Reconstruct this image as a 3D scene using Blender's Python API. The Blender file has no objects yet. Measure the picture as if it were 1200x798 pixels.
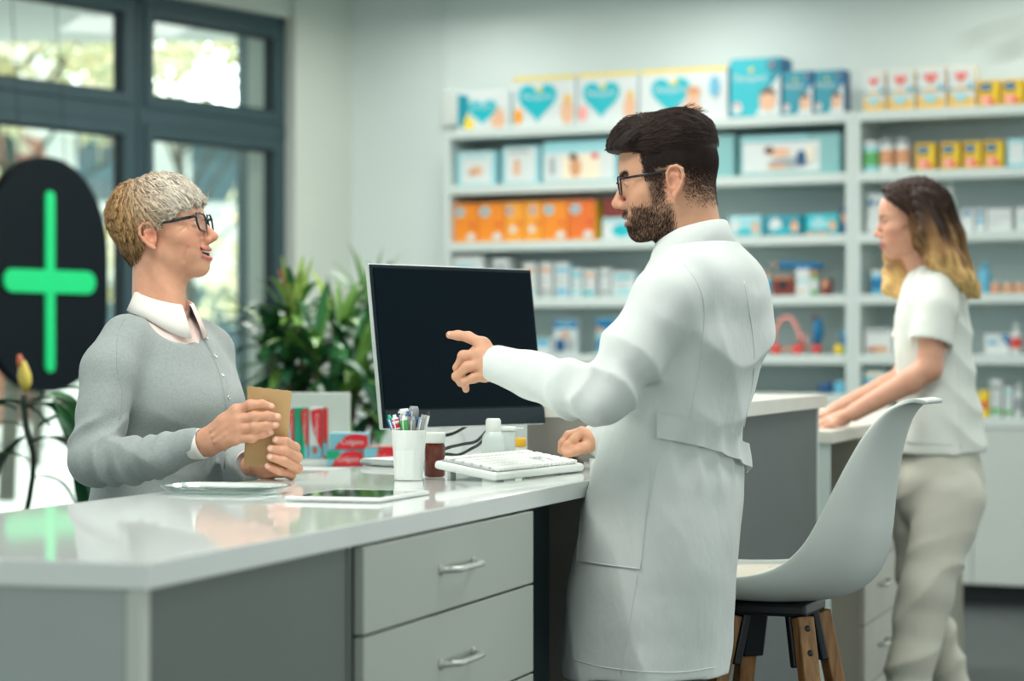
import bpy, bmesh, math, random
import numpy as np
from mathutils import Vector, Matrix
random.seed(7); RNG = np.random.default_rng(7)
SC = bpy.context.scene; COL = SC.collection
def S1(c):
    c = c/255.0
    return c/12.92 if c <= .04045 else ((c+.055)/1.055)**2.4
def RGB(r, g, b, a=1.0): return (S1(r), S1(g), S1(b), a)
# ---------------- camera (level, 84 mm, eye height 1.25 m) ----------------
FPX, CX, HY, CAMZ = 2800.0, 600.0, 412.0, 1.25
cd = bpy.data.cameras.new('camera'); cam = bpy.data.objects.new('camera', cd); COL.objects.link(cam)
cam.location = (0, 0, CAMZ); cam.rotation_euler = (math.pi/2, 0, 0)
cd.sensor_width = 36; cd.lens = 84; cd.shift_y = 13/1200; cd.clip_end = 300
cd.dof.use_dof = True; cd.dof.focus_distance = 4.75; cd.dof.aperture_fstop = 3.0
SC.camera = cam
# ---------------- colour management ----------------
vs = SC.view_settings; vs.view_transform = 'Standard'; vs.look = 'None'; vs.exposure = 0.03; vs.gamma = 1.0
vs.use_curve_mapping = False
# ---------------- sky ----------------
W = bpy.data.worlds.new('World'); SC.world = W; W.use_nodes = True
nt = W.node_tree; nt.nodes.clear()
wo = nt.nodes.new('ShaderNodeOutputWorld'); bg = nt.nodes.new('ShaderNodeBackground')
tc = nt.nodes.new('ShaderNodeTexCoord')
dot = nt.nodes.new('ShaderNodeVectorMath'); dot.operation = 'DOT_PRODUCT'
dot.inputs[1].default_value = Vector((-.133, .984, .121)).normalized()
nt.links.new(tc.outputs['Generated'], dot.inputs[0])
mr = nt.nodes.new('ShaderNodeMapRange'); mr.inputs[1].default_value = .9985; mr.inputs[2].default_value = 1.0
mr.inputs[3].default_value = 0; mr.inputs[4].default_value = 9.0; mr.interpolation_type = 'SMOOTHSTEP'
nt.links.new(dot.outputs['Value'], mr.inputs[0])
sep = nt.nodes.new('ShaderNodeSeparateXYZ'); nt.links.new(tc.outputs['Generated'], sep.inputs[0])
# brighter towards the street side (+Y), dimmer behind the camera
m2 = nt.nodes.new('ShaderNodeMapRange'); m2.inputs[1].default_value = -.2; m2.inputs[2].default_value = .8
m2.inputs[3].default_value = 1.2; m2.inputs[4].default_value = 2.3
nt.links.new(sep.outputs['Y'], m2.inputs[0])
ad = nt.nodes.new('ShaderNodeMath'); ad.operation = 'ADD'
nt.links.new(m2.outputs[0], ad.inputs[0]); nt.links.new(mr.outputs[0], ad.inputs[1])
bg.inputs[0].default_value = (.91, 1.0, .97, 1)
nt.links.new(ad.outputs[0], bg.inputs[1]); nt.links.new(bg.outputs[0], wo.inputs[0])
# ---------------- lamps: ceiling panels, plus unseen fill added for the back wall ----------------
def area(name, loc, size, power, color=(1, .985, .94), aim=None, sy=None):
    l = bpy.data.lights.new(name, 'AREA'); l.energy = power; l.color = color; l.shape = 'RECTANGLE'
    l.size = size; l.size_y = sy or size
    o = bpy.data.objects.new(name, l); COL.objects.link(o); o.location = loc
    if aim is not None:
        o.rotation_euler = (Vector(aim)-Vector(loc)).to_track_quat('-Z', 'Y').to_euler()
    return o
area('ceiling_panel_light', (-.9, 3.6, 3.2), 1.5, 60)
area('ceiling_panel_light', (1.5, 4.8, 3.2), 1.3, 34)
area('ceiling_panel_light', (.0, 7.4, 3.2), 1.6, 80)
area('ceiling_panel_light', (2.4, 8.4, 3.2), 1.6, 40)
area('ceiling_panel_light', (-.5, 10.6, 3.2), 1.4, 110)  # unseen lamp, added here to lift the left part of the back wall
for q_ in ((-.45, 12.75, 3.15), (.9, 12.1, 3.15), (2.3, 11.4, 3.15), (3.6, 10.8, 3.15)): area('added_wall_fill_light', q_, .7, 7)  # row of unseen lamps added close to the back wall to brighten it
sl = bpy.data.lights.new('sun', 'SUN'); sl.energy = 7.0; sl.angle = .02; sl.color = (1, .97, .9)
so_ = bpy.data.objects.new('sun', sl); COL.objects.link(so_); so_.rotation_euler = Vector((.5, .35, -.85)).to_track_quat('-Z', 'Y').to_euler()
# ================= helpers =================
def at(px, py, D): return Vector(((px-CX)/FPX*D, D, CAMZ-(py-HY)/FPX*D))
def V(*a): return Vector(a)
MATS = {}
def mat(name, col=(.8, .8, .8, 1), rough=.5, metal=0.0, spec=.5, noise=None, bump=None, emit=None, trans=0, alpha=1, coat=0, sheen=0, sss=0, attr=False):
    """noise=(scale, amount) colour mottling; bump=(scale, strength, stretch)"""
    if name in MATS: return MATS[name]
    m = bpy.data.materials.new(name); m.use_nodes = True; n = m.node_tree
    b = n.nodes['Principled BSDF']; MATS[name] = m
    b.inputs['Base Color'].default_value = col; b.inputs['Roughness'].default_value = rough
    b.inputs['Metallic'].default_value = metal; b.inputs['Specular IOR Level'].default_value = spec
    b.inputs['Transmission Weight'].default_value = trans; b.inputs['Alpha'].default_value = alpha
    b.inputs['Coat Weight'].default_value = coat
    if sheen: b.inputs['Sheen Weight'].default_value = sheen
    if sss:
        b.inputs['Subsurface Weight'].default_value = sss
        b.inputs['Subsurface Radius'].default_value = (.012, .005, .003); b.inputs['Subsurface Scale'].default_value = 1
    if emit: b.inputs['Emission Color'].default_value = emit[0]; b.inputs['Emission Strength'].default_value = emit[1]
    tx = n.nodes.new('ShaderNodeTexCoord'); src = None
    if attr:
        at_ = n.nodes.new('ShaderNodeAttribute'); at_.attribute_name = 'Col'; src = at_.outputs['Color']
        n.links.new(src, b.inputs['Base Color'])
    nz = n.nodes.new('ShaderNodeTexNoise'); n.links.new(tx.outputs['Object'], nz.inputs['Vector'])
    sc_, am = noise if noise else (9, .04)
    nz.inputs['Scale'].default_value = sc_; nz.inputs['Detail'].default_value = 4
    mp = n.nodes.new('ShaderNodeMapRange'); mp.inputs[1].default_value = .25; mp.inputs[2].default_value = .75
    mp.inputs[3].default_value = 1-am; mp.inputs[4].default_value = 1+am
    n.links.new(nz.outputs['Fac'], mp.inputs[0])
    mx = n.nodes.new('ShaderNodeVectorMath'); mx.operation = 'SCALE'
    if src is not None: n.links.new(src, mx.inputs[0])
    else: mx.inputs[0].default_value = col[:3]
    n.links.new(mp.outputs[0], mx.inputs['Scale']); n.links.new(mx.outputs[0], b.inputs['Base Color'])
    if bump:
        n2 = n.nodes.new('ShaderNodeTexNoise'); mpg = n.nodes.new('ShaderNodeMapping')
        n.links.new(tx.outputs['Object'], mpg.inputs[0]); n.links.new(mpg.outputs[0], n2.inputs['Vector'])
        if len(bump) > 2 and bump[2]: mpg.inputs['Scale'].default_value = bump[2]
        n2.inputs['Scale'].default_value = bump[0]; n2.inputs['Detail'].default_value = 3
        bp = n.nodes.new('ShaderNodeBump'); bp.inputs['Strength'].default_value = bump[1]; bp.inputs['Distance'].default_value = bump[3] if len(bump) > 3 else .002
        n.links.new(n2.outputs['Fac'], bp.inputs['Height']); n.links.new(bp.outputs[0], b.inputs['Normal'])
    return m
def wood(name, c1, c2, rough=.5, axis=(30, 30, 3)):
    m = bpy.data.materials.new(name); m.use_nodes = True; n = m.node_tree; b = n.nodes['Principled BSDF']; MATS[name] = m
    tx = n.nodes.new('ShaderNodeTexCoord'); mp = n.nodes.new('ShaderNodeMapping'); mp.inputs['Scale'].default_value = axis
    nz = n.nodes.new('ShaderNodeTexNoise'); nz.inputs['Scale'].default_value = 3; nz.inputs['Detail'].default_value = 6
    cr = n.nodes.new('ShaderNodeValToRGB'); cr.color_ramp.elements[0].color = c1; cr.color_ramp.elements[1].color = c2
    cr.color_ramp.elements[0].position = .3; cr.color_ramp.elements[1].position = .7
    n.links.new(tx.outputs['Object'], mp.inputs[0]); n.links.new(mp.outputs[0], nz.inputs['Vector'])
    n.links.new(nz.outputs['Fac'], cr.inputs[0]); n.links.new(cr.outputs[0], b.inputs['Base Color']); b.inputs['Roughness'].default_value = rough
    return m

class MB:
    """collects polygons; .build() links them as ONE mesh object"""
    def __init__(s): s.v = []; s.f = []; s.m = []; s.mats = []; s.sm = []
    def mi(s, m):
        if m not in s.mats: s.mats.append(m)
        return s.mats.index(m)
    def add(s, vs, fs, m, smooth=False):
        o = len(s.v); s.v += [tuple(p) for p in vs]; i = s.mi(m)
        for f in fs: s.f.append(tuple(o+k for k in f)); s.m.append(i); s.sm.append(smooth)
    def box(s, c, u, v, w, m, bev=0.0, seg=2):
        """box centred at c with HALF vectors u, v, w"""
        c, u, v, w = Vector(c), Vector(u), Vector(v), Vector(w)
        if bev <= 0:
            P = [c+a*u+b*v+d*w for a in (-1, 1) for b in (-1, 1) for d in (-1, 1)]
            F = [(0, 1, 3, 2), (4, 6, 7, 5), (0, 4, 5, 1), (2, 3, 7, 6), (0, 2, 6, 4), (1, 5, 7, 3)]
            s.add(P, F, m); return s
        bm = bmesh.new(); bmesh.ops.create_cube(bm, size=2)
        lu, lv, lw = u.length, v.length, w.length
        for q in bm.verts: q.co = Vector((q.co.x*lu, q.co.y*lv, q.co.z*lw))
        bmesh.ops.bevel(bm, geom=bm.edges[:], offset=min(bev, lu*.9, lv*.9, lw*.9), segments=seg, affect='EDGES', profile=.5)
        un, vn, wn = u.normalized(), v.normalized(), w.normalized(); bm.verts.index_update()
        s.add([c+un*q.co.x+vn*q.co.y+wn*q.co.z for q in bm.verts], [[q.index for q in f.verts] for f in bm.faces], m, False)
        bm.free(); return s
    def tube(s, pts, r, m, n=8, cap=True, smooth=True, flat=None):
        pts = [Vector(p) for p in pts]; K = len(pts); rs = r if isinstance(r, (list, tuple)) else [r]*K
        up = None; vs = []
        for i, p in enumerate(pts):
            t = (pts[min(i+1, K-1)]-pts[max(i-1, 0)]).normalized()
            if up is None:
                up = Vector((0, 0, 1)) if abs(t.z) < .9 else Vector((1, 0, 0))
            a = t.cross(up).normalized(); up = a.cross(t).normalized()
            for k in range(n):
                g = 2*math.pi*(k+.5)/n
                fa, fb = (1, 1) if flat is None else flat
                vs.append(p+(a*math.cos(g)*fa+up*math.sin(g)*fb)*rs[i])
        fs = [(i*n+k, i*n+(k+1) % n, (i+1)*n+(k+1) % n, (i+1)*n+k) for i in range(K-1) for k in range(n)]
        if cap: fs += [tuple(range(n-1, -1, -1)), tuple((K-1)*n+k for k in range(n))]
        s.add(vs, fs, m, smooth); return s
    def lathe(s, c, prof, m, n=28, ax=(0, 0, 1), smooth=True, cap=True, facet=None):
        c = Vector(c); ax = Vector(ax).normalized(); a = ax.orthogonal().normalized(); b = ax.cross(a); vs = []
        for (r, z) in prof:
            for k in range(n):
                g = 2*math.pi*k/n; vs.append(c+ax*z+(a*math.cos(g)+b*math.sin(g))*r)
        K = len(prof)
        fs = [(i*n+k, i*n+(k+1) % n, (i+1)*n+(k+1) % n, (i+1)*n+k) for i in range(K-1) for k in range(n)]
        if cap:
            fs += [tuple(range(n-1, -1, -1)), tuple((K-1)*n+k for k in range(n))]
        s.add(vs, fs, m, smooth); return s
    def poly(s, pts, m): s.add(pts, [tuple(range(len(pts)))], m); return s
    def prism(s, pts, d, m):
        """outline pts extruded by vector d"""
        pts = [Vector(p) for p in pts]; d = Vector(d); n = len(pts)
        s.add(pts+[p+d for p in pts], [tuple(range(n-1, -1, -1)), tuple(range(n, 2*n))]+[(i, (i+1) % n, n+(i+1) % n, n+i) for i in range(n)], m); return s
    def grid(s, P, m, smooth=True, closeu=False):
        """P[i][j] points"""
        h, w = len(P), len(P[0]); vs = [p for r in P for p in r]
        fs = [(i*w+j, i*w+(j+1) % w, (i+1)*w+(j+1) % w, (i+1)*w+j) for i in range(h-1) for j in range(w if closeu else w-1)]
        s.add(vs, fs, m, smooth); return s
    def text(s, body, c, u, v, size, m, width=None, off=.0006, bold=.0):
        """flat lettering: centre c, u = reading direction, v = up"""
        cu = bpy.data.curves.new('t', 'FONT'); cu.body = body; cu.size = 1; cu.align_x = 'CENTER'; cu.align_y = 'CENTER'; cu.offset = bold
        cu.resolution_u = 3
        o = bpy.data.objects.new('t', cu); COL.objects.link(o); dg = bpy.context.evaluated_depsgraph_get(); dg.update()
        me = bpy.data.meshes.new_from_object(o.evaluated_get(dg)); c = Vector(c); u = Vector(u).normalized(); v = Vector(v).normalized()
        nrm = u.cross(v)
        xs = [q.co.x for q in me.vertices] or [0, 1]; wdt = max(xs)-min(xs); sx = size if width is None else width/wdt
        mx_ = (max(xs)+min(xs))/2
        s.add([c+u*(q.co.x-mx_)*sx+v*q.co.y*size+nrm*off for q in me.vertices], [tuple(f.vertices) for f in me.polygons], m)
        bpy.data.objects.remove(o); bpy.data.curves.remove(cu); bpy.data.meshes.remove(me); return s
    def build(s, name, parent=None, label=None, cat=None, group=None, kind=None, base=None, auto=None):
        """base: world point that becomes the object's origin"""
        pb = Vector(parent['_w']) if parent is not None else Vector((0, 0, 0))
        if base is None:
            if parent is not None: base = pb
            else:
                A = np.array(s.v); base = Vector(((A[:, 0].min()+A[:, 0].max())/2, (A[:, 1].min()+A[:, 1].max())/2, A[:, 2].min()))
        base = Vector(base); me = bpy.data.meshes.new(name)
        me.from_pydata([(p[0]-base.x, p[1]-base.y, p[2]-base.z) for p in s.v], [], s.f)
        for m in s.mats: me.materials.append(m)
        me.polygons.foreach_set('material_index', s.m); me.polygons.foreach_set('use_smooth', s.sm); me.update()
        o = bpy.data.objects.new(name, me); COL.objects.link(o); o['_w'] = list(base)
        if parent is not None: o.parent = parent
        o.location = base-pb
        tag(o, label, cat, group, kind); return o
def tag(o, label=None, cat=None, group=None, kind=None):
    if label: o['label'] = label
    if cat: o['category'] = cat
    if group: o['group'] = group
    if kind: o['kind'] = kind
    return o
def empty(name, loc, label, cat, group=None):
    o = bpy.data.objects.new(name, None); COL.objects.link(o); o.location = loc; o['_w'] = list(loc); o.empty_display_size = .1
    return tag(o, label, cat, group)
def struct(o): o['kind'] = 'structure'; return o
def fix_normals(o):
    bm = bmesh.new(); bm.from_mesh(o.data); bmesh.ops.recalc_face_normals(bm, faces=bm.faces[:]); bm.to_mesh(o.data); bm.free()
# ================= materials =================
M_wall = mat('wall paint', RGB(216, 228, 224), .85, noise=(2, .015))
M_wallw = mat('window wall paint', RGB(205, 214, 204), .85, noise=(2, .015))
M_frame = mat('dark window frame', RGB(46, 72, 78), .45, noise=(6, .05))
M_frame2 = mat('window gasket', RGB(22, 38, 44), .6)
M_white = mat('white laminate', RGB(222, 230, 224), .45, noise=(3, .02))
M_gloss = mat('white gloss counter', RGB(234, 240, 236), .05, spec=.48, coat=0, noise=(5, .012))
M_shelf = mat('white shelf laminate', RGB(200, 213, 208), .5, noise=(5, .02))
M_back = mat('shelf back panel', RGB(196, 212, 212), .7, noise=(3, .02))
M_greypan = mat('grey laminate panel', RGB(104, 114, 108), .6, noise=(4, .03))
M_darkpan = mat('dark grey panel', RGB(44, 62, 68), .6, noise=(4, .04))
M_black = mat('black plastic', RGB(14, 24, 28), .45)
M_glass = mat('window glass', (1, 1, 1, 1), .0, trans=1, spec=.3)
# thin panes: a mix of clear and gloss keeps daylight passing straight through
n_ = M_glass.node_tree; n_.nodes.clear()
_o = n_.nodes.new('ShaderNodeOutputMaterial'); _t = n_.nodes.new('ShaderNodeBsdfTransparent'); _g = n_.nodes.new('ShaderNodeBsdfGlossy')
_m = n_.nodes.new('ShaderNodeMixShader'); _t.inputs[0].default_value = (.93, .97, .96, 1); _g.inputs['Roughness'].default_value = .02
_m.inputs[0].default_value = .06
n_.links.new(_t.outputs[0], _m.inputs[1]); n_.links.new(_g.outputs[0], _m.inputs[2]); n_.links.new(_m.outputs[0], _o.inputs[0])
M_floor = mat('dark floor tiles', RGB(60, 66, 68), .42, noise=(3, .12))
# ================= room shell =================
Kc = V(-1.013, 13.845, 0); Wd = V(-.5615, -.8275, 0).normalized(); Wn = V(.8275, -.5615, 0).normalized()
Sd = V(.8986, -.4388, 0).normalized(); Sn = V(-.4388, -.8986, 0).normalized(); Z = V(0, 0, 1)
def t_of(px):
    a = (px-CX)/FPX; return (-1.013-13.845*a)/(.5615-.8275*a)
def wbox(mb, t0, t1, z0, z1, d0, d1, m, bev=0):
    """box on the window wall: t along wall, z, d = depth into room"""
    mb.box(Kc+Wd*(t0+t1)/2+Wn*(d0+d1)/2+Z*(z0+z1)/2, Wd*(t1-t0)/2, Wn*(d1-d0)/2, Z*(z1-z0)/2, m, bev)
mb = MB(); mb.poly([(-14, -3, 0), (9, -3, 0), (9, 16, 0), (-14, 16, 0)], M_floor)
# grout joints are a second material in thin strips
fl = mb.build('floor'); struct(fl)
nt_ = M_floor.node_tree; b_ = nt_.nodes['Principled BSDF']
br = nt_.nodes.new('ShaderNodeTexBrick'); br.offset = 0; br.inputs['Scale'].default_value = 1.0
br.inputs['Color1'].default_value = RGB(62, 68, 70); br.inputs['Color2'].default_value = RGB(55, 61, 64); br.inputs['Mortar'].default_value = RGB(40, 46, 48)
br.inputs['Mortar Size'].default_value = .006; br.inputs['Brick Width'].default_value = .6; br.inputs['Row Height'].default_value = .6
_tx = nt_.nodes.new('ShaderNodeTexCoord'); nt_.links.new(_tx.outputs['Object'], br.inputs['Vector']); nt_.links.new(br.outputs['Color'], b_.inputs['Base Color'])
mb = MB(); c_ = Kc+Sd*3.2-Sn*-.0
mb.box(Kc+Sd*3.6+Z*1.65-Sn*.1, Sd*3.8, Sn*.1, Z*1.65, M_wall); struct(mb.build('wall_back'))
mb = MB(); wbox(mb, -.05, .50, 0, 3.3, -.25, .10, M_wallw, .006)
wbox(mb, .502, 8.2, 0, .25, -.2, .06, M_wallw); wbox(mb, .502, 8.2, 3.12, 3.3, -.2, .06, M_wallw); struct(mb.build('wall_left'))
mb = MB(); mb.box((-.5, 6.5, 3.36), (7.5, 0, 0), (0, 9.4, 0), (0, 0, .05), mat('ceiling paint', RGB(222, 228, 224), .9)); struct(mb.build('ceiling'))
# --- windows: two lights high by two wide, then two more bays towards the street door
def window(n, t0, t1, mt0, mt1):
    r = bpy.data.objects.new('window_%d' % n, None); COL.objects.link(r); r.location = Kc+Wd*(t0+t1)/2+Z*.25
    r['_w'] = list(r.location); struct(r)
    f = MB(); zt0, zt1 = 2.40, 2.555
    for a, b in ((t0, t0+.045), (t1-.045, t1)): wbox(f, a, b, .25, 3.12, -.06, .03, M_frame, .004)
    wbox(f, t0, t1, .25, .31, -.06, .03, M_frame, .004); wbox(f, t0, t1, 3.06, 3.12, -.06, .03, M_frame, .004)
    wbox(f, t0, t1, zt0+.03, zt1-.03, -.06, .035, M_frame, .004)
    f.build('window_frame', r)
    # sashes
    for (a, b, z0, z1) in ((t0+.045, t1-.045, .31, zt0+.03), (t0+.045, t1-.045, zt1-.03, 3.06)):
        s = MB(); w = .062
        wbox(s, a, a+w, z0, z1, -.04, .045, M_frame, .005); wbox(s, b-w, b, z0, z1, -.04, .045, M_frame, .005)
        wbox(s, a+w, b-w, z0, z0+w, -.04, .045, M_frame, .005); wbox(s, a+w, b-w, z1-w, z1, -.04, .045, M_frame, .005)
        g = .012
        wbox(s, a+w-.004, a+w+g, z0+w, z1-w, -.02, .02, M_frame2); wbox(s, b-w-g, b-w+.004, z0+w, z1-w, -.02, .02, M_frame2)
        wbox(s, a+w, b-w, z0+w-.004, z0+w+g, -.02, .02, M_frame2); wbox(s, a+w, b-w, z1-w-g, z1-w+.004, -.02, .02, M_frame2)
        so = s.build('sash', r)
        p = MB(); wbox(p, a+w, b-w, z0+w, z1-w, -.004, .004, M_glass); p.build('pane', so)
    return r
window(1, .505, 1.70, 0, 0)
window(2, 1.71, 2.93, 0, 0)
window(3, 2.94, 4.16, 0, 0)
window(4, 4.17, 5.39, 0, 0)
window(5, 5.40, 6.62, 0, 0)
# --- conduit and junction box on the back wall
def on_shelfline(px, back=0.0):
    """point on the shelf front line (offset back towards the wall) seen at pixel column px"""
    a = (px-CX)/FPX; P0 = V(2.465, 11.7, 0)-Sn*back
    s = (a*P0.y-P0.x)/(Sd.x-a*Sd.y); return P0+Sd*s
SHD = .42
p = on_shelfline(521, SHD-.03)
mb = MB(); mb.box(p+Z*2.97, Sd*.012, Sn*.01, Z*.3, M_wall, .003); q = p+Z*2.62+Sd*.05
mb.box(q, Sd*.055, Sn*.035, Z*.1, M_white, .012)
mb.build('junction_box', label='white junction box with a thin cable conduit on the back wall beside the shelf end', cat='junction box')
# ================= outside =================
M_pave = mat('pale paving', RGB(214, 222, 218), .8, noise=(1, .05))
M_fac1 = mat('pale facade', RGB(216, 224, 220), .8, noise=(.5, .05)); M_fac2 = mat('grey facade', RGB(120, 138, 142), .8, noise=(.5, .05))
M_fwin = mat('facade window', RGB(70, 96, 104), .3); M_terra = mat('terracotta facade', RGB(190, 128, 104), .8)
mb = MB(); mb.poly([(-60, 14.5, -.1), (20, 14.5, -.1), (20, 90, -.1), (-60, 90, -.1)], M_pave)
mb.poly([(-60, -3, -.1), (-14, -3, -.1), (-14, 14.5, -.1), (-60, 14.5, -.1)], M_pave)
o = mb.build('pavement'); struct(o)
mb = MB(); q = V(-1.585, 14.6, 0); mb.box(q+Z*1.8, Wd*.085, Wn*.06, Z*1.9, mat('grey render column', RGB(112, 132, 138), .8), .01)
mb.build('pillar', label='grey rendered pillar just outside the right hand window', cat='pillar')
def house(x, y, w, d, h, mwall, label, nx, nz, z0=3.0):
    r = empty('building', V(x, y, -.1), label, 'building')
    mb = MB(); mb.box((x, y, h/2-.1), (w/2, 0, 0), (0, d/2, 0), (0, 0, h/2), mwall, .02); mb.build('wall', r)
    for i in range(nx):
        for k in range(nz):
            cx = x-w/2+(i+.5)*w/nx; cz = z0*(k+.55)
            f = MB(); f.box((cx, y-d/2-.03, cz), (w/nx*.26, 0, 0), (0, .05, 0), (0, 0, z0*.30), M_fac1, .01); fo = f.build('window_frame', r)
            g = MB(); g.box((cx, y-d/2-.06, cz), (w/nx*.22, 0, 0), (0, .04, 0), (0, 0, z0*.26), M_fwin); g.build('pane', fo)
    mb = MB(); mb.box((x, y, h), (w/2+.3, 0, 0), (0, d/2+.3, 0), (0, 0, .15), mwall, .03); mb.build('roof', r)
house(-4.2, 46, 8, 8, 5.2, M_fac1, 'pale facade behind the trees, seen through the window right of the woman in grey', 4, 2)
house(-13.5, 48, 8, 8, 6.2, M_terra, 'terracotta coloured house behind the trees at the left window', 4, 2)
# trees: trunk, branches, foliage
def leaf_mats(tag_, cols):
    return [mat('leaf %s %d' % (tag_, i), RGB(*c), .6, noise=(3, .1)) for i, c in enumerate(cols)]
M_bark = mat('bark', RGB(74, 76, 66), .9, noise=(8, .2)); 
def tree(x, y, h, rad, zc, n, cols, name, label, size=.16, flat=1.0):
    r = empty(name, V(x, y, -.1), label, 'tree'); rr = np.random.default_rng(int(abs(x*97+y*13)))
    t = MB(); t.tube([(x, y, -.1), (x+.1, y, h*.3), (x-.05, y+.05, h*.62)], [.09, .07, .04], M_bark, 8)
    for k in range(9):
        g = k*2.4; z0 = h*(.3+.03*k); e = V(x+math.cos(g)*rad*.75, y+math.sin(g)*rad*.75, z0+h*.2)
        t.tube([(x, y, z0), (V(x, y, z0)+e)/2+V(0, 0, .1), e], [.03, .02, .01], M_bark, 5)
    t.build('trunk', r)
    f = MB(); ml = leaf_mats(name, cols); P = rr.normal(size=(n, 3)); P /= np.linalg.norm(P, axis=1)[:, None]
    P *= (rr.random(n)**.45)[:, None]*np.array([rad, rad, rad*flat]); P += np.array([x, y, zc])
    # clumping: pull leaves towards a few branch ends so that gaps open up
    Cn = np.array([x, y, zc])+rr.normal(size=(26, 3))*np.array([rad, rad, rad*flat])*.55
    k = rr.integers(0, 26, n); P = P*.45+Cn[k]*.55
    for i in range(n):
        a = rr.normal(size=3); a /= np.linalg.norm(a); b = np.cross(a, rr.normal(size=3)); b /= np.linalg.norm(b); s_ = size*(.6+.8*rr.random()); p = P[i]
        f.add([p-a*s_, p-b*s_*.45, p+a*s_, p+b*s_*.45], [(0, 1, 2, 3)], ml[int(rr.integers(len(ml)))])
    f.build('foliage', r)
OL = [(216, 218, 180), (230, 222, 176), (184, 194, 156), (236, 232, 206)]
GR = [(140, 164, 140), (170, 186, 160), (110, 134, 116), (200, 210, 190)]
AU = [(196, 132, 96), (180, 150, 110), (140, 120, 92), (214, 160, 120)]
tree(-4.55, 21.5, 6.8, 1.9, 4.3, 1900, OL, 'street_tree', 'olive leafed street tree seen through the upper left window', .10, .7)
tree(-3.75, 27, 6.4, 1.5, 4.7, 1000, OL, 'street_tree', 'thin crowned street tree with the sun glaring through it', .10, .8)
tree(-3.4, 36, 4.4, 1.7, 2.6, 1100, GR, 'street_tree', 'small grey green tree seen through the window beside the woman in grey', .12, .8)
tree(-9.3, 33, 4.6, 2.0, 2.6, 1300, AU, 'street_tree', 'rust leafed tree behind the black sign with the green cross', .15, .8)
tree(-5.6, 28, 4.0, 1.4, 2.3, 900, GR, 'street_tree', 'dark green tree between the black sign and the window mullion', .12, .9)
# ================= wall shelving =================
ZS = [2.46, 2.155, 1.845, 1.537, 1.235, .925]; TH = .05
def shelf_unit(pxa, pxb, label, low=None):
    A, B = on_shelfline(pxa), on_shelfline(pxb); w = (B-A).length/2; mid = (A+B)/2-Sn*SHD/2
    r = empty('shelving_unit', mid, label, 'shelves')
    for e, sg in ((A, 1), (B, -1)):
        m = MB(); m.box(e+Sd*.018*sg-Sn*SHD/2+Z*1.23, Sd*.018, Sn*SHD/2, Z*1.232, M_shelf, .003); m.build('side_panel', r)
    m = MB(); m.box(mid-Sn*(SHD/2-.012)+Z*1.25, Sd*(w-.036), Sn*.008, Z*1.19, M_back); m.build('back_panel', r)
    for k, z in enumerate(ZS):
        if low and k == 5: z = low
        m = MB(); m.box(mid+Z*(z-TH/2)+Sn*.004, Sd*(w-.036), Sn*(SHD/2), Z*TH/2, M_shelf, .004); m.build('shelf', r)
    zt = low or ZS[5]; n = max(2, round((2*w)/.62))
    for i in range(n):
        c = A+Sd*(.036+(2*w-.072)*(i+.5)/n)-Sn*.012; hw = (2*w-.072)/n/2-.002
        d = MB(); d.box(c+Z*((zt-TH+.1)/2), Sd*hw, Sn*.01, Z*((zt-TH-.1)/2-.002), mat('cabinet door', RGB(188, 198, 192), .5, noise=(3, .02)), .003); d.build('door', r)
    m = MB(); m.box(mid-Sn*.05+Z*.05, Sd*(w-.02), Sn*(SHD/2-.05), Z*.05, M_black); m.build('plinth', r)
    return r
shelf_unit(520, 999, 'long white wall shelving unit left of the upright divider, holding nappy packs and orange boxes', low=1.035)
shelf_unit(999.5, 1285, 'white wall shelving unit behind the young woman in white scrubs')
def pm(n, *c, r=.45): return mat(n, RGB(*c), r, noise=(12, .03))
P_w = pm('pack white', 208, 217, 215); P_teal = pm('pack teal', 0, 178, 190); P_dteal = pm('pack deep teal', 0, 140, 158); P_lt = pm('pack pale blue', 150, 208, 214)
P_blue = pm('pack blue', 0, 112, 160); P_nav = pm('pack navy', 10, 74, 120); P_yel = pm('pack yellow', 238, 208, 40); P_or = pm('pack orange', 236, 140, 38)
P_or2 = pm('pack amber', 240, 160, 50); P_or3 = pm('pack deep orange', 224, 112, 40); P_skin = pm('printed skin tone', 222, 176, 142); P_hair = pm('printed brown', 92, 62, 48); P_red = pm('pack red', 214, 66, 60)
P_cream = pm('pack cream', 232, 222, 196); P_gold = pm('pack gold', 226, 182, 84); P_grey = pm('pack grey', 150, 160, 162); P_green = pm('pack green', 90, 168, 96)
P_mus = pm('pack mustard', 212, 172, 30); P_sky = pm('pack sky', 96, 176, 204); P_seafoam = pm('pack seafoam', 124, 180, 180); P_tan = pm('pack tan', 206, 150, 110)
P_mar = pm('pack maroon', 120, 44, 34); P_pink = pm('pack pink', 240, 160, 150); P_blk = pm('pack black', 24, 28, 30); P_clear = mat('clear plastic jar', RGB(196, 212, 210), .2, alpha=.75)
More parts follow.
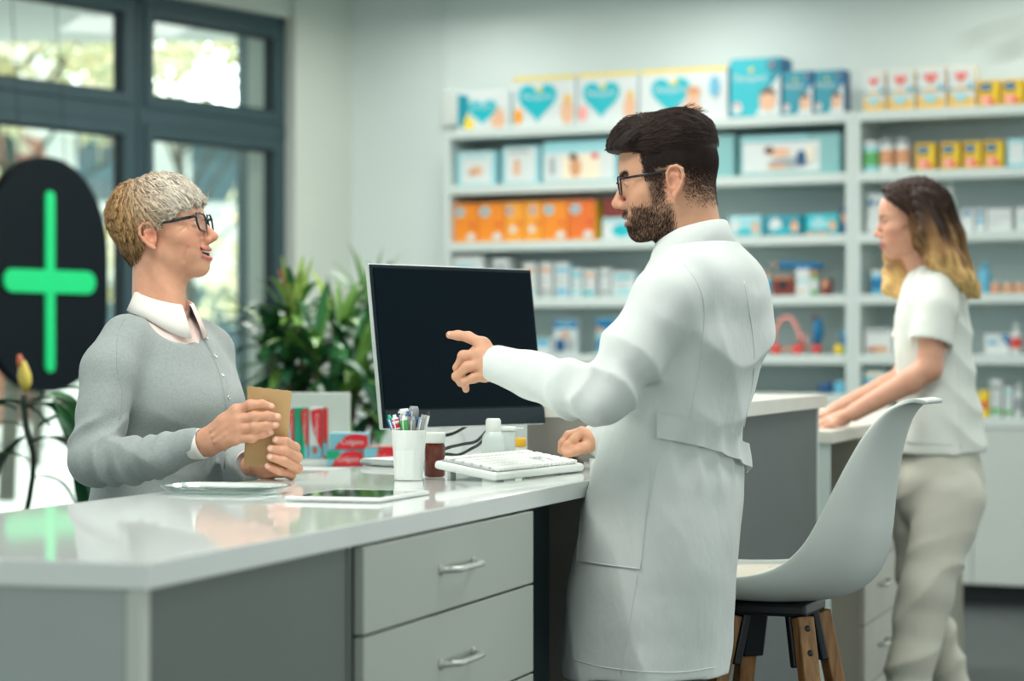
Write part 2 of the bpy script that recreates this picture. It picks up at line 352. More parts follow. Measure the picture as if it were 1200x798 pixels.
class Face:
    """draws flat print on the front of a pack; (a, b) run 0..1 across and up"""
    def __init__(s, mb, c, u, v, w, h, off=.0008): s.mb = mb; s.c = c; s.u = u; s.v = v; s.w = w; s.h = h; s.n = u.cross(v).normalized(); s.l = 0
    def P(s, a, b, l=0): return s.c+s.u*((a-.5)*s.w)+s.v*((b-.5)*s.h)+s.n*(.0008+l*.0009)
    def poly(s, pts, m):
        s.l += 1; s.mb.poly([s.P(a, b, s.l) for a, b in pts], m)
    def rect(s, a0, b0, a1, b1, m): s.poly([(a0, b0), (a1, b0), (a1, b1), (a0, b1)], m)
    def oval(s, a, b, ra, rb, m, n=20): s.poly([(a+ra*math.cos(2*math.pi*k/n), b+rb*math.sin(2*math.pi*k/n)) for k in range(n)], m)
    def heart(s, a, b, sz, m, asp=None):
        asp = asp or s.w/s.h; pts = []
        for k in range(36):
            t = 2*math.pi*k/36; x = 16*math.sin(t)**3/17; y = (13*math.cos(t)-5*math.cos(2*t)-2*math.cos(3*t)-math.cos(4*t))/17
            pts.append((a+x*sz, b+y*sz*asp))
        s.poly(pts, m)
    def text(s, t, a, b, size, m, width=None):
        s.l += 1; s.mb.text(t, s.P(a, b, s.l), s.u, s.v, size*s.h, m, width=None if width is None else width*s.w, off=.0004)
def clampu(px0, px1, A, B, back):
    lo, hi = ((520, 999) if px1 < 999 else (999.5, 1285)); LA = on_shelfline(lo); s0 = (A-LA).dot(Sd); s1 = (B-LA).dot(Sd); L = (on_shelfline(hi)-LA).length
    n0 = max(s0, .041); n1 = min(s1, L-.041) ; return A+Sd*(n0-s0), B+Sd*(n1-s1)
def pack(k, px0, px1, h, draw, body, label, group=None, cat='box', name='product_box', depth=None, back=.04, side=None, bev=.004, z0=None, soft=False):
    A, B = clampu(px0, px1, on_shelfline(px0, back), on_shelfline(px1, back), back); w = (B-A).length-.004; d = depth or min(.3, max(.05, w*.6)); z = (ZS[k] if z0 is None else z0)+.0015
    c = (A+B)/2-Sn*d/2+Z*(z+h/2); mb = MB()
    mb.box(c, Sd*w/2, Sn*d/2, Z*h/2, body, bev if not soft else min(w, h)*.16, 3 if soft else 2)
    if side: mb.box(c-Sn*.001, Sd*(w/2+.0006), Sn*(d/2-.004), Z*(h/2-.004), side)
    if draw: draw(Face(mb, (A+B)/2+Z*(z+h/2), Sd, Z, w, h))
    return mb.build(name, label=label, cat=cat, group=group)
def d_heart(i):
    def f(F):
        F.rect(0.01, .93, .99, .995, P_yel)
        F.heart(.40 if i < 2 else .36, .52, .33 if i < 2 else .24, P_teal)
        F.text('Pampers', .40 if i < 2 else .36, .60, .17, P_w, .46 if i < 2 else .33); F.oval(.44 if i < 2 else .4, .74, .04, .05, P_yel)
        if i < 2: F.oval(.87, .28, .1, .26, P_skin); F.oval(.88, .54, .06, .08, P_gold); F.oval(.10, .22, .07, .16, (P_or2, P_pink)[i])
        else: F.oval(.60, .2, .1, .2, P_skin); F.oval(.62, .5, .08, .13, P_skin); F.oval(.62, .56, .08, .09, P_tan); F.oval(.86, .62, .06, .2, P_sky)
    return f
def d_blue(big):
    def f(F):
        F.poly([(.02, .02), (.5, .02), (.72, .4), (.85, .98), (.02, .98)], P_teal if big else P_dteal); F.poly([(.5, .02), (.98, .02), (.98, .7), (.8, .5)], P_w)
        F.text('Pampers', .40, .66, .17, P_w, .62); F.oval(.42, .80, .05, .035, P_yel)
        F.oval(.74, .26, .16, .17, P_skin); F.poly([(.6, .36), (.62, .45), (.75, .5), (.88, .44), (.9, .34), (.76, .4)], P_hair); F.oval(.82, .87, .1, .08, P_nav); F.oval(.82, .87, .05, .05, P_grey); F.oval(.15, .16, .1, .1, P_w); F.oval(.14, .2, .04, .04, P_red)
    return f
def d_first(F):
    F.poly([(.0, .1), (.18, .04), (.22, .9), (.0, .98)], P_dteal); F.heart(.48, .50, .30, P_teal, 1.3); F.text('Pampers', .48, .60, .15, P_w, .42); F.oval(.22, .14, .1, .13, P_yel); F.oval(.20, .3, .05, .08, P_yel)
    F.oval(.78, .2, .14, .18, P_skin); F.oval(.8, .42, .09, .12, P_skin)
pack(0, 536, 598, .205, d_first, P_w, 'teal and white nappy pack at the left end of the top shelf', cat='nappy pack', name='nappy_pack', group='nappy packs on the top shelf', side=P_lt)
for i, (a, b, l) in enumerate(((600, 675, 'white nappy box with teal heart and orange badge, left one on top shelf'), (676, 748, 'white nappy box with teal heart and pink badge, middle one on top shelf'), (749, 853, 'wide white nappy box with teal heart and baby photo, above the man'))):
    pack(0, a, b, .272, d_heart(i), P_w, l, cat='nappy box', name='nappy_box', group='nappy packs on the top shelf', side=P_lt)
pack(0, 855, 916, .305, d_blue(1), P_dteal, 'tall bright blue nappy pack on the top shelf, tallest pack there', cat='nappy pack', name='nappy_pack', group='nappy packs on the top shelf', side=P_blue, bev=.014)
pack(0, 917, 953, .225, d_blue(0), P_blue, 'small blue nappy pack right beside the tallest blue pack', cat='nappy pack', name='nappy_pack', group='nappy packs on the top shelf', side=P_nav, bev=.008)
pack(0, 954, 990, .222, d_blue(0), P_blue, 'small blue nappy pack at the shelf end next to the upright divider', cat='nappy pack', name='nappy_pack', group='nappy packs on the top shelf', side=P_nav, bev=.008)
def d_baby(F):
    F.rect(.14, .06, .9, .95, P_w); F.oval(.52, .42, .17, .14, P_skin); F.oval(.42, .36, .1, .08, P_tan); F.rect(.2, .8, .8, .88, P_lt)
pack(1, 534, 581, .188, d_baby, P_lt, 'small pale blue and white nappy pack, first on the second shelf', cat='nappy pack', name='nappy_pack', group='packs on the second shelf', bev=.012)
def d_baby2(F):
    F.rect(.12, .06, .9, .95, P_w); F.oval(.42, .4, .1, .2, P_skin); F.oval(.43, .6, .06, .07, P_tan); F.rect(.2, .82, .75, .88, P_grey)
pack(1, 587, 632, .205, d_baby2, P_lt, 'pale blue pack with a seated baby picture, second on the second shelf', cat='nappy pack', name='nappy_pack', group='packs on the second shelf', bev=.012)
def d_wide(F):
    F.rect(.04, .05, .97, .72, P_w); F.rect(.28, .08, .78, .66, P_cream); F.oval(.46, .36, .08, .24, P_tan); F.oval(.43, .62, .06, .08, P_hair); F.oval(.72, .62, .05, .07, P_red); F.rect(.12, .2, .18, .6, P_grey)
pack(1, 634, 723, .222, d_wide, P_lt, 'wide pale blue pack with a crawling baby, on the second shelf left of the man', cat='nappy pack', name='nappy_pack', group='packs on the second shelf', bev=.016)
pack(1, 800, 861, .22, None, P_seafoam, 'plain seafoam pack on the second shelf just behind the back of the man', cat='nappy pack', name='nappy_pack', group='packs on the second shelf', bev=.01)
def d_sleep(F):
    F.rect(.04, .08, .80, .82, P_w); F.oval(.40, .56, .12, .12, P_skin); F.oval(.30, .62, .05, .1, P_hair); F.oval(.5, .3, .2, .14, P_grey); F.oval(.62, .4, .05, .2, P_nav); F.oval(.38, .22, .1, .06, P_tan); F.rect(.02, .86, .7, .96, P_lt); F.rect(.68, .3, .74, .7, P_cream)
pack(1, 866, 985, .208, d_sleep, P_seafoam, 'very wide seafoam box with a sleeping baby photo on the second shelf', cat='nappy box', name='nappy_box', group='packs on the second shelf', bev=.008)
def d_orange(i):
    def f(F):
        F.oval(.26 if i != 3 else .5, .78, .2, .13, P_lt); F.oval(.26 if i != 3 else .5, .78, .12, .07, P_grey if i not in (2, 3) else P_red)
        F.oval(.74 if i not in (2, 3) else .45, .14 if i not in (2, 3) else .3, .18, .09, P_w); F.oval(.8, .45, .1, .05, P_red); F.rect(.1, .02, .9, .05, P_gold)
    return f
for i, (a, b, l, m) in enumerate(((528.5, 559.5, 'orange box at the left end of the orange row', P_or), (560, 591, 'second orange box from the left end of the orange row', P_or), (591.5, 613.5, 'narrow amber box in the middle of the orange row, left of its twin', P_or2), (614, 635, 'narrow amber box in the middle of the orange row, right of its twin', P_or2), (635.5, 665, 'wide orange box second from the right end of the orange row', P_or), (665.5, 698, 'orange box with a yellow edge at the right end of the orange row', P_or3))):
    pack(2, a, b, .213, d_orange(i), m, l, group='orange boxes on the third shelf', side=P_or3 if i < 5 else P_yel, depth=.2)
pack(2, 705, 745, .115, lambda F: (F.oval(.6, .4, .3, .3, P_teal), F.rect(.05, .8, .95, .95, P_lt)), P_w, 'white and teal pack beside the orange boxes, under a brown box', group=None, depth=.16, bev=.01)
pack(2, 706, 734, .10, None, P_mar, 'brown box lying on top of a white and teal pack', z0=1.845+.118, depth=.14)
def d_wipe(i):
    def f(F):
        F.oval(.22+.1*i, .5, .16, .32, P_w); F.rect(.3, .08, .7, .35, P_teal); F.oval(.82, .4, .1, .26, P_skin); F.oval(.80, .62, .05, .1, P_tan)
        if i == 2: F.oval(.45, .5, .3, .24, P_lt); F.rect(.05, .02, .7, .12, P_tan)
    return f
for i, (a, b, l) in enumerate(((852, 893, 'teal wipes pack on the third shelf nearest the man'), (894, 940, 'teal wipes pack with a white lid, middle of three on the third shelf'), (942, 984, 'teal wipes pack with a pale oval, last before the upright divider'))):
    pack(2, a, b, .108, d_wipe(i), (P_lt, P_dteal, P_teal)[i], l, cat='wipes pack', name='wipes_pack', group='wipes packs on the third shelf', bev=.018, soft=True)
pack(2, 985, 992, .135, lambda F: F.oval(.5, .6, .4, .2, P_tan), P_nav, 'dark slim box standing against the upright divider on the third shelf', depth=.12)
# fourth shelf: small cartons
def d_med(c1, c2):
    def f(F): F.rect(.12, .72, .88, .86, c1); F.rect(.15, .5, .7, .55, P_grey); F.rect(.1, .08, .9, .24, c2); F.rect(.3, .32, .75, .36, c1)
    return f
def d_text_med(F): F.rect(.1, .6, .7, .8, P_lt); F.rect(.1, .42, .5, .5, P_grey)
pack(3, 530, 566, .235, d_text_med, P_w, 'white carton half hidden behind the top left of the monitor', depth=.15, group='cartons on the fourth shelf')
pack(3, 577, 596, .215, d_med(P_grey, P_lt), P_w, 'slim white carton just above the middle of the monitor', depth=.12, group='cartons on the fourth shelf')
for i, (a, b, h, c1, c2, l) in enumerate(((612, 628, .19, P_tan, P_lt, 'white carton with tan stripe beside the top right corner of the monitor'), (633, 647, .19, P_tan, P_grey, 'white carton second from the monitor corner'), (650, 667, .188, P_sky, P_sky, 'white carton with blue side, third from the monitor corner'),
        (669, 682, .155, P_teal, P_lt, 'shorter white and teal carton, fourth from the monitor corner'), (684, 698, .15, P_tan, P_teal, 'short white carton with tan band, fifth from the monitor corner'), (702, 715, .155, P_grey, P_grey, 'short white carton with grey bands, sixth from the monitor corner'), (717, 744, .135, P_teal, P_lt, 'wide low white and teal carton right beside the white coat sleeve'))):
    pack(3, a, b, h, d_med(c1, c2), P_w, l, depth=.1, group='cartons on the fourth shelf', side=(P_w, P_w, P_sky, P_lt, P_w, P_w, P_lt)[i])
def lathed(k, px, prof, m, name, label, cat, cap=None, band=None, back=.06, group=None, z0=None):
    c = on_shelfline(px, back); c = clampu(px, px, c-Sd*prof[1][0], c+Sd*prof[1][0], back)[0]+Sd*prof[1][0]+Z*((ZS[k] if z0 is None else z0)+.001); mb = MB(); mb.lathe(c, prof, m, 18)
    if band: mb.lathe(c, [(band[0], band[1]), (band[0], band[2])], band[3], 18, cap=False)
    o = mb.build(name, label=label, cat=cat, group=group)
    if cap: mc = MB(); mc.lathe(c, cap[0], cap[1], 18); mc.build('cap', o)
    return o
def bottle(k, px, r, h, m, mc, label, band=None, name='bottle', cat='bottle', **kw):
    return lathed(k, px, [(r*.94, 0), (r, .004), (r, h*.68), (r*.8, h*.76), (r*.42, h*.80), (r*.42, h*.84)], m, name, label, cat,
                  cap=([(r*.5, h*.83), (r*.5, h*.99), (r*.42, h)], mc), band=(r*1.02, h*.2, h*.55, band) if band else None, **kw)
def jar(k, px, r, h, m, mc, label, band=None, **kw):
    return lathed(k, px, [(r*.95, 0), (r, .004), (r, h*.8), (r*.9, h*.84)], m, 'jar', label, 'jar', cap=([(r*.98, h*.82), (r*.98, h*.99), (r*.9, h)], mc), band=(r*1.02, h*.2, h*.66, band) if band else None, **kw)
bottle(3, 886, .030, .14, P_w, P_w, 'white bottle on the fourth shelf just behind the coat back', band=P_lt)
jar(3, 899.5, .022, .12, P_lt, P_tan, 'small blue jar with tan lid left of the red toy camera box', band=P_sky)
def d_cam(F): F.oval(.5, .52, .22, .26, P_blk); F.oval(.5, .52, .32, .36, P_mar) if False else None; F.rect(.1, .84, .9, .94, P_tan)
pack(3, 904, 931, .10, d_cam, P_mar, 'dark red box with a black round window on the fourth shelf', depth=.09, bev=.01)
pack(3, 932, 949, .135, lambda F: (F.rect(.2, .1, .6, .2, P_tan), F.rect(.15, .5, .8, .6, P_lt)), P_w, 'white carton under the blue tube on the fourth shelf', depth=.10)
jar(3, 955, .021, .125, P_green, P_tan, 'green banded jar with an orange lid on the fourth shelf', band=P_w)
pack(3, 962, 972, .082, lambda F: F.rect(.1, .5, .9, .9, P_tan), P_mar, 'small maroon box at the right end of the fourth shelf group', depth=.06)
# blue tube lying across the cartons
A = on_shelfline(912, .08)+Z*(1.537+.158); B = on_shelfline(966, .08)+Z*(1.537+.150)
mb = MB(); mb.tube([A, A*.9+B*.1, A*.15+B*.85, B], [.014, .022, .020, .006], P_blue, 12); mb.tube([A-(B-A)*.09, A], [.013, .014], P_tan, 10)
mb.build('tube', label='long blue tube lying across the cartons on the fourth shelf', cat='tube')
# fifth shelf
pack(4, 626, 645, .085, lambda F: (F.rect(.1, .45, .9, .95, P_sky), F.oval(.4, .3, .3, .2, P_w)), P_w, 'small blue and white packet on the fifth shelf beside the monitor edge', depth=.06, bev=.01)
def d_blister(c):
    def f(F): F.rect(.02, .74, .98, .98, P_blue); F.text('WELT', .4, .86, .14, P_lt, .6) if False else F.rect(.2, .83, .8, .89, P_lt); F.oval(.5, .55, .16, .1, P_tan); F.oval(.3, .25, .2, .2, c); F.rect(.55, .1, .85, .42, P_grey)
    return f
pack(4, 648, 677, .185, d_blister(P_nav), mat('blister card', RGB(190, 204, 204), .3), 'blister card with blue header on the fifth shelf right of the monitor', depth=.03, name='blister_pack', cat='blister pack')
def d_bg(F): F.rect(.02, .7, .98, .98, P_blue); F.oval(.15, .68, .14, .08, P_tan); F.rect(.4, .1, .95, .7, P_green); F.oval(.2, .25, .16, .2, P_blue)
pack(4, 698, 728, .19, d_bg, P_lt, 'blue and green blister card on the fifth shelf at the sleeve edge', depth=.03, name='blister_pack', cat='blister pack')
# teething toys: bent ring with beads
def toy_arch():
    A = on_shelfline(905, .05)+Z*1.262; B = on_shelfline(944, .05)+Z*1.262; W_ = (B-A); r = empty('bead_arch_toy', (A+B)/2-Z*.026, 'salmon coloured arched toy with round wheels on the fifth shelf', 'toy')
    mb = MB(); pts = []
    for k in range(15):
        t = k/14; pts.append(A+W_*t+Z*(.165*min(1, math.sin(math.pi*min(max(t*1.15, 0), 1))**.5 if t < .87 else (1-t)/.13*.8)))
    mb.tube(pts, .011, P_pink, 8); mb.tube([A, B], .009, P_tan, 8); mb.build('arch', r)
    for t in (.12, .78):
        m = MB(); m.lathe(A+W_*t+Sn*.012-Sn*.02, [(.008, 0), (.027, .002), (.027, .028), (.008, .03)], P_red, 16, ax=Sn); m.build('wheel', r)
toy_arch()
def toy_brush(px, label, c1, c2):
    c = on_shelfline(px, .05)+Z*1.237; r = empty('teether_toy', c, label, 'toy')
    mb = MB(); mb.lathe(c+Z*.027, [(.004, -.026), (.022, -.018), (.028, 0), (.022, .018), (.006, .026)], c1, 16); mb.build('ball', r)
    mb = MB(); mb.tube([c+Z*.05, c+Z*.12+Sd*.01, c+Z*.18+Sd*.005], [.022, .028, .02], c2, 12); mb.tube([c+Z*.17+Sd*.0, c+Z*.2-Sd*.015], [.016, .012], P_mar, 8); mb.build('handle', r)
toy_brush(957, 'blue handled toy with a red ball foot on the fifth shelf', P_red, P_blue)
c = on_shelfline(983, .05)+Z*1.262; mb = MB(); mb.lathe(c, [(.003, -.026), (.018, -.02), (.026, 0), (.018, .02), (.003, .026)], P_yel, 18); mb.build('ball', label='yellow ball at the right end of the fifth shelf', cat='ball')
pack(4, 984, 993, .12, lambda F: (F.rect(.0, .8, 1, 1, P_sky), F.rect(0, 0, 1, .2, P_green)), P_blue, 'blue box in the corner behind the yellow ball', depth=.05, back=.12)
pack(5, 958, 974, .055, None, P_nav, 'low dark blue packet on the cabinet top left of its neighbour', depth=.08, z0=1.035, bev=.01)
pack(5, 976, 990, .062, None, P_sky, 'low sky blue packet on the cabinet top beside the divider', depth=.08, z0=1.035, bev=.01)
# right hand unit
def d_milk(F):
    F.rect(.03, .03, .97, .97, P_w); F.poly([(.03, .03), (.97, .03), (.97, .2), (.7, .32), (.4, .12), (.03, .4)], P_gold); F.heart(.5, .74, .27, P_pink); F.heart(.5, .74, .2, P_red); F.heart(.5, .76, .1, P_pink)
    F.oval(.86, .5, .12, .08, P_sky); F.oval(.1, .46, .08, .05, P_sky); F.oval(.5, .24, .26, .09, P_lt); F.rect(.2, .42, .8, .47, P_gold)
for i, (a, b) in enumerate(((1006, 1037), (1039.5, 1071.5), (1074, 1108), (1110.5, 1142.5))):
    pack(0, a, b, .205-(.0 if i < 2 else -.004), d_milk, P_cream, ('cream cereal box with red heart next to the upright divider', 'second cream cereal box with red heart from the divider', 'third cream cereal box with red heart from the divider', 'cream cereal box with red heart beside the small yellow boxes')[i], group='cream cereal boxes on the top shelf', depth=.08, cat='cereal box', name='cereal_box')
def d_yel(F): F.oval(.4, .74, .3, .15, P_nav); F.rect(.2, .70, .6, .78, P_sky); F.oval(.42, .24, .3, .16, P_pink); F.oval(.7, .2, .16, .12, P_red); F.rect(.78, .2, .96, .9, P_yel)
for i, (a, b, l) in enumerate(((1145, 1171, 'small mustard yellow box beside the cream boxes on the top shelf'), (1173, 1199, 'small mustard yellow box near the right edge of the top shelf'), (1201, 1227, 'small mustard yellow box cut by the right edge of the photo'))):
    pack(0, a, b, .128, d_yel, P_mus, l, group='yellow boxes on the right shelves', depth=.08, side=P_gold)
jar(1, 1018, .042, .155, P_lt, P_w, 'pale jar with green and orange label beside the divider', band=P_green)
jar(1, 1040, .037, .165, P_w, P_grey, 'tall white jar with brown picture, left of its twin', band=P_tan, group='white jars on the second shelf')
jar(1, 1058.5, .036, .165, P_w, P_grey, 'tall white jar with brown picture touching the yellow boxes', band=P_tan, group='white jars on the second shelf')
for i, (a, b) in enumerate(((1072, 1096), (1102, 1125), (1128, 1150), (1152, 1176))):
    pack(1, a, b, .135, d_yel, P_mus, ('yellow box on the second shelf beside the white jars', 'second yellow box from the white jars, above the dark hair', 'third yellow box from the white jars', 'last yellow box on the second shelf, next to a blue and white pack')[i], group='yellow boxes on the right shelves', depth=.09, side=P_mus)
pack(1, 1179, 1204, .14, lambda F: (F.rect(.15, .1, .85, .85, P_w), F.rect(0, 0, 1, .1, P_teal)), P_lt, 'blue and white pack at the right edge of the second shelf', depth=.1, bev=.01)
def tubeb(k, px, r, h, label, c=None, group=None):
    c0 = on_shelfline(px, .07)+Z*(ZS[k]+.001)+Sd*(.034 if px < 1020 else .016); mb = MB()
    mb.grid([[c0+Z*(h*t)+Sd*(math.cos(g)*r)+Sn*(math.sin(g)*r*(1-.85*t)) for g in [2*math.pi*j/16 for j in range(16)]] for t in (0.14, .3, .6, .85, 1)], P_w, closeu=True)
    mb.box(c0+Z*h*1.0, Sd*r, Sn*.003, Z*.006, P_w); mb.box(c0+Z*h*.8+Sn*r*.42, Sd*r*.5, Sn*.002, Z*.014, P_blue)
    o = mb.build('cream_tube', label=label, cat='tube', group=group); q = MB(); q.lathe(c0, [(r*.9, 0), (r*.95, h*.14)], P_w, 16); q.build('cap', o)
tubeb(2, 1014, .030, .195, 'white cream tube standing against the divider on the third shelf', group='white cream tubes')
tubeb(2, 1030, .030, .190, 'white cream tube near the forehead of the young woman', group='white cream tubes')
c0 = on_shelfline(1114, .07)+Z*(ZS[2]+.001); mb = MB(); mb.lathe(c0, [(.026, 0), (.028, .005), (.028, .17), (.012, .19), (.010, .20)], P_w, 18); mb.box(c0+Z*.145+Sn*.026, Sd*.016, Sn*.004, Z*.012, P_blue)
o = mb.build('pump_bottle', label='white pump bottle with blue mark behind the long hair', cat='bottle'); q = MB(); q.lathe(c0, [(.016, .195), (.016, .215), (.006, .22), (.006, .24), (.014, .243), (.012, .25)], P_w, 14); q.tube([c0+Z*.245, c0+Z*.243-Sd*.03], .005, P_w, 8); q.build('pump', o)
for i, (a, b, h, l, w_) in enumerate(((1126, 1141, .11, 'narrow white carton with blue spot right of the pump bottle', 0), (1142, 1155, .11, 'narrow white carton with two blue spots on the third shelf', 1), (1156, 1186, .108, 'wide plain white carton on the third shelf', 2), (1190, 1206, .11, 'white carton at the right edge of the third shelf', 3))):
    def f(F, w_=w_):
        if w_ < 2: F.oval(.5, .8, .3, .12, P_blue)
        if w_ == 1: F.oval(.5, .45, .3, .16, P_sky)
        if w_ == 2: F.rect(.1, .6, .9, .64, P_grey); F.rect(.1, .3, .6, .34, P_grey)
        if w_ == 3: F.rect(.5, .4, .8, .6, P_lt)
    pack(2, a, b, h, f, P_w, l, group='white cartons on the third shelf', depth=.08)
jar(3, 1031, .042, .12, P_sky, P_w, 'blue and white tub in front of the divider beside the chin of the young woman', band=P_blue)
bottle(3, 1154, .030, .155, P_sky, P_sky, 'clear blue bottle behind the shoulder of the young woman')
for i, px in enumerate((1167, 1182, 1196)): jar(3, px, .026, .055, P_tan, P_clear, ('small orange jar next to the clear blue bottle', 'middle small orange jar on the fourth shelf', 'small orange jar at the right edge of the fourth shelf')[i], group='small orange jars')
pack(4, 1012, 1046, .13, lambda F: (F.oval(.5, .2, .4, .12, P_tan), F.rect(.1, .85, .9, .95, P_grey), F.rect(.1, .1, .4, .2, P_mar)), P_w, 'white box with brown picture left of the chest of the young woman', depth=.12)
pack(4, 1153, 1184, .10, lambda F: (F.rect(.15, .5, .5, .7, P_sky), F.poly([(.6, .95), (.98, .95), (.98, .3)], P_blue)), P_w, 'white box with a blue corner on the fifth shelf', depth=.1)
bottle(4, 1191, .026, .15, P_w, P_w, 'white bottle with red label on the fifth shelf', band=P_red)
pack(5, 1012, 1038, .23, lambda F: (F.rect(.0, .5, 1, .8, P_sky), F.rect(.1, .86, .9, .96, P_cream)), P_lt, 'pale box with sky blue band above the forearms of the young woman', depth=.12)
pack(5, 1146, 1158, .13, lambda F: F.rect(.1, .3, .9, .6, P_red), P_yel, 'small yellow box on the lowest shelf beside the white tunic', depth=.08)
pack(5, 1160, 1174, .185, d_med(P_grey, P_green), P_w, 'tall white carton with green print on the lowest shelf', depth=.08)
pack(5, 1176, 1187, .15, d_med(P_lt, P_green), P_w, 'shorter white carton with green print on the lowest shelf', depth=.07)
bottle(5, 1194, .020, .17, P_w, P_w, 'slim white bottle with grey label at the right end of the lowest shelf', band=P_grey)
# ================= counters =================
Cd = V(.3029, .9530, 0).normalized(); Nd = V(-.9530, .3029, 0).normalized(); Ed = -Nd
P0 = V(-.4304, 2.8226, 0)
def cp(t, n, z=0): return P0+Cd*t+Nd*n+Z*z            # point in the main counter's frame
def obox(mb, o, t0, t1, n0, n1, z0, z1, m, bev=0): mb.box(o+Cd*(t0+t1)/2+Nd*(n0+n1)/2+Z*(z0+z1)/2, Cd*(t1-t0)/2, Nd*(n1-n0)/2, Z*(z1-z0)/2, m, bev)
def on_z(px, py, z=1.0): return at(px, py, (CAMZ-z)*FPX/(py-HY))
Rb = V(.455, 5.20, 0)+Cd*.12                                     # near right corner of the raised bar
tb = (Rb-P0).dot(Cd); nb = (Rb-P0).dot(Nd); BW = .50
# --- main counter: worktop and base
r = empty('service_counter', cp(1.1, .3), 'long glossy white service counter with drawers in the foreground', 'counter')
mb = MB(); pts = [cp(0, 0, .968), cp(tb-.002, 0, .968), cp(tb-.002, nb+BW+.012, .968), cp(tb+.75, nb+BW+.012, .968), cp(tb+.75, .62, .968), cp(0, .62, .968)]
mb.prism(pts[::-1], Z*.032, M_gloss)
wt = mb.build('worktop', r); fix_normals(wt)
bv = wt.modifiers.new('b', 'BEVEL'); bv.width = .0016; bv.segments = 2; bv.limit_method = 'ANGLE'
mb = MB(); obox(mb, P0, .012, .03, .036, .60, 0, .967, mat('pale grey end panel', RGB(172, 182, 178), .5), .001); mb.build('end_panel', r)
mb = MB(); obox(mb, P0, .010, .66, .014, .034, 0, .967, mat('panel edge', RGB(206, 212, 202), .5), .001)
obox(mb, P0, .034, .668, .0135, .0138, 0.0, .966, M_greypan); mb.build('front_panel', r)
mb = MB(); obox(mb, P0, .05, tb-.02, .585, .600, 0, .967, M_white, .001); mb.build('customer_panel', r)
c = MB(); obox(c, P0, .672, .690, .012, .56, .02, .967, M_greypan, .001); obox(c, P0, 1.519, 1.537, .012, .56, .02, .967, M_darkpan, .001)
obox(c, P0, .69, 1.519, .54, .56, .02, .967, M_greypan); obox(c, P0, .69, 1.519, .03, .54, .02, .04, M_greypan); cab = c.build('drawer_carcass', r)
M_drawer = mat('drawer front', RGB(178, 186, 176), .45, noise=(3, .02)); M_handle = mat('brushed handle', RGB(198, 204, 198), .32, metal=.55)
for k, (z0, z1) in enumerate(((.836, .964), (.677, .832), (.45, .673), (.10, .446))):
    d = MB(); obox(d, P0, .695, 1.535, -.004, .012, z0, z1, M_drawer, .0015); do = d.build('drawer', r)
    zc = (.902, .752, .60, .32)[k]; h = MB(); tcs = [1.03+.165*i/12 for i in range(13)]
    h.tube([cp(t, -.004-.026*min(1, math.sin(math.pi*min(1, max(0, (t-1.03)/.165)))*2.2), zc) for t in tcs], .0052, M_handle, 10)
    for t in (1.032, 1.193): h.lathe(cp(t, -.004, zc), [(.009, 0), (.008, .004)], M_handle, 12, ax=-Nd)
    h.build('handle', do)
mb = MB(); obox(mb, P0, 1.54, tb-.01, .30, .315, 0, .967, M_darkpan); mb.build('knee_panel', r)
mb = MB(); obox(mb, P0, .04, tb-.01, .60, .606, .0, .08, M_black); mb.build('plinth', r)
# --- raised bar beyond it
r = empty('raised_bar', Rb+Cd*.6+Nd*.25, 'raised bar counter with white top behind the bar stool', 'counter'); LB = (V(.849, 6.44, 0)-Rb).dot(Cd)
mb = MB(); obox(mb, Rb, 0, LB, 0, BW, 1.100, 1.135, mat('bar top', RGB(226, 226, 214), .3, spec=.5), .002); mb.build('worktop', r)
mb = MB(); obox(mb, Rb, .02, LB-.045, .02, .04, 0, 1.099, mat('bar panel', RGB(86, 95, 93), .6)); obox(mb, Rb, .02, LB-.045, .46, .48, 0, 1.099, M_white)
mb.build('front_panel', r)
mb = MB(); obox(mb, Rb, LB-.045, LB-.02, .018, .48, 0, 1.099, M_shelf, .001); mb.build('end_panel', r)
mb = MB(); obox(mb, Rb, .003, .02, .018, .48, 0, 1.099, mat('bar end panel', RGB(128, 125, 118), .5)); mb.build('end_panel', r)
# --- far desk where the young woman works
Q = V(.885, 6.60, 0); LQ = 3.0
r = empty('work_desk', Q+Cd*1.5+Nd*.3, 'low white topped work desk the young woman leans on', 'desk')
mb = MB(); obox(mb, Q, 0, LQ, 0, .60, .995, 1.03, mat('desk top', RGB(218, 216, 204), .35), .003); mb.build('worktop', r)
M_beige = mat('beige desk panel', RGB(176, 174, 160), .6)
mb = MB(); obox(mb, Q, LQ-.03, LQ, .01, .58, 0, .994, M_beige); mb.build('end_panel', r)
mb = MB(); obox(mb, Q, .012, .03, .01, .58, 0, .994, M_shelf); mb.build('end_panel', r)
mb = MB(); obox(mb, Q, .03, .62, .30, .315, 0, .994, M_darkpan); mb.build('knee_panel', r)
mb = MB(); obox(mb, Q, .62, 1.30, .03, .58, .03, .994, M_beige); cb = mb.build('drawer_carcass', r)
for k in range(5):
    z0 = .05+.187*k; d = MB(); obox(d, Q, .622, 1.298, .012, .03, z0, z0+.183, mat('desk drawer', RGB(190, 190, 178), .5), .002); do = d.build('drawer', r)
    h = MB(); h.tube([cp_ for cp_ in [Q+Cd*.88+Nd*.012+Z*(z0+.1), Q+Cd*.89-Nd*.015+Z*(z0+.1), Q+Cd*1.03-Nd*.015+Z*(z0+.1), Q+Cd*1.04+Nd*.012+Z*(z0+.1)]], .006, M_handle, 8); h.build('handle', do)
mb = MB(); obox(mb, Q, 1.302, LQ-.031, .02, .04, 0, .994, mat('desk front panel', RGB(150, 150, 138), .6)); mb.build('front_panel', r)
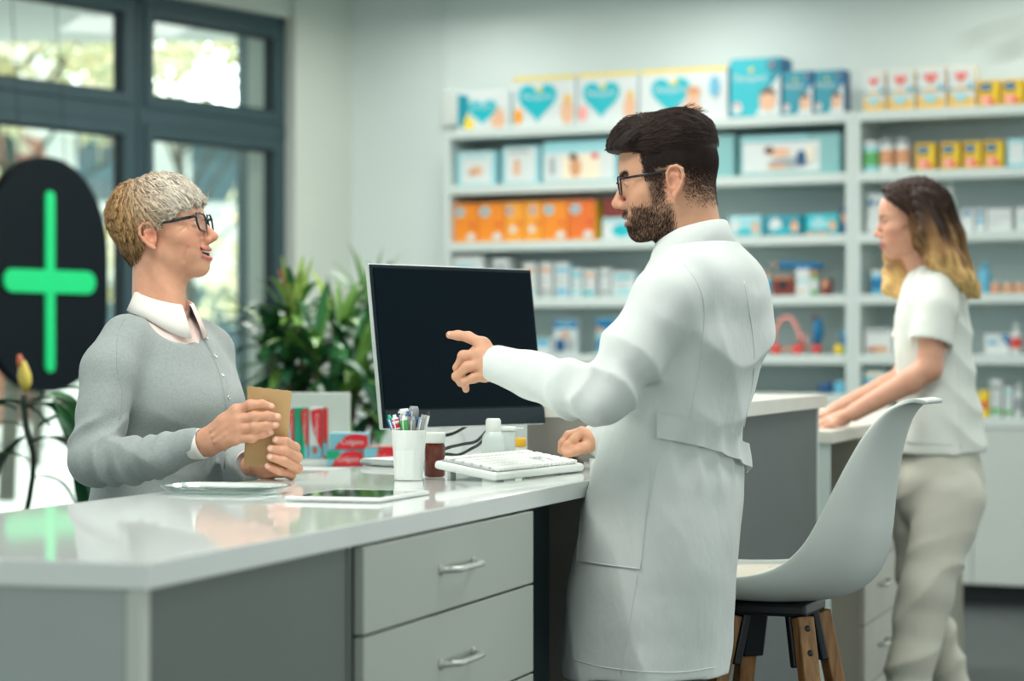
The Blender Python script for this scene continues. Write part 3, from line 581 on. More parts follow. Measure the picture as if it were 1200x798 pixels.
# ================= monitor =================
def monitor():
    rd = V(.682, .731, 0).normalized(); nn = V(.731, -.682, 0).normalized(); up = (Z*.992-nn*.125).normalized(); nf = rd.cross(up).normalized()
    c = V(-.113, 5.205, 1.262); hw, hh = .252, .176
    r = empty('monitor', V(-.2, 5.27, 1.0), 'large black computer monitor seen at an angle on the counter', 'monitor')
    M_scr = mat('screen', RGB(4, 19, 26), .5, spec=.04); M_bez = mat('monitor bezel', RGB(10, 28, 35), .5, spec=.2); M_rim = mat('monitor rim', RGB(196, 206, 202), .35, metal=.3)
    m = MB(); m.box(c-nf*.009, rd*hw, up*hh, nf*.005, M_rim, .002); m.box(c-nf*.028, rd*(hw*.75), up*(hh*.72), nf*.014, M_black, .01); m.build('housing', r)
    m = MB(); m.box(c-nf*.002, rd*(hw-.002), up*(hh-.002), nf*.003, M_bez, .002); m.box(c-nf*.001-up*(hh-.02)+nf*.004, rd*(hw-.004), up*.0185, nf*.003, mat('monitor chin', RGB(14, 34, 42), .35, spec=.25), .002)
    for k in range(3): m.box(c-up*(hh-.003)+rd*(hw-.05-.012*k)+nf*.007, rd*.003, up*.0015, nf*.001, M_black)
    m.build('bezel', r)
    m = MB(); m.box(c+nf*.0018+up*.016, rd*(hw-.008), up*(hh-.026), nf*.0008, M_scr); m.build('screen', r)
    b = V(-.225, 5.285, 1.0); m = MB(); m.tube([b+Z*.016, b+Z*.12-V(0, 0, 0), c-nf*.05-up*.05], [.020, .019, .018], M_rim, 12, flat=(1.6, .7)); m.build('stand_neck', r)
    m = MB(); m.box(b+Z*.0085+nn*.03, rd*.105, nn*.085, Z*.0075, M_rim, .007); m.build('stand_foot', r)
monitor()
M_cab = mat('black cable', RGB(14, 40, 38), .4)
mb = MB()
def spl(P, n=10):
    P = [Vector(p) for p in P]; out = []
    for i in range(len(P)-1):
        a, b, c, d = P[max(i-1, 0)], P[i], P[i+1], P[min(i+2, len(P)-1)]
        for k in range(n):
            t = k/n; out.append(.5*((2*b)+(c-a)*t+(2*a-5*b+4*c-d)*t*t+(3*b-a-3*c+d)*t**3))
    return out+[P[-1]]
mb.tube(spl([at(560, 492, 5.36), at(545, 500, 5.30), at(530, 508, 5.26), at(513, 512, 5.24), at(500, 519, 5.22), at(492, 536, 5.22), on_z(486, 547, 1.0)+Z*.005]), .0042, M_cab, 8)
mb.tube(spl([on_z(500, 548, 1.0)+Z*.005, at(519, 527.5, 5.02), at(540, 521, 5.05), at(556, 518, 5.08), at(564, 512, 5.1), at(578, 496, 5.2)]), .0034, M_cab, 8)
mb.tube(spl([on_z(505, 549, 1.0)+Z*.005, at(519, 533, 5.02), at(537, 533, 5.05), at(552, 526, 5.08), at(563, 519, 5.12), at(580, 500, 5.2)]), .0034, M_cab, 8)
mb.build('monitor_cables', label='dark cables hanging in loops below the monitor', cat='cable')
# ================= keyboard and mouse =================
def keyboard():
    a = V(.42, .907, 0).normalized(); b = V(-.907, .42, 0).normalized(); o = V(-.0300, 4.56, 1.0); L, Wk = .43, .135
    M_k = mat('white keyboard body', RGB(222, 228, 224), .4); M_key = mat('white keys', RGB(232, 236, 232), .4)
    sl = (b+Z*.17).normalized(); nz = a.cross(sl).normalized()
    if nz.z < 0: nz = -nz
    r = empty('keyboard', o+a*L/2+b*Wk/2, 'white computer keyboard propped on its feet in front of the monitor', 'keyboard')
    m = MB(); c = o+a*L/2+sl*Wk/2+Z*.0096; m.box(c, a*L/2, sl*Wk/2, nz*.008, M_k, .006, 3); m.box(c+nz*.0065+sl*.002, a*(L/2-.008), sl*(Wk/2-.012), nz*.004, mat('key bed', RGB(150, 160, 158), .5), .001); m.build('body', r)
    m = MB(); rnd = random.Random(3); rows = 6
    for i in range(rows):
        y = -.052+i*.0195+(.004 if i == 5 else 0); x = -L/2+.018
        blocks = [(0, 15), (15.4, 18.4), (18.8, 22.8)]
        for b0, b1 in blocks:
            k = b0
            while k < b1-.3:
                w_ = 1.0
                if i == 0 and b0 == 0 and 3.9 < k < 4.6: w_ = 6
                elif b0 == 0 and i in (1, 2, 3) and (k == 0 or k > 12.4): w_ = 1.5+.25*i if k == 0 else b1-k
                w_ = min(w_, b1-k); 
                if b0 == 15.4 and i in (1, 2) and not (i == 1 and abs(k-16.4) < .1): k += 1; continue
                if b0 == 15.4 and i == 2: k += 1; continue
                cc = c+a*(x+(k+w_/2)*.01695)+sl*y+nz*.0125
                m.box(cc, a*(w_*.01695/2-.0012), sl*.0082, nz*.0035, M_key, .0016, 1); k += w_
    m.build('keys', r, kind=None)
    for s in (.04, L-.04):
        f = MB(); f.box(o+a*s+b*(Wk-.02)+Z*.0115, a*.012, b*.004, Z*.0115, M_k, .001); f.build('foot', r)
keyboard()
mp = V(.122, 5.085, 1.0)
mb = MB(); mb.grid([[mp+Cd*(.052*math.sin(ph)*-1*math.cos(g)*-1)+Nd*(.031*math.sin(ph)*math.sin(g))+Z*(.001+.030*max(0, math.cos(ph))) for g in [2*math.pi*j/20 for j in range(20)]] for ph in [math.pi/2*(1-i/7) for i in range(8)]], mat('mouse plastic', RGB(60, 66, 68), .3), closeu=True)
mb.build('computer_mouse', label='dark computer mouse under the far hand of the man', cat='computer mouse')
# ================= things on the counter =================
def pencup():
    c = on_z(479, 563)+Z*.001; c.z = 1.001; n = 40; prof = []
    M_c = mat('white cup', RGB(228, 234, 230), .35, spec=.5); mb = MB()
    def ring(z, r, fac):
        out = []
        for k in range(n):
            g = 2*math.pi*k/n+.2; q = g % (2*math.pi/10)-math.pi/10; rr = r*(1-fac*(1-math.cos(math.pi/10)/math.cos(q))*-1) if False else r*((1-fac)+fac*math.cos(math.pi/10)/math.cos(q))
            out.append(c+V(math.cos(g)*rr, math.sin(g)*rr, z))
        return out
    rows = [ring(0, .001, 0), ring(0, .0265, 1), ring(.003, .0280, 1), ring(.030, .0295, 1), ring(.058, .0312, 1), ring(.066, .0318, .3), ring(.072, .0322, 0), ring(.096, .0338, 0), ring(.097, .0332, 0), ring(.096, .0322, 0), ring(.06, .029, 0), ring(.006, .026, 0), ring(.006, .001, 0)]
    mb.grid(rows, M_c, smooth=False, closeu=True); mb.build('pen_cup', label='white faceted plastic cup full of pens on the counter', cat='cup')
    cols = {'blue': RGB(0, 120, 180), 'teal': RGB(0, 170, 140), 'red': RGB(214, 40, 48), 'green': RGB(72, 168, 78), 'grey': RGB(150, 156, 158), 'white': RGB(226, 230, 228), 'yellow': RGB(236, 206, 50), 'black': RGB(22, 32, 36), 'navy': RGB(30, 84, 130)}
    Mc = lambda k: mat('pen '+k, cols[k], .3)
    # (foot dx,dy), (top px,py), body, tip, radius, label
    PP = [((-.004, .004), (455.5, 486), 'blue', 'teal', .0042, 'blue pen with a teal end, leftmost in the cup'), ((-.012, -.008), (462, 486), 'red', 'white', .0050, 'red and white banded pen in the cup'),
          ((.002, .012), (469, 480), 'navy', 'black', .0040, 'dark blue pen leaning behind the white marker in the cup'), ((.000, -.016), (473, 487), 'green', 'white', .0050, 'green pen with a white clip in the cup'),
          ((-.003, .016), (473, 479), 'white', 'white', .0075, 'thick white marker with a round cap standing at the back of the cup'), ((.006, -.006), (484, 488), 'grey', 'grey', .0046, 'grey pen with a short clicker in the middle of the cup'),
          ((.008, .015), (485, 476), 'black', 'grey', .0065, 'black topped clear pen, tallest in the cup'), ((.013, .004), (488, 489), 'yellow', 'navy', .0060, 'yellow pen with a blue cap in the cup'),
          ((.012, -.012), (496, 486), 'grey', 'grey', .0050, 'grey pen at the right side of the cup'), ((.016, .012), (502, 481), 'white', 'black', .0040, 'slim white pen with black end, rightmost in the cup'), ((-.006, .000), (478, 482), 'grey', 'navy', .0042, 'grey and blue pen behind the green pen in the cup')]
    for (dx, dy), (tx, ty), b, t, rad, lab in PP:
        rad *= 1.4
        foot = c+V(dx*.5, dy*.5, .009+rad); top = at(tx, ty, c.y+dy*1.0); top = V(top.x, top.y, top.z); ax = (top-foot); L = ax.length; ax.normalize()
        m = MB(); m.lathe(foot, [(rad*.3, 0), (rad, .012), (rad, L*.92), (rad*.92, L*.925)], Mc(b), 14, ax=ax)
        if b == 'red':
            for q in (.72, .84): m.lathe(foot, [(rad*1.03, L*q), (rad*1.03, L*(q+.05))], Mc('white'), 14, ax=ax)
        o = m.build('pen', label=lab, cat='pen', group='pens in the white cup')
        m = MB()
        if rad > .007: m.lathe(foot, [(rad*.9, L*.8), (rad*1.05, L*.82), (rad*1.1, L*.95), (rad*.8, L)], Mc(t), 16, ax=ax)
        else: m.lathe(foot, [(rad*1.0, L*.92), (rad*.9, L*.945), (rad*.55, L*.95), (rad*.5, L)], Mc(t), 14, ax=ax)
        m.build('cap', o)
        m = MB(); sd = ax.cross(V(0, 1, 0)).normalized(); fr = V(0, -1, 0)*rad*1.25+sd*rad*.3; m.box(foot+ax*L*.82+fr, sd*.0012, ax*L*.10, V(0, .0009, 0), Mc('white' if b != 'white' else 'grey'), .0005); m.build('clip', o)
pencup()
def pill_jar():
    c = on_z(509.5, 559); c.z = 1.001; M_amb = mat('amber bottle', RGB(88, 34, 16), .15, spec=.45, noise=(60, .3))
    m = MB(); r = .0208; m.lathe(c, [(r*.9, 0), (r, .003), (r, .060), (r*.9, .066), (r*.86, .068)], M_amb, 28); o = m.build('medicine_bottle', label='amber brown medicine bottle with white screw cap beside the pen cup', cat='bottle')
    m = MB(); pr = [(r*.98, .067), (r*1.0, .068), (r*1.0, .086), (r*.93, .0885)]; m.lathe(c, pr, M_white, 36)
    for k in range(36): g = k*math.pi/18; m.box(c+V(math.cos(g)*r, math.sin(g)*r, .077), V(math.cos(g), math.sin(g), 0)*.0006, V(-math.sin(g), math.cos(g), 0)*.0008, Z*.008, M_white)
    m.build('cap', o)
pill_jar()
def small_bottles():
    M_fr = mat('frosted plastic', RGB(206, 218, 214), .3, trans=.0, sss=0); M_yc = mat('yellow cap', RGB(226, 176, 40), .35)
    c = V((578-600)/2800*4.90, 4.90, 1.001); r = .0230; m = MB(); m.lathe(c, [(r*.92, 0), (r, .003), (r, .066), (r*.94, .076), (r*.72, .084), (r*.66, .086)], M_fr, 26); o = m.build('dropper_bottle', label='frosted white bottle with round cap standing behind the keyboard', cat='bottle')
    m = MB(); m.lathe(c, [(r*.68, .085), (r*.7, .086), (r*.68, .108), (r*.55, .112)], M_white, 24); m.build('cap', o)
    c = V((594.5-600)/2800*4.985, 4.985, 1.001); r = .017; m = MB(); m.lathe(c, [(r*.92, 0), (r, .003), (r, .078), (r*1.0, .084)], M_fr, 26); o = m.build('flip_top_tube', label='pale plastic tube with a flip lid right behind the frosted bottle', cat='tube')
    m = MB(); m.lathe(c, [(r*1.12, .084), (r*1.16, .086), (r*1.14, .091), (r, .093)], M_white, 24); m.box(c+V(.026, 0, .089), V(.008, 0, 0), V(0, .006, 0), Z*.0015, M_white, .001); m.build('lid', o)
    c = V((601-600)/2800*5.10, 5.10, 1.001); c.x = .010; r = .0200; m = MB(); m.lathe(c, [(r*.9, 0), (r*.96, .003), (r*.96, .046), (r*.9, .05)], M_white, 26); o = m.build('ointment_jar', label='small white jar with a yellow lid behind the keyboard', cat='jar')
    m = MB(); m.lathe(c, [(r, .046), (r*1.02, .047), (r*1.02, .062), (r*.94, .065)], M_yc, 26); m.build('lid', o)
small_bottles()
def tablet():
    c = V(-.262, 4.075, 1.0); a, b = Cd, Nd; r = .012
    m = MB(); m.box(c+Z*.0045, a*.122, b*.086, Z*.0035, mat('tablet shell', RGB(222, 228, 226), .3, metal=.2), .0033, 3); o = m.build('tablet', label='white tablet computer lying flat on the glossy counter', cat='tablet')
    m = MB(); m.box(c+Z*.0081, a*.104, b*.078, Z*.0003, mat('tablet glass', RGB(96, 108, 104), .03, spec=.9, coat=1)); m.build('screen', o)
tablet()
def tray():
    M_gl = mat('green tinted glass', RGB(226, 242, 238), .03, spec=.8, trans=.93); c = on_z(265, 578); c.z = 1.0012
    a, b = Ed, Cd; n = 40
    def ring(s, z): return [c+a*(.112*s*math.copysign(abs(math.cos(g))**.6, math.cos(g)))+b*(.082*s*math.copysign(abs(math.sin(g))**.6, math.sin(g)))+Z*z for g in [2*math.pi*k/n for k in range(n)]]
    m = MB(); m.grid([ring(.01, 0), ring(.80, 0), ring(.86, .003), ring(.97, .010), ring(1, .0125), ring(.985, .014), ring(.93, .013), ring(.82, .006), ring(.75, .0045), ring(.01, .0045)], M_gl, closeu=True)
    m.build('glass_tray', label='shallow clear glass change tray on the counter below the hands of the woman in grey', cat='tray')
tray()
# ================= toothpaste display behind the counter =================
def display():
    M_dw = mat('display white', RGB(214, 220, 214), .5); Dd = 6.6
    y0 = Dd
    r = empty('display_table', V(-.72, 6.75, 0), 'white display table behind the counter holding toothpaste boxes', 'table')
    m = MB(); m.box((-.55, 6.78, .912), (.42, 0, 0), (0, .28, 0), (0, 0, .018), M_dw, .003); m.build('tabletop', r)
    for sx in (-.94, -.16):
        for sy in (6.53, 7.03):
            g = MB(); g.box((sx, sy, .447), (.02, 0, 0), (0, .02, 0), (0, 0, .447), M_dw, .002); g.build('leg', r)
    zt = .9305
    m = MB(); a, b = at(296, 0, 6.86), at(410.5, 0, 6.86); ztop = 1.25-(460-412)/2800*6.86; m.box(((a.x+b.x)/2, 6.86, (zt+ztop)/2), ((b.x-a.x)/2, 0, 0), (0, .008, 0), (0, 0, (ztop-zt)/2), mat('display board', RGB(190, 200, 192), .6), .003)
    m.box(((a.x+b.x)/2, 6.90, zt+.006), ((b.x-a.x)/2, 0, 0), (0, .05, 0), (0, 0, .006), M_dw, .002)
    m.build('display_board', label='plain pale grey board standing behind the upright toothpaste boxes', cat='board')
    R_ = pm('toothpaste red', 214, 32, 44); G_ = pm('toothpaste green', 0, 160, 110); B_ = pm('toothpaste pale blue', 120, 190, 206); O_ = pm('toothpaste brown', 176, 100, 80); G2 = pm('toothpaste teal', 40, 150, 160)
    def up(px0, px1, h, body, draw, label, D=6.66, dep=.035):
        a, b = at(px0, 0, D), at(px1, 0, D); w = b.x-a.x-.001; cx = (a.x+b.x)/2; m = MB(); m.box((cx, D+dep/2, zt+.022+h/2), (w/2, 0, 0), (0, dep/2, 0), (0, 0, h/2), body, .001)
        F = Face(m, V(cx, D, zt+.022+h/2), V(1, 0, 0), Z, w, h); draw(F, m, D, cx, w, h); m.build('toothpaste_box', label=label, cat='toothpaste box', group='upright toothpaste boxes')
    def lobe(F, a0, a1, left, m_):
        n = 14; pts = [(a0+(a1-a0)*(1 if not left else 0), .99)]
        pts = [(a1, .99-.80*k/n) for k in range(n+1)]+[(a1-(a1-a0)*math.sin(math.pi*(k/n)*.5)**.7, .19+.80*(k/n)**1.0) for k in range(1, n)]
        F.poly(pts, m_)
    def vtext(F, t, a, b, size, m_, m, l=6): F.l += 1; m.text(t, F.P(a, b, F.l), Z*-1.0, V(1, 0, 0), size, m_, width=F.h*.55, off=-.0004 if False else .0004)
    def t1(F, m, D, cx, w, h): F.rect(0, 0, .5, 1, B_); lobe(F, .15, .98, 0, R_); vtext(F, 'Colgate', .6, .62, w*.42, P_w, m)
    def t2(F, m, D, cx, w, h): F.rect(.02, 0, .4, .99, G_); F.rect(.4, .1, .98, .8, G2); F.rect(.55, .3, .9, .9, G_); F.oval(.5, .15, .4, .1, B_)
    def t3(F, m, D, cx, w, h): F.rect(0, 0, .6, .55, G_); F.rect(.5, 0, 1, .3, B_); lobe(F, .0, .98, 0, R_); vtext(F, 'Colgate', .55, .62, w*.42, P_w, m)
    def t4(F, m, D, cx, w, h): F.rect(.05, 0, .95, .25, B_); F.oval(.45, .16, .22, .08, O_); lobe(F, .12, .99, 0, R_); vtext(F, 'Colgate', .62, .60, w*.36, P_w, m)
    def t5(F, m, D, cx, w, h): F.rect(.1, .4, .9, .95, R_); F.rect(.1, .05, .9, .3, B_)
    up(336.5, 344.5, .142, B_, t1, 'toothpaste box with red lobe standing right next to the paper bag')
    up(345, 352.5, .142, G_, t2, 'green and teal toothpaste box, second in the upright row')
    up(353, 361.2, .142, G_, t3, 'green toothpaste box with red lobe, third in the upright row')
    up(362, 377.5, .142, P_w, t4, 'widest white toothpaste box with a big red lobe in the upright row')
    up(378, 384, .142, O_, t5, 'slim brownish toothpaste box at the right end of the upright row')
    a, b = at(334, 0, 6.66), at(386, 0, 6.66); m = MB(); m.box(((a.x+b.x)/2, 6.685, zt+.0105), ((b.x-a.x)/2+.004, 0, 0), (0, .04, 0), (0, 0, .010), M_dw, .002); m.build('display_tray', label='low white tray under the upright toothpaste boxes', cat='tray')
    def flat(px0, px1, z0, h, D, cA, cB, label, tilt=0):
        a, b = at(px0, 0, D), at(px1, 0, D); w = b.x-a.x; cx = (a.x+b.x)/2; m = MB(); m.box((cx, D+.03, z0+h/2), (w/2, 0, 0), (0, .03, 0), (0, 0, h/2), cA, .001)
        F = Face(m, V(cx, D, z0+h/2), V(1, 0, 0), Z, w, h); F.rect(.0, .45, .35, .95, cB); F.rect(.8, .5, .98, .95, cB)
        F.poly([(.12, .03), (.2, .3), (.34, .68), (.5, .9), (.7, .97), (.98, .85), (.98, .12), (.9, .03)], R_); F.text('Colgate', .58, .45, .42, P_w, .6)
        m.build('toothpaste_box', label=label, cat='toothpaste box', group='toothpaste boxes lying flat')
    flat(383, 426, zt+.001, .046, 6.62, B_, G_, 'flat toothpaste box with green corner at the bottom of the lying stack')
    flat(386, 432, zt+.0485, .045, 6.62, B_, B_, 'flat toothpaste box with red lobe on top of the lying stack')
    flat(428, 470, zt+.001, .058, 6.58, O_, B_, 'flat red toothpaste box partly hidden behind the pen cup')
    a, b = at(472, 0, 6.6), at(572, 0, 6.6); m = MB(); m.box(((a.x+b.x)/2, 6.7, zt+.062), ((b.x-a.x)/2, 0, 0), (0, .09, 0), (0, 0, .061), mat('white carton', RGB(232, 238, 236), .5), .006)
    m.lathe(V((a.x+b.x)/2+.01, 6.609, zt+.065), [(.046, .0002), (.046, .0012), (.042, .0012), (.042, .0002)], M_dw, 30, ax=(0, -1, 0), cap=False); m.build('white_box', label='plain white box with a faint round ring seen under the monitor', cat='box')
display()
# ================= bar stool =================
def stool():
    base = V(.572, 4.99, 0); fw = V(-.93, .367, 0).normalized(); lf = Z.cross(fw).normalized(); sz = .785
    M_sh = mat('white plastic shell', RGB(206, 214, 208), .38, spec=.4, noise=(4, .01)); M_cush = mat('cream cushion', RGB(216, 212, 196), .8); M_wd = wood('beech wood', RGB(122, 84, 50), RGB(184, 136, 84)); M_wd2 = M_wd
    r = empty('bar_stool', base, 'white tulip shell bar stool with wooden legs behind the man', 'stool')
    prof = [(.235, .050), (.225, .012), (.185, -.022), (.12, -.040), (.04, -.047), (-.05, -.045), (-.130, -.034), (-.183, .005), (-.205, .075), (-.213, .145), (-.222, .215), (-.236, .280), (-.256, .335), (-.285, .366), (-.312, .362)]
    wid = [.135, .175, .205, .222, .23, .23, .226, .22, .208, .190, .168, .142, .116, .095, .085]
    rise = [.0, .012, .040, .062, .078, .092, .108, .118, .112, .098, .078, .055, .032, .012, .0]
    rim = [(.238, .050), (.222, .020), (.175, .010), (.115, .009), (.055, .012), (-.003, .021), (-.052, .042), (-.092, .080), (-.120, .130), (-.144, .184), (-.170, .242), (-.200, .300), (-.238, .346), (-.280, .366), (-.312, .362)]
    rows = []; K = len(prof)
    def cr(A, t):
        i = min(int(t), len(A)-2); f = t-i; g = lambda k: np.array(A[max(0, min(len(A)-1, k))], dtype=float)
        a, b, c, d = g(i-1), g(i), g(i+1), g(i+2); return .5*((2*b)+(c-a)*f+(2*a-5*b+4*c-d)*f*f+(3*b-a-3*c+d)*f**3)
    for i in range(57):
        t = i/56*(K-1); p = cr(prof, t); e = .02; p1 = cr(prof, min(K-1, t+e)); p0 = cr(prof, max(0, t-e)); tg = (p1-p0); tg /= np.linalg.norm(tg); nr = (tg[1], -tg[0])   # inward normal: up for the seat, forward for the back
        w = float(cr([[q] for q in wid], t)[0]); h = float(cr([[q] for q in rise], t)[0]); row = []
        for j in range(25):
            v = -1+2*j/24; s_ = math.sin(v*math.pi/2*.92)/math.sin(math.pi/2*.92); hh = h*abs(v)**2.4
            q = cr(rim, t); k_ = abs(v)**2.3; row.append(base+fw*(p[0]*(1-k_)+q[0]*k_)+lf*(w*s_)+Z*(sz+p[1]*(1-k_)+q[1]*k_))
        rows.append(row)
    m = MB(); m.grid(rows, M_sh); o = m.build('seat_shell', r); so = o.modifiers.new('s', 'SOLIDIFY'); so.thickness = .009; so.offset = 0
    b2 = o.modifiers.new('sub', 'SUBSURF'); b2.levels = 1; b2.render_levels = 1
    m = MB(); cr_ = []
    for i, s in enumerate((0.02, .5, .8, .95, 1.0, .98)):
        cr_.append([base+fw*(.035+.165*s*math.cos(g))+lf*(.178*s*math.sin(g))+Z*(sz-.006+(.020, .018, .014, .004, -.006, -.016)[i]) for g in [2*math.pi*k/28 for k in range(28)]])
    m.grid(cr_, M_cush, closeu=True); m.build('cushion', r)
    m = MB(); m.box(base+fw*.02+Z*(sz-.066), fw*.085, lf*.085, Z*.014, M_black, .008)
    m.build('mounting_plate', r)
    for sf, sl_ in ((1, 1), (1, -1), (-1, 1), (-1, -1)):
        top = base+fw*(.02+.075*sf)+lf*(.075*sl_)+Z*(sz-.080); bot = base+fw*(.02+.19*sf)+lf*(.19*sl_)+Z*.001; ax = (bot-top).normalized(); out = (fw*sf+lf*sl_).normalized(); sd = ax.cross(out).normalized(); ou = sd.cross(ax).normalized()
        if ou.dot(out) < 0: ou = -ou
        m = MB(); m.box((top+bot)/2, sd*.019, ou*.015, (bot-top)/2, M_wd, .003); lg = m.build('leg', r)
        q = MB(); q.box(top+ax*.045-ou*.024, sd*.024, ou*.009, ax*.055, M_black, .004); q.build('bracket', r)
        for d in (.025, .075): q = MB(); q.lathe(top+ax*d+ou*.0145, [(.0065, 0), (.0065, .002), (.003, .0025)], M_black, 12, ax=ou); q.build('bolt', lg)
    zf = .30; k = (sz-.08-zf)/(sz-.08); q = [base+fw*(.02+sf*(.075+.115*k))+lf*(sl_*(.075+.115*k))+Z*zf for sf, sl_ in ((1, 1), (1, -1), (-1, -1), (-1, 1))]
    m = MB(); m.tube(q+[q[0]], .008, M_black, 8); m.build('foot_ring', r)
stool()
# white drawer pedestal with a wooden tray, low behind the coat
c = V(.545, 5.42, 0)
# ================= pharmacy sign =================
def sign():
    M_sb = mat('sign black', RGB(8, 20, 26), .6, spec=.15); M_gr = mat('green light', RGB(0, 190, 110), .5, emit=(RGB(10, 214, 130), .18))
    d0 = .16; a = (52-600)/2800; n_ = Wn; t = t_of(52); p = Kc+Wd*(t-.08)+Wn*d0; k = p.x-a*p.y; p = p-Wd*(-k/( .5615-.8275*a))*-1 if False else p
    # slide along the wall until the centre falls on the sight line
    s = (p.x-a*p.y)/(Wd.x-a*Wd.y); p = p-Wd*s; ppm = 2800/p.y; zc = CAMZ+(412-322)/ppm; hw = .413; hh = 138/ppm
    u = -Wd; r = empty('pharmacy_sign', p+Z*(zc-hh), 'black rounded sign with a glowing green cross hanging in the window', 'sign')
    def out(hw, hh, n=28):
        pts = []; rr = hw; 
        for k in range(n+1): g = math.pi*k/n; pts.append((math.cos(g)*rr, (hh-1.12*rr)+math.sin(g)*rr*1.12))
        for k in range(n+1): g = math.pi+math.pi*k/n; pts.append((math.cos(g)*rr, -(hh-1.0*rr)+math.sin(g)*rr))
        return pts
    m = MB(); m.prism([p+u*x+Z*(zc+y)+Wn*.03 for x, y in out(hw, hh)][::-1], -Wn*.06, M_sb); o = m.build('panel', r); fix_normals(o)
    def bar(cx, cz, hx, hz):
        rd = min(hx, hz); pts = []
        for (sx, sy, g0) in ((1, 1, 0), (-1, 1, 90), (-1, -1, 180), (1, -1, 270)):
            for k in range(7): g = math.radians(g0+90*k/6); pts.append((cx+sx*(hx-rd)+math.cos(g)*rd, cz+sy*(hz-rd)+math.sin(g)*rd))
        return pts
    m = MB(); cz = (322-330)/ppm
    m.prism([p+u*x+Z*(zc+y)+Wn*.031 for x, y in bar(0, cz, .030, 106/ppm)], Wn*.012, M_gr)
    m.prism([p+u*x+Z*(zc+y)+Wn*.0315 for x, y in bar(0, cz+.0, .308, .056)], Wn*.014, M_gr); o = m.build('cross', r); fix_normals(o)
    m = MB()
    for s_ in (-.15, .15): m.tube([p+u*s_+Z*(zc+hh*.7), p+u*s_+Z*3.1-Wn*.08], .0025, M_black, 6)
    m.build('hanging_wire', r)
sign()
# ================= plants =================
def leafblade(m, base, d0, L, w, droop, mt, n=9, fold=.25, twist=0):
    """tapered, folded, drooping blade"""
    d = Vector(d0).normalized(); p = Vector(base); rows = []; side = d.cross(Z)
    side = side.normalized() if side.length > .05 else V(1, 0, 0)
    for i in range(n+1):
        t = i/n; ww = w*(math.sin(math.pi*min(1, (t*.92+.08)))**.7) if t < 1 else .001
        nr = side.cross(d).normalized(); rows.append([p-side*ww, p-side*ww*.45-nr*ww*fold*.8, p-nr*ww*fold, p+side*ww*.45-nr*ww*fold*.8, p+side*ww])
        p = p+d*(L/n); d = (d-Z*droop/n*(1+t)).normalized()
    m.grid(rows, mt)
def pot(r_, c, rad, h, col, parent):
    m = MB(); m.lathe(c, [(rad*.75, 0), (rad*.78, .01), (rad, h), (rad*.94, h), (rad*.9, h-.03), (.01, h-.03)], mat('pot '+str(col), RGB(*col), .5), 28); m.build('pot', parent)
    m = MB(); m.lathe(c, [(.01, h-.028), (rad*.88, h-.026)], mat('soil', RGB(54, 44, 36), .9), 20, cap=False); m.build('soil', parent)
GL = [mat('leaf deep green', RGB(30, 82, 52), .4, noise=(9, .2)), mat('leaf mid green', RGB(52, 112, 62), .4, noise=(9, .2)), mat('leaf fresh green', RGB(108, 152, 72), .4, noise=(9, .15)), mat('leaf yellow green', RGB(150, 178, 90), .4, noise=(9, .12))]
M_cane = mat('plant cane', RGB(120, 104, 82), .8, noise=(20, .2))
def dracaena():
    c = V(-.74, 9.1, 0); r = empty('potted_dracaena', c, 'large leafy green dracaena in a pot between the window and the shelves', 'plant'); rr = random.Random(5)
    pot(r, c, .21, .38, (206, 212, 208), r); heads = [(345, 372, 9.0, .19, .25), (395, 392, 9.1, .22, .3), (432, 372, 9.2, .24, .3), (372, 425, 8.9, .22, .5), (418, 440, 9.0, .23, .5), (338, 432, 9.0, .22, .5), (392, 482, 8.9, .22, .7), (352, 486, 9.1, .2, .7), (440, 492, 9.0, .2, .7), (455, 430, 9.1, .2, .5), (318, 408, 9.1, .16, .4)]
    st = MB(); fo = MB()
    for i, (px, py, D, L, dr) in enumerate(heads):
        h = at(px, py, D); b = c+V(rr.uniform(-.07, .07), rr.uniform(-.07, .07), .36)
        st.tube(spl([b, b*.5+h*.5+V(rr.uniform(-.05, .05), 0, -.05), h], 5), .011, M_cane, 7)
        for k in range(26):
            g = k*2.4+rr.random(); el = rr.uniform(-.35, 1.35) if k > 5 else rr.uniform(1.0, 1.5); dd = V(math.cos(g)*math.cos(el), math.sin(g)*math.cos(el), math.sin(el)); mt = GL[min(3, max(0, int(rr.random()*3)+(1 if el > 1.0 and i < 3 else 0)))]
            leafblade(fo, h+V(0, 0, rr.uniform(-.05, .02)), dd, L*rr.uniform(1.0, 1.5), rr.uniform(.018, .028), dr+rr.uniform(.2, .9), mt)
    for k in range(6): leafblade(fo, at(345, 366, 8.95), V(rr.uniform(-.35, .35), -.1, 1), .22, .026, .05, GL[3])
    for (dx, dz) in ((-1, .35), (-1, .1), (-1, -.15), (-1, .55)): leafblade(fo, at(330, 378, 8.95), V(dx, -.1, dz), .26, .02, .25, GL[1])
    st.build('stems', r); fo.build('foliage', r)
    m = MB(); m.tube([at(340, 352, 8.95), at(329, 316, 8.95)], [.008, .012], mat('dry stalk', RGB(150, 90, 60), .8), 6); m.build('dry_stalk', r)
dracaena()
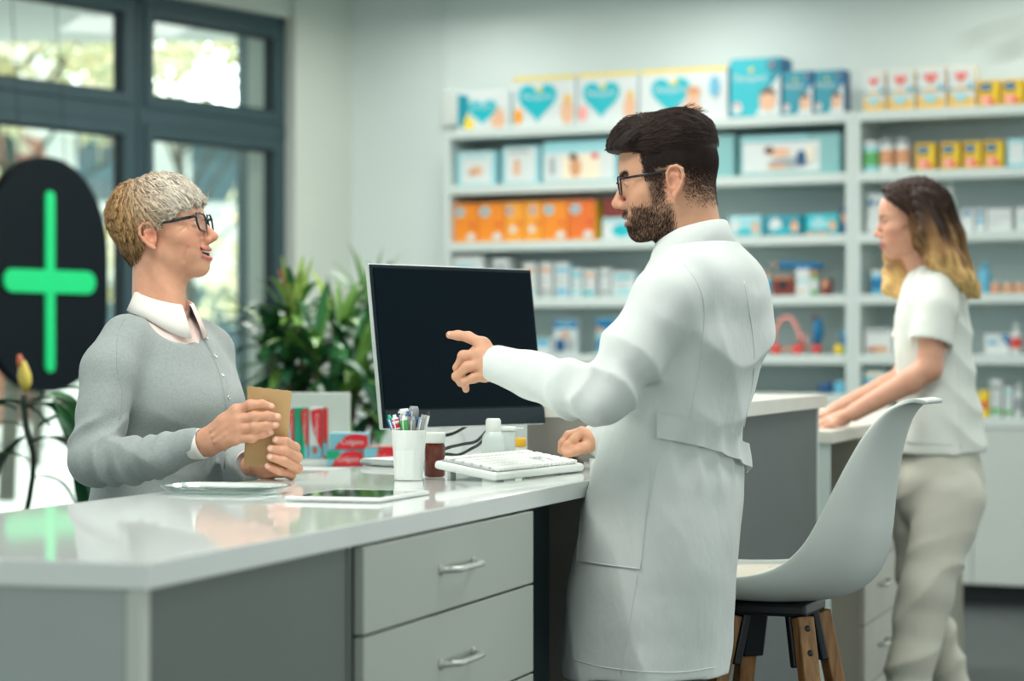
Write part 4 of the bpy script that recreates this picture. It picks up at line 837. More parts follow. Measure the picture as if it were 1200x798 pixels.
def lily():
    c = V(-1.62, 7.6, 0); r = empty('potted_lily', c, 'dark broad leafed plant with a yellow and red bud at the left edge', 'plant'); rr = random.Random(8)
    pot(r, c, .19, .42, (224, 230, 228), r); st = MB(); fo = MB(); D = 7.5
    st.tube(spl([c+Z*.4, at(38, 560, D), at(30, 500, D), at(28, 462, D)], 6), [.010]*19, mat('lily stem', RGB(24, 52, 40), .5), 7)
    Mb = mat('bud yellow', RGB(206, 186, 84), .5, noise=(20, .15)); Mr = mat('bud red', RGB(190, 96, 60), .5)
    b = MB(); q = at(31, 460, D); b.lathe(q, [(.006, 0), (.020, .03), (.022, .055), (.014, .085), (.008, .10)], Mb, 14, ax=(-.12, 0, 1)); b.lathe(q, [(.012, .082), (.012, .10), (.006, .122)], Mr, 12, ax=(-.2, 0, 1)); b.build('flower_bud', r)
    def lf(px, py, dx, dz, L, w, dr, k): leafblade(fo, at(px, py, D+rr.uniform(-.1, .1)), V(dx, rr.uniform(-.3, .1), dz), L, w, dr, GL[k], 12, .2)
    lf(31, 478, .8, .8, .26, .045, 2.6, 1); lf(33, 470, 1, .5, .30, .05, 3.2, 0); lf(32, 476, .5, .2, .36, .05, 3.0, 0); lf(60, 470, .5, -.5, .34, .05, 2.0, 0); lf(28, 500, -1, .6, .22, .03, 2.4, 0); lf(28, 480, -.9, .9, .16, .018, 1.6, 0)
    lf(30, 510, -.3, -.2, .36, .06, 2.2, 0); lf(34, 520, .8, .5, .36, .05, 3.0, 0); lf(36, 540, -.8, .6, .35, .05, 3.2, 1); lf(78, 470, .45, -.3, .40, .055, 2.2, 0); lf(50, 462, .3, .1, .33, .05, 3.0, 1); lf(38, 560, .9, .3, .22, .04, 2.4, 0)
    for (a_, b_, dx, dz, L_, w_, k_) in ((70, 455, .5, .1, .42, .06, 0), (86, 480, .35, -.4, .40, .06, 0), (20, 480, -.5, .3, .3, .05, 0), (45, 500, .5, .4, .40, .06, 0), (60, 500, -.2, .3, .42, .06, 1), (95, 500, .2, -.6, .36, .055, 0)): lf(a_, b_, dx, dz, L_, w_, 2.6, k_)
    st.build('stems', r); fo.build('foliage', r)
lily()
# blurred dry twig hanging close to the camera, top right
def twig():
    D = 1.75; r = empty('hanging_twig', at(1215, -20, D), 'blurred dry twig with a dark leaf hanging in at the top right corner', 'twig'); Mt = mat('twig', RGB(128, 120, 104), .8); Ml = mat('dry leaf', RGB(176, 168, 148), .8); Md = mat('dark dry leaf', RGB(70, 74, 66), .8)
    m = MB(); m.tube(spl([at(1300, -40, D), at(1240, 20, D), at(1205, 45, D), at(1180, 58, D)], 5), .0006, Mt, 6); m.tube(spl([at(1240, 20, D), at(1190, 30, D), at(1150, 40, D)], 5), .0005, Mt, 6); m.tube([at(1300, -40, D), at(1330, -330, D)], .001, Mt, 6); m.build('stem', r)
    m = MB(); leafblade(m, at(1206, 52, D), V(-1, .1, -.25), .034, .0115, .0, Md, 6); m.build('dark_leaf', r)
    m = MB(); leafblade(m, at(1172, 33, D), V(-1, .1, -.35), .034, .009, .0, Ml, 6); leafblade(m, at(1205, 25, D), V(-1, .1, -.35), .022, .008, .0, Ml, 6); m.build('pale_leaf', r)
twig()
# ================= organic modelling: smooth distance fields turned into one skin =================
def A3(*p): return np.array(p if len(p) == 3 else p[0], dtype=np.float64)
def smin(a, b, k):
    h = np.clip(.5+.5*(b-a)/k, 0, 1); return b*(1-h)+a*h-k*h*(1-h)
class SDF:
    def __init__(s): s.p = []; s.disp = None
    def add(s, fn, c, r, k, op='u'): s.p.append((fn, A3(c), r, k, op)); return s
    def rc(s, a, b, ra, rb, k=.015, op='u', flat=None):
        """tapered limb from a to b; flat=(direction, factor) thins it along that direction"""
        a, b = A3(tuple(a)), A3(tuple(b)); ab = b-a; L2 = ab@ab+1e-12
        if flat is not None: fd = A3(tuple(flat[0])); fd = fd/np.linalg.norm(fd); ff = flat[1]
        def fn(P):
            t = np.clip(((P-a)@ab)/L2, 0, 1); q = P-a-t[:, None]*ab
            if flat is not None: q = q+fd[None]*((q@fd)*(1/ff-1))[:, None]
            return np.sqrt((q*q).sum(1))-(ra+(rb-ra)*t)
        return s.add(fn, (a+b)/2, math.sqrt(L2)/2+max(ra, rb), k, op)
    def chain(s, pts, rs, k=.006, kj=None, op='u'):
        """polyline of limbs; kj is the blend used when joining to what is already there"""
        t = SDF()
        for i in range(len(pts)-1): t.rc(pts[i], pts[i+1], rs[i], rs[i+1], k)
        c = np.mean([A3(tuple(p)) for p in pts], 0); r = max(np.linalg.norm(A3(tuple(p))-c) for p in pts)+max(rs)
        return s.add(lambda P: t.raw(P), c, r, kj if kj is not None else k, op)
    def el(s, c, r, R=None, k=.015, op='u'):
        c = A3(tuple(c)); r = A3(tuple(r)); R = np.eye(3) if R is None else np.array(R, dtype=float)
        def fn(P):
            q = (P-c)@R.T; k0 = np.sqrt(((q/r)**2).sum(1)); k1 = np.sqrt(((q/(r*r))**2).sum(1))+1e-9; return k0*(k0-1)/k1
        return s.add(fn, c, r.max(), k, op)
    def loft(s, tab, l, k=.02, op='u', pw=2.0):
        """horizontal sections: rows of (z, cx, cy, half width along l, half depth across l)"""
        T = np.array(sorted(tab), dtype=float); l = A3(tuple(l)); l = l/np.linalg.norm(l); f = A3(l[1], -l[0], 0)
        zz = np.linspace(T[0, 0], T[-1, 0], 200)
        def sm(c):  # smooth interpolation
            y = np.interp(zz, T[:, 0], T[:, c]); w = max(3, int(.035/(zz[1]-zz[0]))); ker = np.hanning(w*2+1); ker /= ker.sum()
            return np.convolve(np.pad(y, w, mode='edge'), ker, 'valid')
        cols = [sm(c) for c in (1, 2, 3, 4)]; z0, z1 = T[0, 0], T[-1, 0]
        def fn(P):
            z = P[:, 2]; cx, cy, a, b = [np.interp(z, zz, c) for c in cols]; dx = P[:, 0]-cx; dy = P[:, 1]-cy
            u = np.abs(dx*l[0]+dy*l[1])/a; w = np.abs(dx*f[0]+dy*f[1])/b; q = (u**pw+w**pw)**(1/pw)
            d = (q-1)*np.minimum(a, b); return np.maximum(d, np.maximum(z0-z, z-z1))
        c = A3(T[:, 1].mean(), T[:, 2].mean(), (z0+z1)/2)
        return s.add(fn, c, (z1-z0)/2+T[:, 3].max()+.1, k, op)
    def plane(s, p, n, op='i'):
        p, n = A3(tuple(p)), A3(tuple(n)); n = n/np.linalg.norm(n); return s.add(lambda P: (P-p)@n, p, 99, 1e-6, op)
    def raw(s, P, cull=None):
        d = np.full(len(P), .5)
        for fn, c, r, k, op in s.p:
            if cull is not None and np.linalg.norm(cull[0]-c) > cull[1]+r+k+.03: continue
            v = fn(P)
            if op == 'u': d = smin(d, v, k)
            elif op == 's': d = -smin(-d, v, k)
            elif op == 'i': d = np.maximum(d, v)
            elif op == 'su': d = np.minimum(d, v)
        return d
    def __call__(s, P, cull=None):
        d = s.raw(P, cull)
        return d+s.disp(P) if s.disp is not None else d
def mesh_sdf(f, lo, hi, h):
    lo, hi = A3(tuple(lo)), A3(tuple(hi)); n = np.ceil((hi-lo)/h).astype(int)+1; G = np.ones(n, dtype=np.float32); B = 16
    for i in range(0, n[0], B):
        for j in range(0, n[1], B):
            for k in range(0, n[2], B):
                e = np.minimum(n, [i+B, j+B, k+B]); m = e-[i, j, k]; c = lo+h*(np.array([i, j, k])+m/2); R = h*np.linalg.norm(m)/2
                dc = float(f(c[None], (c, R+.05))[0]) if isinstance(f, SDF) else float(f(c[None])[0])
                if abs(dc) > R*1.8+.02: G[i:e[0], j:e[1], k:e[2]] = 1 if dc > 0 else -1; continue
                X, Y, Zz = np.meshgrid(lo[0]+h*np.arange(i, e[0]), lo[1]+h*np.arange(j, e[1]), lo[2]+h*np.arange(k, e[2]), indexing='ij')
                P = np.stack([X.ravel(), Y.ravel(), Zz.ravel()], 1); G[i:e[0], j:e[1], k:e[2]] = (f(P, (c, R)) if isinstance(f, SDF) else f(P)).reshape(m)
    G[0] = 1; G[-1] = 1; G[:, 0] = 1; G[:, -1] = 1; G[:, :, 0] = 1; G[:, :, -1] = 1
    S = G < 0; nc = n-1; cnt = np.zeros(nc, dtype=np.int8)
    for dx in (0, 1):
        for dy in (0, 1):
            for dz in (0, 1): cnt += S[dx:dx+nc[0], dy:dy+nc[1], dz:dz+nc[2]]
    act = np.argwhere((cnt > 0) & (cnt < 8)); idx = -np.ones(nc, dtype=np.int64); idx[tuple(act.T)] = np.arange(len(act))
    acc = np.zeros((len(act), 3)); num = np.zeros(len(act)); C8 = [(a, b, c) for a in (0, 1) for b in (0, 1) for c in (0, 1)]
    vals = {c: G[act[:, 0]+c[0], act[:, 1]+c[1], act[:, 2]+c[2]].astype(float) for c in C8}
    for a in C8:
        for ax in range(3):
            if a[ax]: continue
            b = list(a); b[ax] = 1; b = tuple(b); va, vb = vals[a], vals[b]; mk = (va < 0) != (vb < 0); t = np.where(mk, va/(va-vb+1e-20), 0)
            p = np.tile(np.array(a, float), (len(act), 1)); p[:, ax] = t; acc[mk] += p[mk]; num += mk
    V_ = lo+h*(act+acc/np.maximum(num, 1)[:, None]); F = []
    for ax in range(3):
        b1, b2 = (ax+1) % 3, (ax+2) % 3; sl0 = [slice(None)]*3; sl1 = [slice(None)]*3; sl0[ax] = slice(0, -1); sl1[ax] = slice(1, None)
        e = np.argwhere(S[tuple(sl0)] != S[tuple(sl1)]); e = e[(e[:, b1] > 0) & (e[:, b2] > 0)]
        e = e[(e[:, b1] < nc[b1]) & (e[:, b2] < nc[b2])]; ins = S[tuple(e.T)]
        def id_(o1, o2): q = e.copy(); q[:, b1] -= o1; q[:, b2] -= o2; return idx[tuple(q.T)]
        q = np.stack([id_(1, 1), id_(0, 1), id_(0, 0), id_(1, 0)], 1); q[~ins] = q[~ins][:, ::-1]; F.append(q)
    F = np.concatenate(F); F = F[(F >= 0).all(1)]
    return V_, F
def relax(Vt, F, it=1, lam=.5):
    E = np.concatenate([F[:, [0, 1]], F[:, [1, 2]], F[:, [2, 3]], F[:, [3, 0]]]); E = np.concatenate([E, E[:, ::-1]])
    for _ in range(it):
        s_ = np.zeros_like(Vt); np.add.at(s_, E[:, 0], Vt[E[:, 1]]); c = np.bincount(E[:, 0], minlength=len(Vt))[:, None]; Vt = Vt*(1-lam)+lam*s_/np.maximum(c, 1)
    return Vt
def organic(name, pieces, material, parent, color=None, base=None, label=None):
    """pieces: list of (sdf, lo, hi, h); all end up in ONE mesh"""
    Vs, Fs, o = [], [], 0
    for f, lo, hi, h in pieces:
        v, q = mesh_sdf(f, lo, hi, h); v = relax(v, q, 1, .4); Vs.append(v); Fs.append(q+o); o += len(v)
    v = np.concatenate(Vs); q = np.concatenate(Fs); pb = A3(tuple(parent['_w'])); me = bpy.data.meshes.new(name)
    w = v-pb; me.vertices.add(len(w)); me.vertices.foreach_set('co', w.astype(np.float32).ravel()); me.loops.add(q.size); me.loops.foreach_set('vertex_index', q.astype(np.int32).ravel())
    me.polygons.add(len(q)); me.polygons.foreach_set('loop_start', np.arange(0, q.size, 4, dtype=np.int32)); me.polygons.foreach_set('use_smooth', np.ones(len(q), dtype=bool)); me.update(calc_edges=True)
    me.materials.append(material)
    if color is not None:
        c = np.ones((len(v), 4), dtype=np.float32); c[:, :3] = color(v); ca = me.color_attributes.new('Col', 'FLOAT_COLOR', 'POINT'); ca.data.foreach_set('color', c.ravel())
    ob = bpy.data.objects.new(name, me); COL.objects.link(ob); ob.parent = parent; ob['_w'] = list(pb)
    if label: ob['label'] = label
    return ob
def cast(f, pts, dirv=None, n=60):
    """march from the camera through given points until the surface f is met"""
    P = np.array([tuple(p) for p in pts], float); o = A3(0, 0, CAMZ); d = P-o if dirv is None else np.tile(A3(tuple(dirv)), (len(P), 1)); d /= np.linalg.norm(d, axis=1)[:, None]; Q = P-d*.35
    for _ in range(n): Q = Q+d*(np.clip(f(Q), -.05, .05)*.7)[:, None]
    return Q
def sdf_n(f, Q, e=.002):
    g = np.stack([f(Q+A3(e, 0, 0))-f(Q-A3(e, 0, 0)), f(Q+A3(0, e, 0))-f(Q-A3(0, e, 0)), f(Q+A3(0, 0, e))-f(Q-A3(0, 0, e))], 1); return g/(np.linalg.norm(g, axis=1)[:, None]+1e-9)
def patch(f, quad, D, nu, nv, off, m, th=.0015):
    """cloth patch lying on surface f; quad = 4 pixel corners (tl, tr, br, bl)"""
    rows = []
    for i in range(nv+1):
        v = i/nv; L = [(1-v)*quad[0][k]+v*quad[3][k] for k in (0, 1)]; R = [(1-v)*quad[1][k]+v*quad[2][k] for k in (0, 1)]
        rows += [at((1-u)*L[0]+u*R[0], (1-u)*L[1]+u*R[1], D) for u in [j/nu for j in range(nu+1)]]
    Q = cast(f, rows); N = sdf_n(f, Q, .006); T_ = Q+N*off; mb = MB(); W_ = nu+1
    g = [[T_[i*W_+j] for j in range(W_)] for i in range(nv+1)]; bot = [[Q[i*W_+j]-N[i*W_+j]*.002 for j in range(W_)] for i in range(nv+1)]
    mb.grid(g, m)
    edge = [g[0][j] for j in range(W_)]+[g[i][-1] for i in range(nv+1)]+[g[-1][j] for j in range(W_-1, -1, -1)]+[g[i][0] for i in range(nv, -1, -1)]
    edb = [bot[0][j] for j in range(W_)]+[bot[i][-1] for i in range(nv+1)]+[bot[-1][j] for j in range(W_-1, -1, -1)]+[bot[i][0] for i in range(nv, -1, -1)]
    mb.grid([edge, edb], m); return mb
class Frame:
    def __init__(s, o, f, up, sc=1.0):
        s.o = A3(tuple(o)); f = A3(tuple(f)); f /= np.linalg.norm(f); up = A3(tuple(up)); s.l = np.cross(up, f); s.l /= np.linalg.norm(s.l); s.f = f; s.u = np.cross(f, s.l); s.s = sc; s.R = np.stack([s.f, s.l, s.u])
    def __call__(s, x, y, z): return s.o+(s.f*x+s.l*y+s.u*z)*s.s
    def loc(s, P): return ((P-s.o)@s.R.T)/s.s
def sines(P, seed, freq, n=5, warp=.6):
    r = np.random.default_rng(seed); out = 0
    for i in range(n):
        k = r.normal(size=3); k /= np.linalg.norm(k); k2 = r.normal(size=3); ph = r.random()*6.28
        out = out+np.sin(P@k*freq*(.7+.6*r.random())+ph+warp*np.sin(P@k2*freq*.5+ph*2))
    return out/n
def head_sdf(S, H, p):
    """adult head in head frame H (x forward, y left, z up, eye line z=0, chin -.118, crown .115)"""
    s = H.s; g = lambda k, d: p.get(k, d)
    E = lambda c, r, k=.02, op='u', R=None: S.el(H(*c), A3(*r)*s, H.R if R is None else R, k*s, op)
    C = lambda a, b, ra, rb, k=.012, op='u': S.rc(H(*a), H(*b), ra*s, rb*s, k*s, op)
    E((-.012, 0, .028), (.097, .076, .088)); E((.034, 0, .030), (.053, .062, .060), .03)
    E((.026, 0, -.030), (.058, .057, .072), .03); fw = g('jaw', 1.0)
    for y in (-1, 1):
        C((-.012, y*.052*fw, -.052), (.052, y*.018*fw, -.100), .018, .015, .03); E((.052, y*.041, -.030), (.026, .024, .022), .025)
        C((.078, y*.010, .015), (.060, y*.046, .015), .0095, .009, .016); E((.055, y*.030, -.062), (.022, .022, .022), .02)
    E((.020, 0, -.072), (.054, .046*fw, .036), .03); E((.066+g('chin', 0), 0, -.103), (.019, .022, .0165), .018)
    E((.068, 0, -.070), (.024, .028, .026), .018)
    nx = g('nose', .0)
    C((.082, 0, .006), (.107+nx, 0, -.036), .0075, .0085, .010); E((.104+nx, 0, -.040), (.0125, .0105, .0095), .007)
    for y in (-1, 1): E((.093+nx*.6, y*.0125, -.044), (.0115, .0075, .0080), .006)
    for y in (-1, 1):
        E((.093, y*.031, -.001), (.017, .019, .0125), .012, 's'); E((.0725, y*.0315, -.001), (.0138, .0150, .0135), .004)
        E((.0870, y*.0325, -.0022), (.0065, .0125, g('open', .0042)), .0015, 's')
        E((.098+nx*.6, y*.0065, -.0510), (.005, .0035, .003), .002, 's')
    mo = g('mouth', 0.0); sm_ = g('smile', 0.0); ux = .0885
    lip = SDF(); p['lip'] = lip; pre = SDF(); pre.p = list(S.p); p['pre'] = pre; cav = SDF(); p['cav'] = cav
    def onface(pts_, inset=0):
        P = np.array([H(*q) for q in pts_])
        for _ in range(5): P = P-sdf_n(pre, P, .003)*pre(P)[:, None]
        return P-sdf_n(pre, P, .003)*inset*s
    p['onface'] = onface
    for y in (-1, 1):
        if p.get('laugh'):
            up = [(.0895, 0, -.0655), (.0865, y*.010, -.0655), (.0775, y*.0195, -.0650), (.0670, y*.0325, -.0590)]; lo = [(.0850, 0, -.0840), (.0820, y*.011, -.0828), (.0735, y*.0205, -.0765), (.0665, y*.0320, -.0612)]; ru, rl = [.0042, .0040, .0030, .0020], [.0052, .0048, .0034, .0020]
            mid = [(.088, 0, -.0745), (.084, y*.010, -.0738), (.0755, y*.0185, -.0700), (.067, y*.0305, -.0602)]; rm = [.0064, .0060, .0042, .0012]; ins = .0012
        else:
            up = [(ux, y*.003, -.0665+mo*.3), (.082, y*.013, -.0695+mo*.3+sm_*.5), (.074, y*(.021+sm_*.4), -.0735+sm_)]; lo = [(ux-.002-mo*.25, y*.003, -.0785-mo), (.080, y*.013, -.0778-mo*.7+sm_*.4), (.0735, y*(.020+sm_*.4), -.0755+sm_)]; ru, rl = [.0050, .0042, .0024], [.0060, .0048, .0024]
            mid = [(ux, y*.001, -.0728-mo*.35), (.082, y*.012, -.0735-mo*.3+sm_*.4), (.075, y*(.0225+sm_*.4), -.0748+sm_)]; rm = [.0014+mo*.45, .0012+mo*.35, .0008]; ins = .0012
        U, Lw, Mi_ = onface(up, .0012), onface(lo, .0012), onface(mid, .0)
        for pts_, rr_ in ((U, ru), (Lw, rl)):
            S.chain(pts_, [r_*s for r_ in rr_], .003*s, .005*s); lip.chain(pts_, [r_*s for r_ in rr_], .002*s, .002*s)
        deep = onface(mid, .006 if p.get('laugh') else .001); rm = [r_*s for r_ in rm]
        for i_ in range(len(mid)-1): cav.rc(Mi_[i_], Mi_[i_+1], rm[i_], rm[i_+1], .001); cav.rc(deep[i_], deep[i_+1], rm[i_]*1.1, rm[i_+1], .001)
    S.add(lambda P: cav.raw(P), H(.08, 0, -.072), .045*s, .0012*s, 's')
    for y in (-1, 1):
        if sm_ > .002: C((.078, y*.018, -.052), (.066, y*.036, -.080), .0015, .0012, .006, 's')
        if g('cheek', 0): E((.062, y*.036, -.042), (.018, .018, .016), .014)
    # ears
    for y in (-1, 1):
        yo = y*.0755; tilt = -.10; ex, ez = -.014, -.016
        def ep(a, b, c=0): return (ex+a*math.cos(tilt)+b*math.sin(tilt), yo+y*c, ez-a*math.sin(tilt)+b*math.cos(tilt))
        base = SDF(); 
        R_ = H.R
        base.el(H(*ep(-.001, .002, .004)), A3(.0165, .006, .028)*s, R_, .004); 
        hel = [ep(.013, .004, .006), ep(.013, .018, .008), ep(.006, .029, .010), ep(-.006, .031, .013), ep(-.016, .024, .015), ep(-.019, .010, .016), ep(-.015, -.006, .013), ep(-.008, -.018, .010), ep(.000, -.028, .007)]
        base.chain([H(*q) for q in hel], [.0030*s, .0034*s, .0036*s, .0036*s, .0036*s, .0034*s, .0034*s, .0045*s, .0058*s], .003*s)
        base.chain([H(*q) for q in [ep(.004, .016, .008), ep(-.008, .012, .011), ep(-.010, .0, .011), ep(-.002, -.012, .009)]], [.0022*s, .0026*s, .0026*s, .0026*s], .003*s, .003*s)
        base.el(H(*ep(.004, -.002, .011)), A3(.0075, .0065, .0105)*s, R_, .003*s, 's'); base.el(H(*ep(-.006, .020, .014)), A3(.006, .0035, .006)*s, R_, .002*s, 's')
        S.add(lambda P, b=base: b.raw(P), H(*ep(0, 0)), .045*s, .005*s)
    return S
def crease(S, H, pts, r, k=.005):
    P = np.array([H(*q) for q in pts]); 
    for _ in range(4): P = P-sdf_n(S, P, .003)*S(P)[:, None]
    S.chain(P, [r]*len(P), .002, k, 's')
def eyes(H, root, iris, p={}):
    s = H.s; Mw = mat('eye white', RGB(228, 222, 214), .15, spec=.6); Mi = mat('iris '+str(iris), RGB(*iris), .15, spec=.6); Mk = mat('pupil', RGB(12, 12, 14), .1)
    gx, gy, gz = p.get('gaze', (1, 0, -.08)); 
    for y in (-1, 1):
        c = Vector(H(.0732, y*.0315, -.0015)); ax = Vector(H.f*gx+H.l*gy+H.u*gz).normalized(); m = MB(); r = .0122*s
        prof = [(r*math.sin(a), -r*math.cos(a)) for a in [math.pi*i/14 for i in range(15)]]; m.lathe(c, prof, Mw, 18, ax=ax, cap=False)
        for rr, mm, e in ((.0060, Mi, 1.015), (.0028, Mk, 1.03)):
            m.lathe(c, [(rr*s*q, math.sqrt(max(0, (r*e)**2-(rr*s*q)**2))) for q in (1, .7, .35, .01)], mm, 18, ax=ax, cap=False)
        m.build('eye', root)
def glasses(H, root, m_frame, hw=.026, hh=.0185, x=.0985, z=-.004, r=.0019, cat_eye=0, th=1.5):
    s = H.s; g = MB(); M_l = mat('spectacle lens', RGB(226, 236, 236), .03, spec=.5, alpha=.07)
    for y in (-1, 1):
        pts = []
        for k in range(28):
            a = 2*math.pi*k/28; ca, sa = math.cos(a), math.sin(a); px_ = math.copysign(abs(ca)**.62, ca)*hw; pz = math.copysign(abs(sa)**.62, sa)*hh+(cat_eye*max(0, ca)*max(0, sa) if True else 0)
            if pz < 0: px_ *= .90
            pts.append(Vector(H(x-.006*(px_/hw+1)/2-.0, y*(.0335+px_), z+pz)))
        g.tube(pts+[pts[0], pts[1]], r*s*1.05, m_frame, 8, cap=False)
        g.tube([H(x-.006, y*(.0335+hw-.001), z+hh*.55), H(x-.009, y*(.0335+hw+.006), z+hh*.6+.001), H(x-.02, y*.0665, z+hh*.62)], [r*s*th*1.2, r*s*th*1.2, r*s*th], m_frame, 8)
        g.tube([H(x-.018, y*.066, z+hh*.6+.0005), H(.04, y*.0715, z+hh*.6+.001), H(-.004, y*.0775, z+hh*.6+.002), H(-.020, y*.079, z+.004), H(-.034, y*.0775, z-.010)], [r*s*th, r*s*th, r*s*th, r*s*1.1, r*s*1.1], m_frame, 8, flat=(.7, 1.25))
    g.tube([H(x-.002, -.009, z+.006), H(x+.002, -.004, z+.0085), H(x+.002, .004, z+.0085), H(x-.002, .009, z+.006)], r*s*1.1, m_frame, 8)
    o = g.build('glasses', root); l = MB()
    for y in (-1, 1):
        pts = [Vector(H(x-.006*((math.copysign(abs(math.cos(a))**.62, math.cos(a)))+1)/2, y*(.0335+math.copysign(abs(math.cos(a))**.62, math.cos(a))*hw*.95), z+math.copysign(abs(math.sin(a))**.62, math.sin(a))*hh*.95)) for a in [2*math.pi*k/28 for k in range(28)]]
        l.poly(pts, M_l)
    l.build('lens', o); return o
def nailcol(c, v, nails, col):
    for (p, n, r) in nails:
        q = v-A3(tuple(p)); nn = A3(tuple(n)); nn = nn/np.linalg.norm(nn); dn = q@nn; dt = np.sqrt(np.maximum(0, (q*q).sum(1)-dn*dn)); w = np.clip((r-dt)/.0015, 0, 1)*(dn > -.002); c[:] = c*(1-w[:, None])+A3(*col)*w[:, None]
def lin(*c): return np.array([S1(x) for x in c])
def skin_color(H, base, lips, blush, extra=None, lipw=1.0, hp=None):
    lip, cav, pre = hp['lip'], hp['cav'], hp['pre']
    def fn(v):
        c = np.tile(base, (len(v), 1)); q = H.loc(v); x, y, z = q[:, 0], np.abs(q[:, 1]), q[:, 2]
        def blend(w, col): w = np.clip(w, 0, 1)[:, None]; c[:] = c*(1-w)+col*w
        blend(.45*np.exp(-((x-.062)**2+(y-.042)**2+(z+.040)**2)/.0006), blush); blend(.5*np.exp(-((x-.11)**2+y**2+(z+.042)**2)/.0002), blush)
        blend(.55*np.exp(-((x+.014)**2+(y-.082)**2+(z+.016)**2)/.0008), blush)
        near = (x > .055)&(z < -.055)&(z > -.095); dl = np.full(len(v), 1.0); dl[near] = lip.raw(v[near]); blend(lipw*np.exp(-(np.maximum(dl, 0)/.0011)**2), lips)
        if cav is not None:
            dc = np.full(len(v), 1.0); dc[near] = cav.raw(v[near]); dp = np.full(len(v), 0.0); dp[near] = pre.raw(v[near]); blend(.9*(dc < .0012)*sst(-dp, .0012, .0030), lin(92, 34, 34))
        if extra: extra(c, q, blend, v)
        return c
    return fn
M_skin = mat('skin', RGB(220, 176, 148), .48, spec=.35, noise=(55, .05), bump=(420, .10), attr=True, sss=.12)
M_hairc = mat('hair strands', RGB(60, 44, 36), .58, spec=.2, noise=(30, .10), attr=True)
def sst(x, a, b): t = np.clip((x-a)/(b-a), 0, 1); return t*t*(3-2*t)
def shell(H, thick, extra=None):
    C = SDF(); s = H.s
    C.el(H(-.012, 0, .028), A3(.097, .076, .088)*s, H.R, .02*s); C.el(H(.034, 0, .030), A3(.053, .062, .060)*s, H.R, .03*s); C.el(H(.026, 0, -.030), A3(.058, .057, .072)*s, H.R, .03*s)
    if extra: extra(C)
    return lambda P, cull=None: C.raw(P)-thick(H.loc(P))*s
def strands(name, parent, f, H, roots, flow, L, seg, rad, cols, material, off=.0006, lift=0.0, rng=None, grav=0):
    """thin tapered hairs that start at roots (head frame) and run along flow over surface f"""
    rng = rng or np.random.default_rng(3); P = H.o+(roots@H.R)*H.s; n = len(P); L = np.broadcast_to(L, n); pts = []; jit = rng.normal(size=(n, 3))*.12
    for i in range(3): P = P-sdf_n(f, P, .003)*f(P)[:, None]
    for i in range(seg+1):
        N = sdf_n(f, P, .003); d = f(P); P = P-N*(d-off-lift*(i/seg)**1.5)[:, None]; pts.append(P.copy())
        w = (flow(H.loc(P))+jit)@H.R; w -= N*((w*N).sum(1))[:, None]*.9; w /= np.linalg.norm(w, axis=1)[:, None]+1e-9; P = P+w*(L/seg)[:, None]
    Q = np.stack(pts, 1); T = np.gradient(Q, axis=1); T /= np.linalg.norm(T, axis=2)[..., None]+1e-9
    N = sdf_n(f, Q.reshape(-1, 3), .003).reshape(Q.shape); B = np.cross(T, N); B /= np.linalg.norm(B, axis=2)[..., None]+1e-9
    K = seg+1; r = rad*(1-.75*(np.linspace(0, 1, K)**2)); r = r[None, :, None]
    ring = np.stack([Q+B*r, Q+N*r*.8, Q-B*r], 2); v = ring.reshape(-1, 3)
    base = (np.arange(n)*K*3)[:, None, None]+(np.arange(K-1)*3)[None, :, None]; tri = np.array([[0, 1, 4, 3], [1, 2, 5, 4]]); F = (base[..., None]+tri[None, None]).reshape(-1, 4)
    pb = A3(tuple(parent['_w'])); me = bpy.data.meshes.new(name); me.vertices.add(len(v)); me.vertices.foreach_set('co', (v-pb).astype(np.float32).ravel()); me.loops.add(F.size); me.loops.foreach_set('vertex_index', F.astype(np.int32).ravel())
    me.polygons.add(len(F)); me.polygons.foreach_set('loop_start', np.arange(0, F.size, 4, dtype=np.int32)); me.polygons.foreach_set('use_smooth', np.ones(len(F), dtype=bool)); me.update(calc_edges=True); me.materials.append(material)
    c = np.ones((n, K, 3, 4), dtype=np.float32)
    if callable(cols): c[..., :3] = cols(H.loc(Q.reshape(-1, 3)), n, K).reshape(n, K, 1, 3)
    else: c[..., :3] = cols[:, None, None, :]
    ca = me.color_attributes.new('Col', 'FLOAT_COLOR', 'POINT'); ca.data.foreach_set('color', c.reshape(-1, 4).ravel())
    o = bpy.data.objects.new(name, me); COL.objects.link(o); o.parent = parent; o['_w'] = list(pb); return o
def join(a, others):
    """merge meshes of the same part into a"""
    bm = bmesh.new()
    for o in [a]+others:
        bm.from_mesh(o.data)
    me = bpy.data.meshes.new(a.name)
    bm.to_mesh(me); bm.free()
    for m in a.data.materials: me.materials.append(m)
    a.data = me
    for o in others: bpy.data.objects.remove(o)
    return a
def rnd_dirs(rng, n, lo, hi):
    """random points on the unit sphere with z in (lo, hi)"""
    z = rng.uniform(lo, hi, n); a = rng.uniform(0, 2*np.pi, n); r = np.sqrt(1-z*z); return np.stack([r*np.cos(a), r*np.sin(a), z], 1)
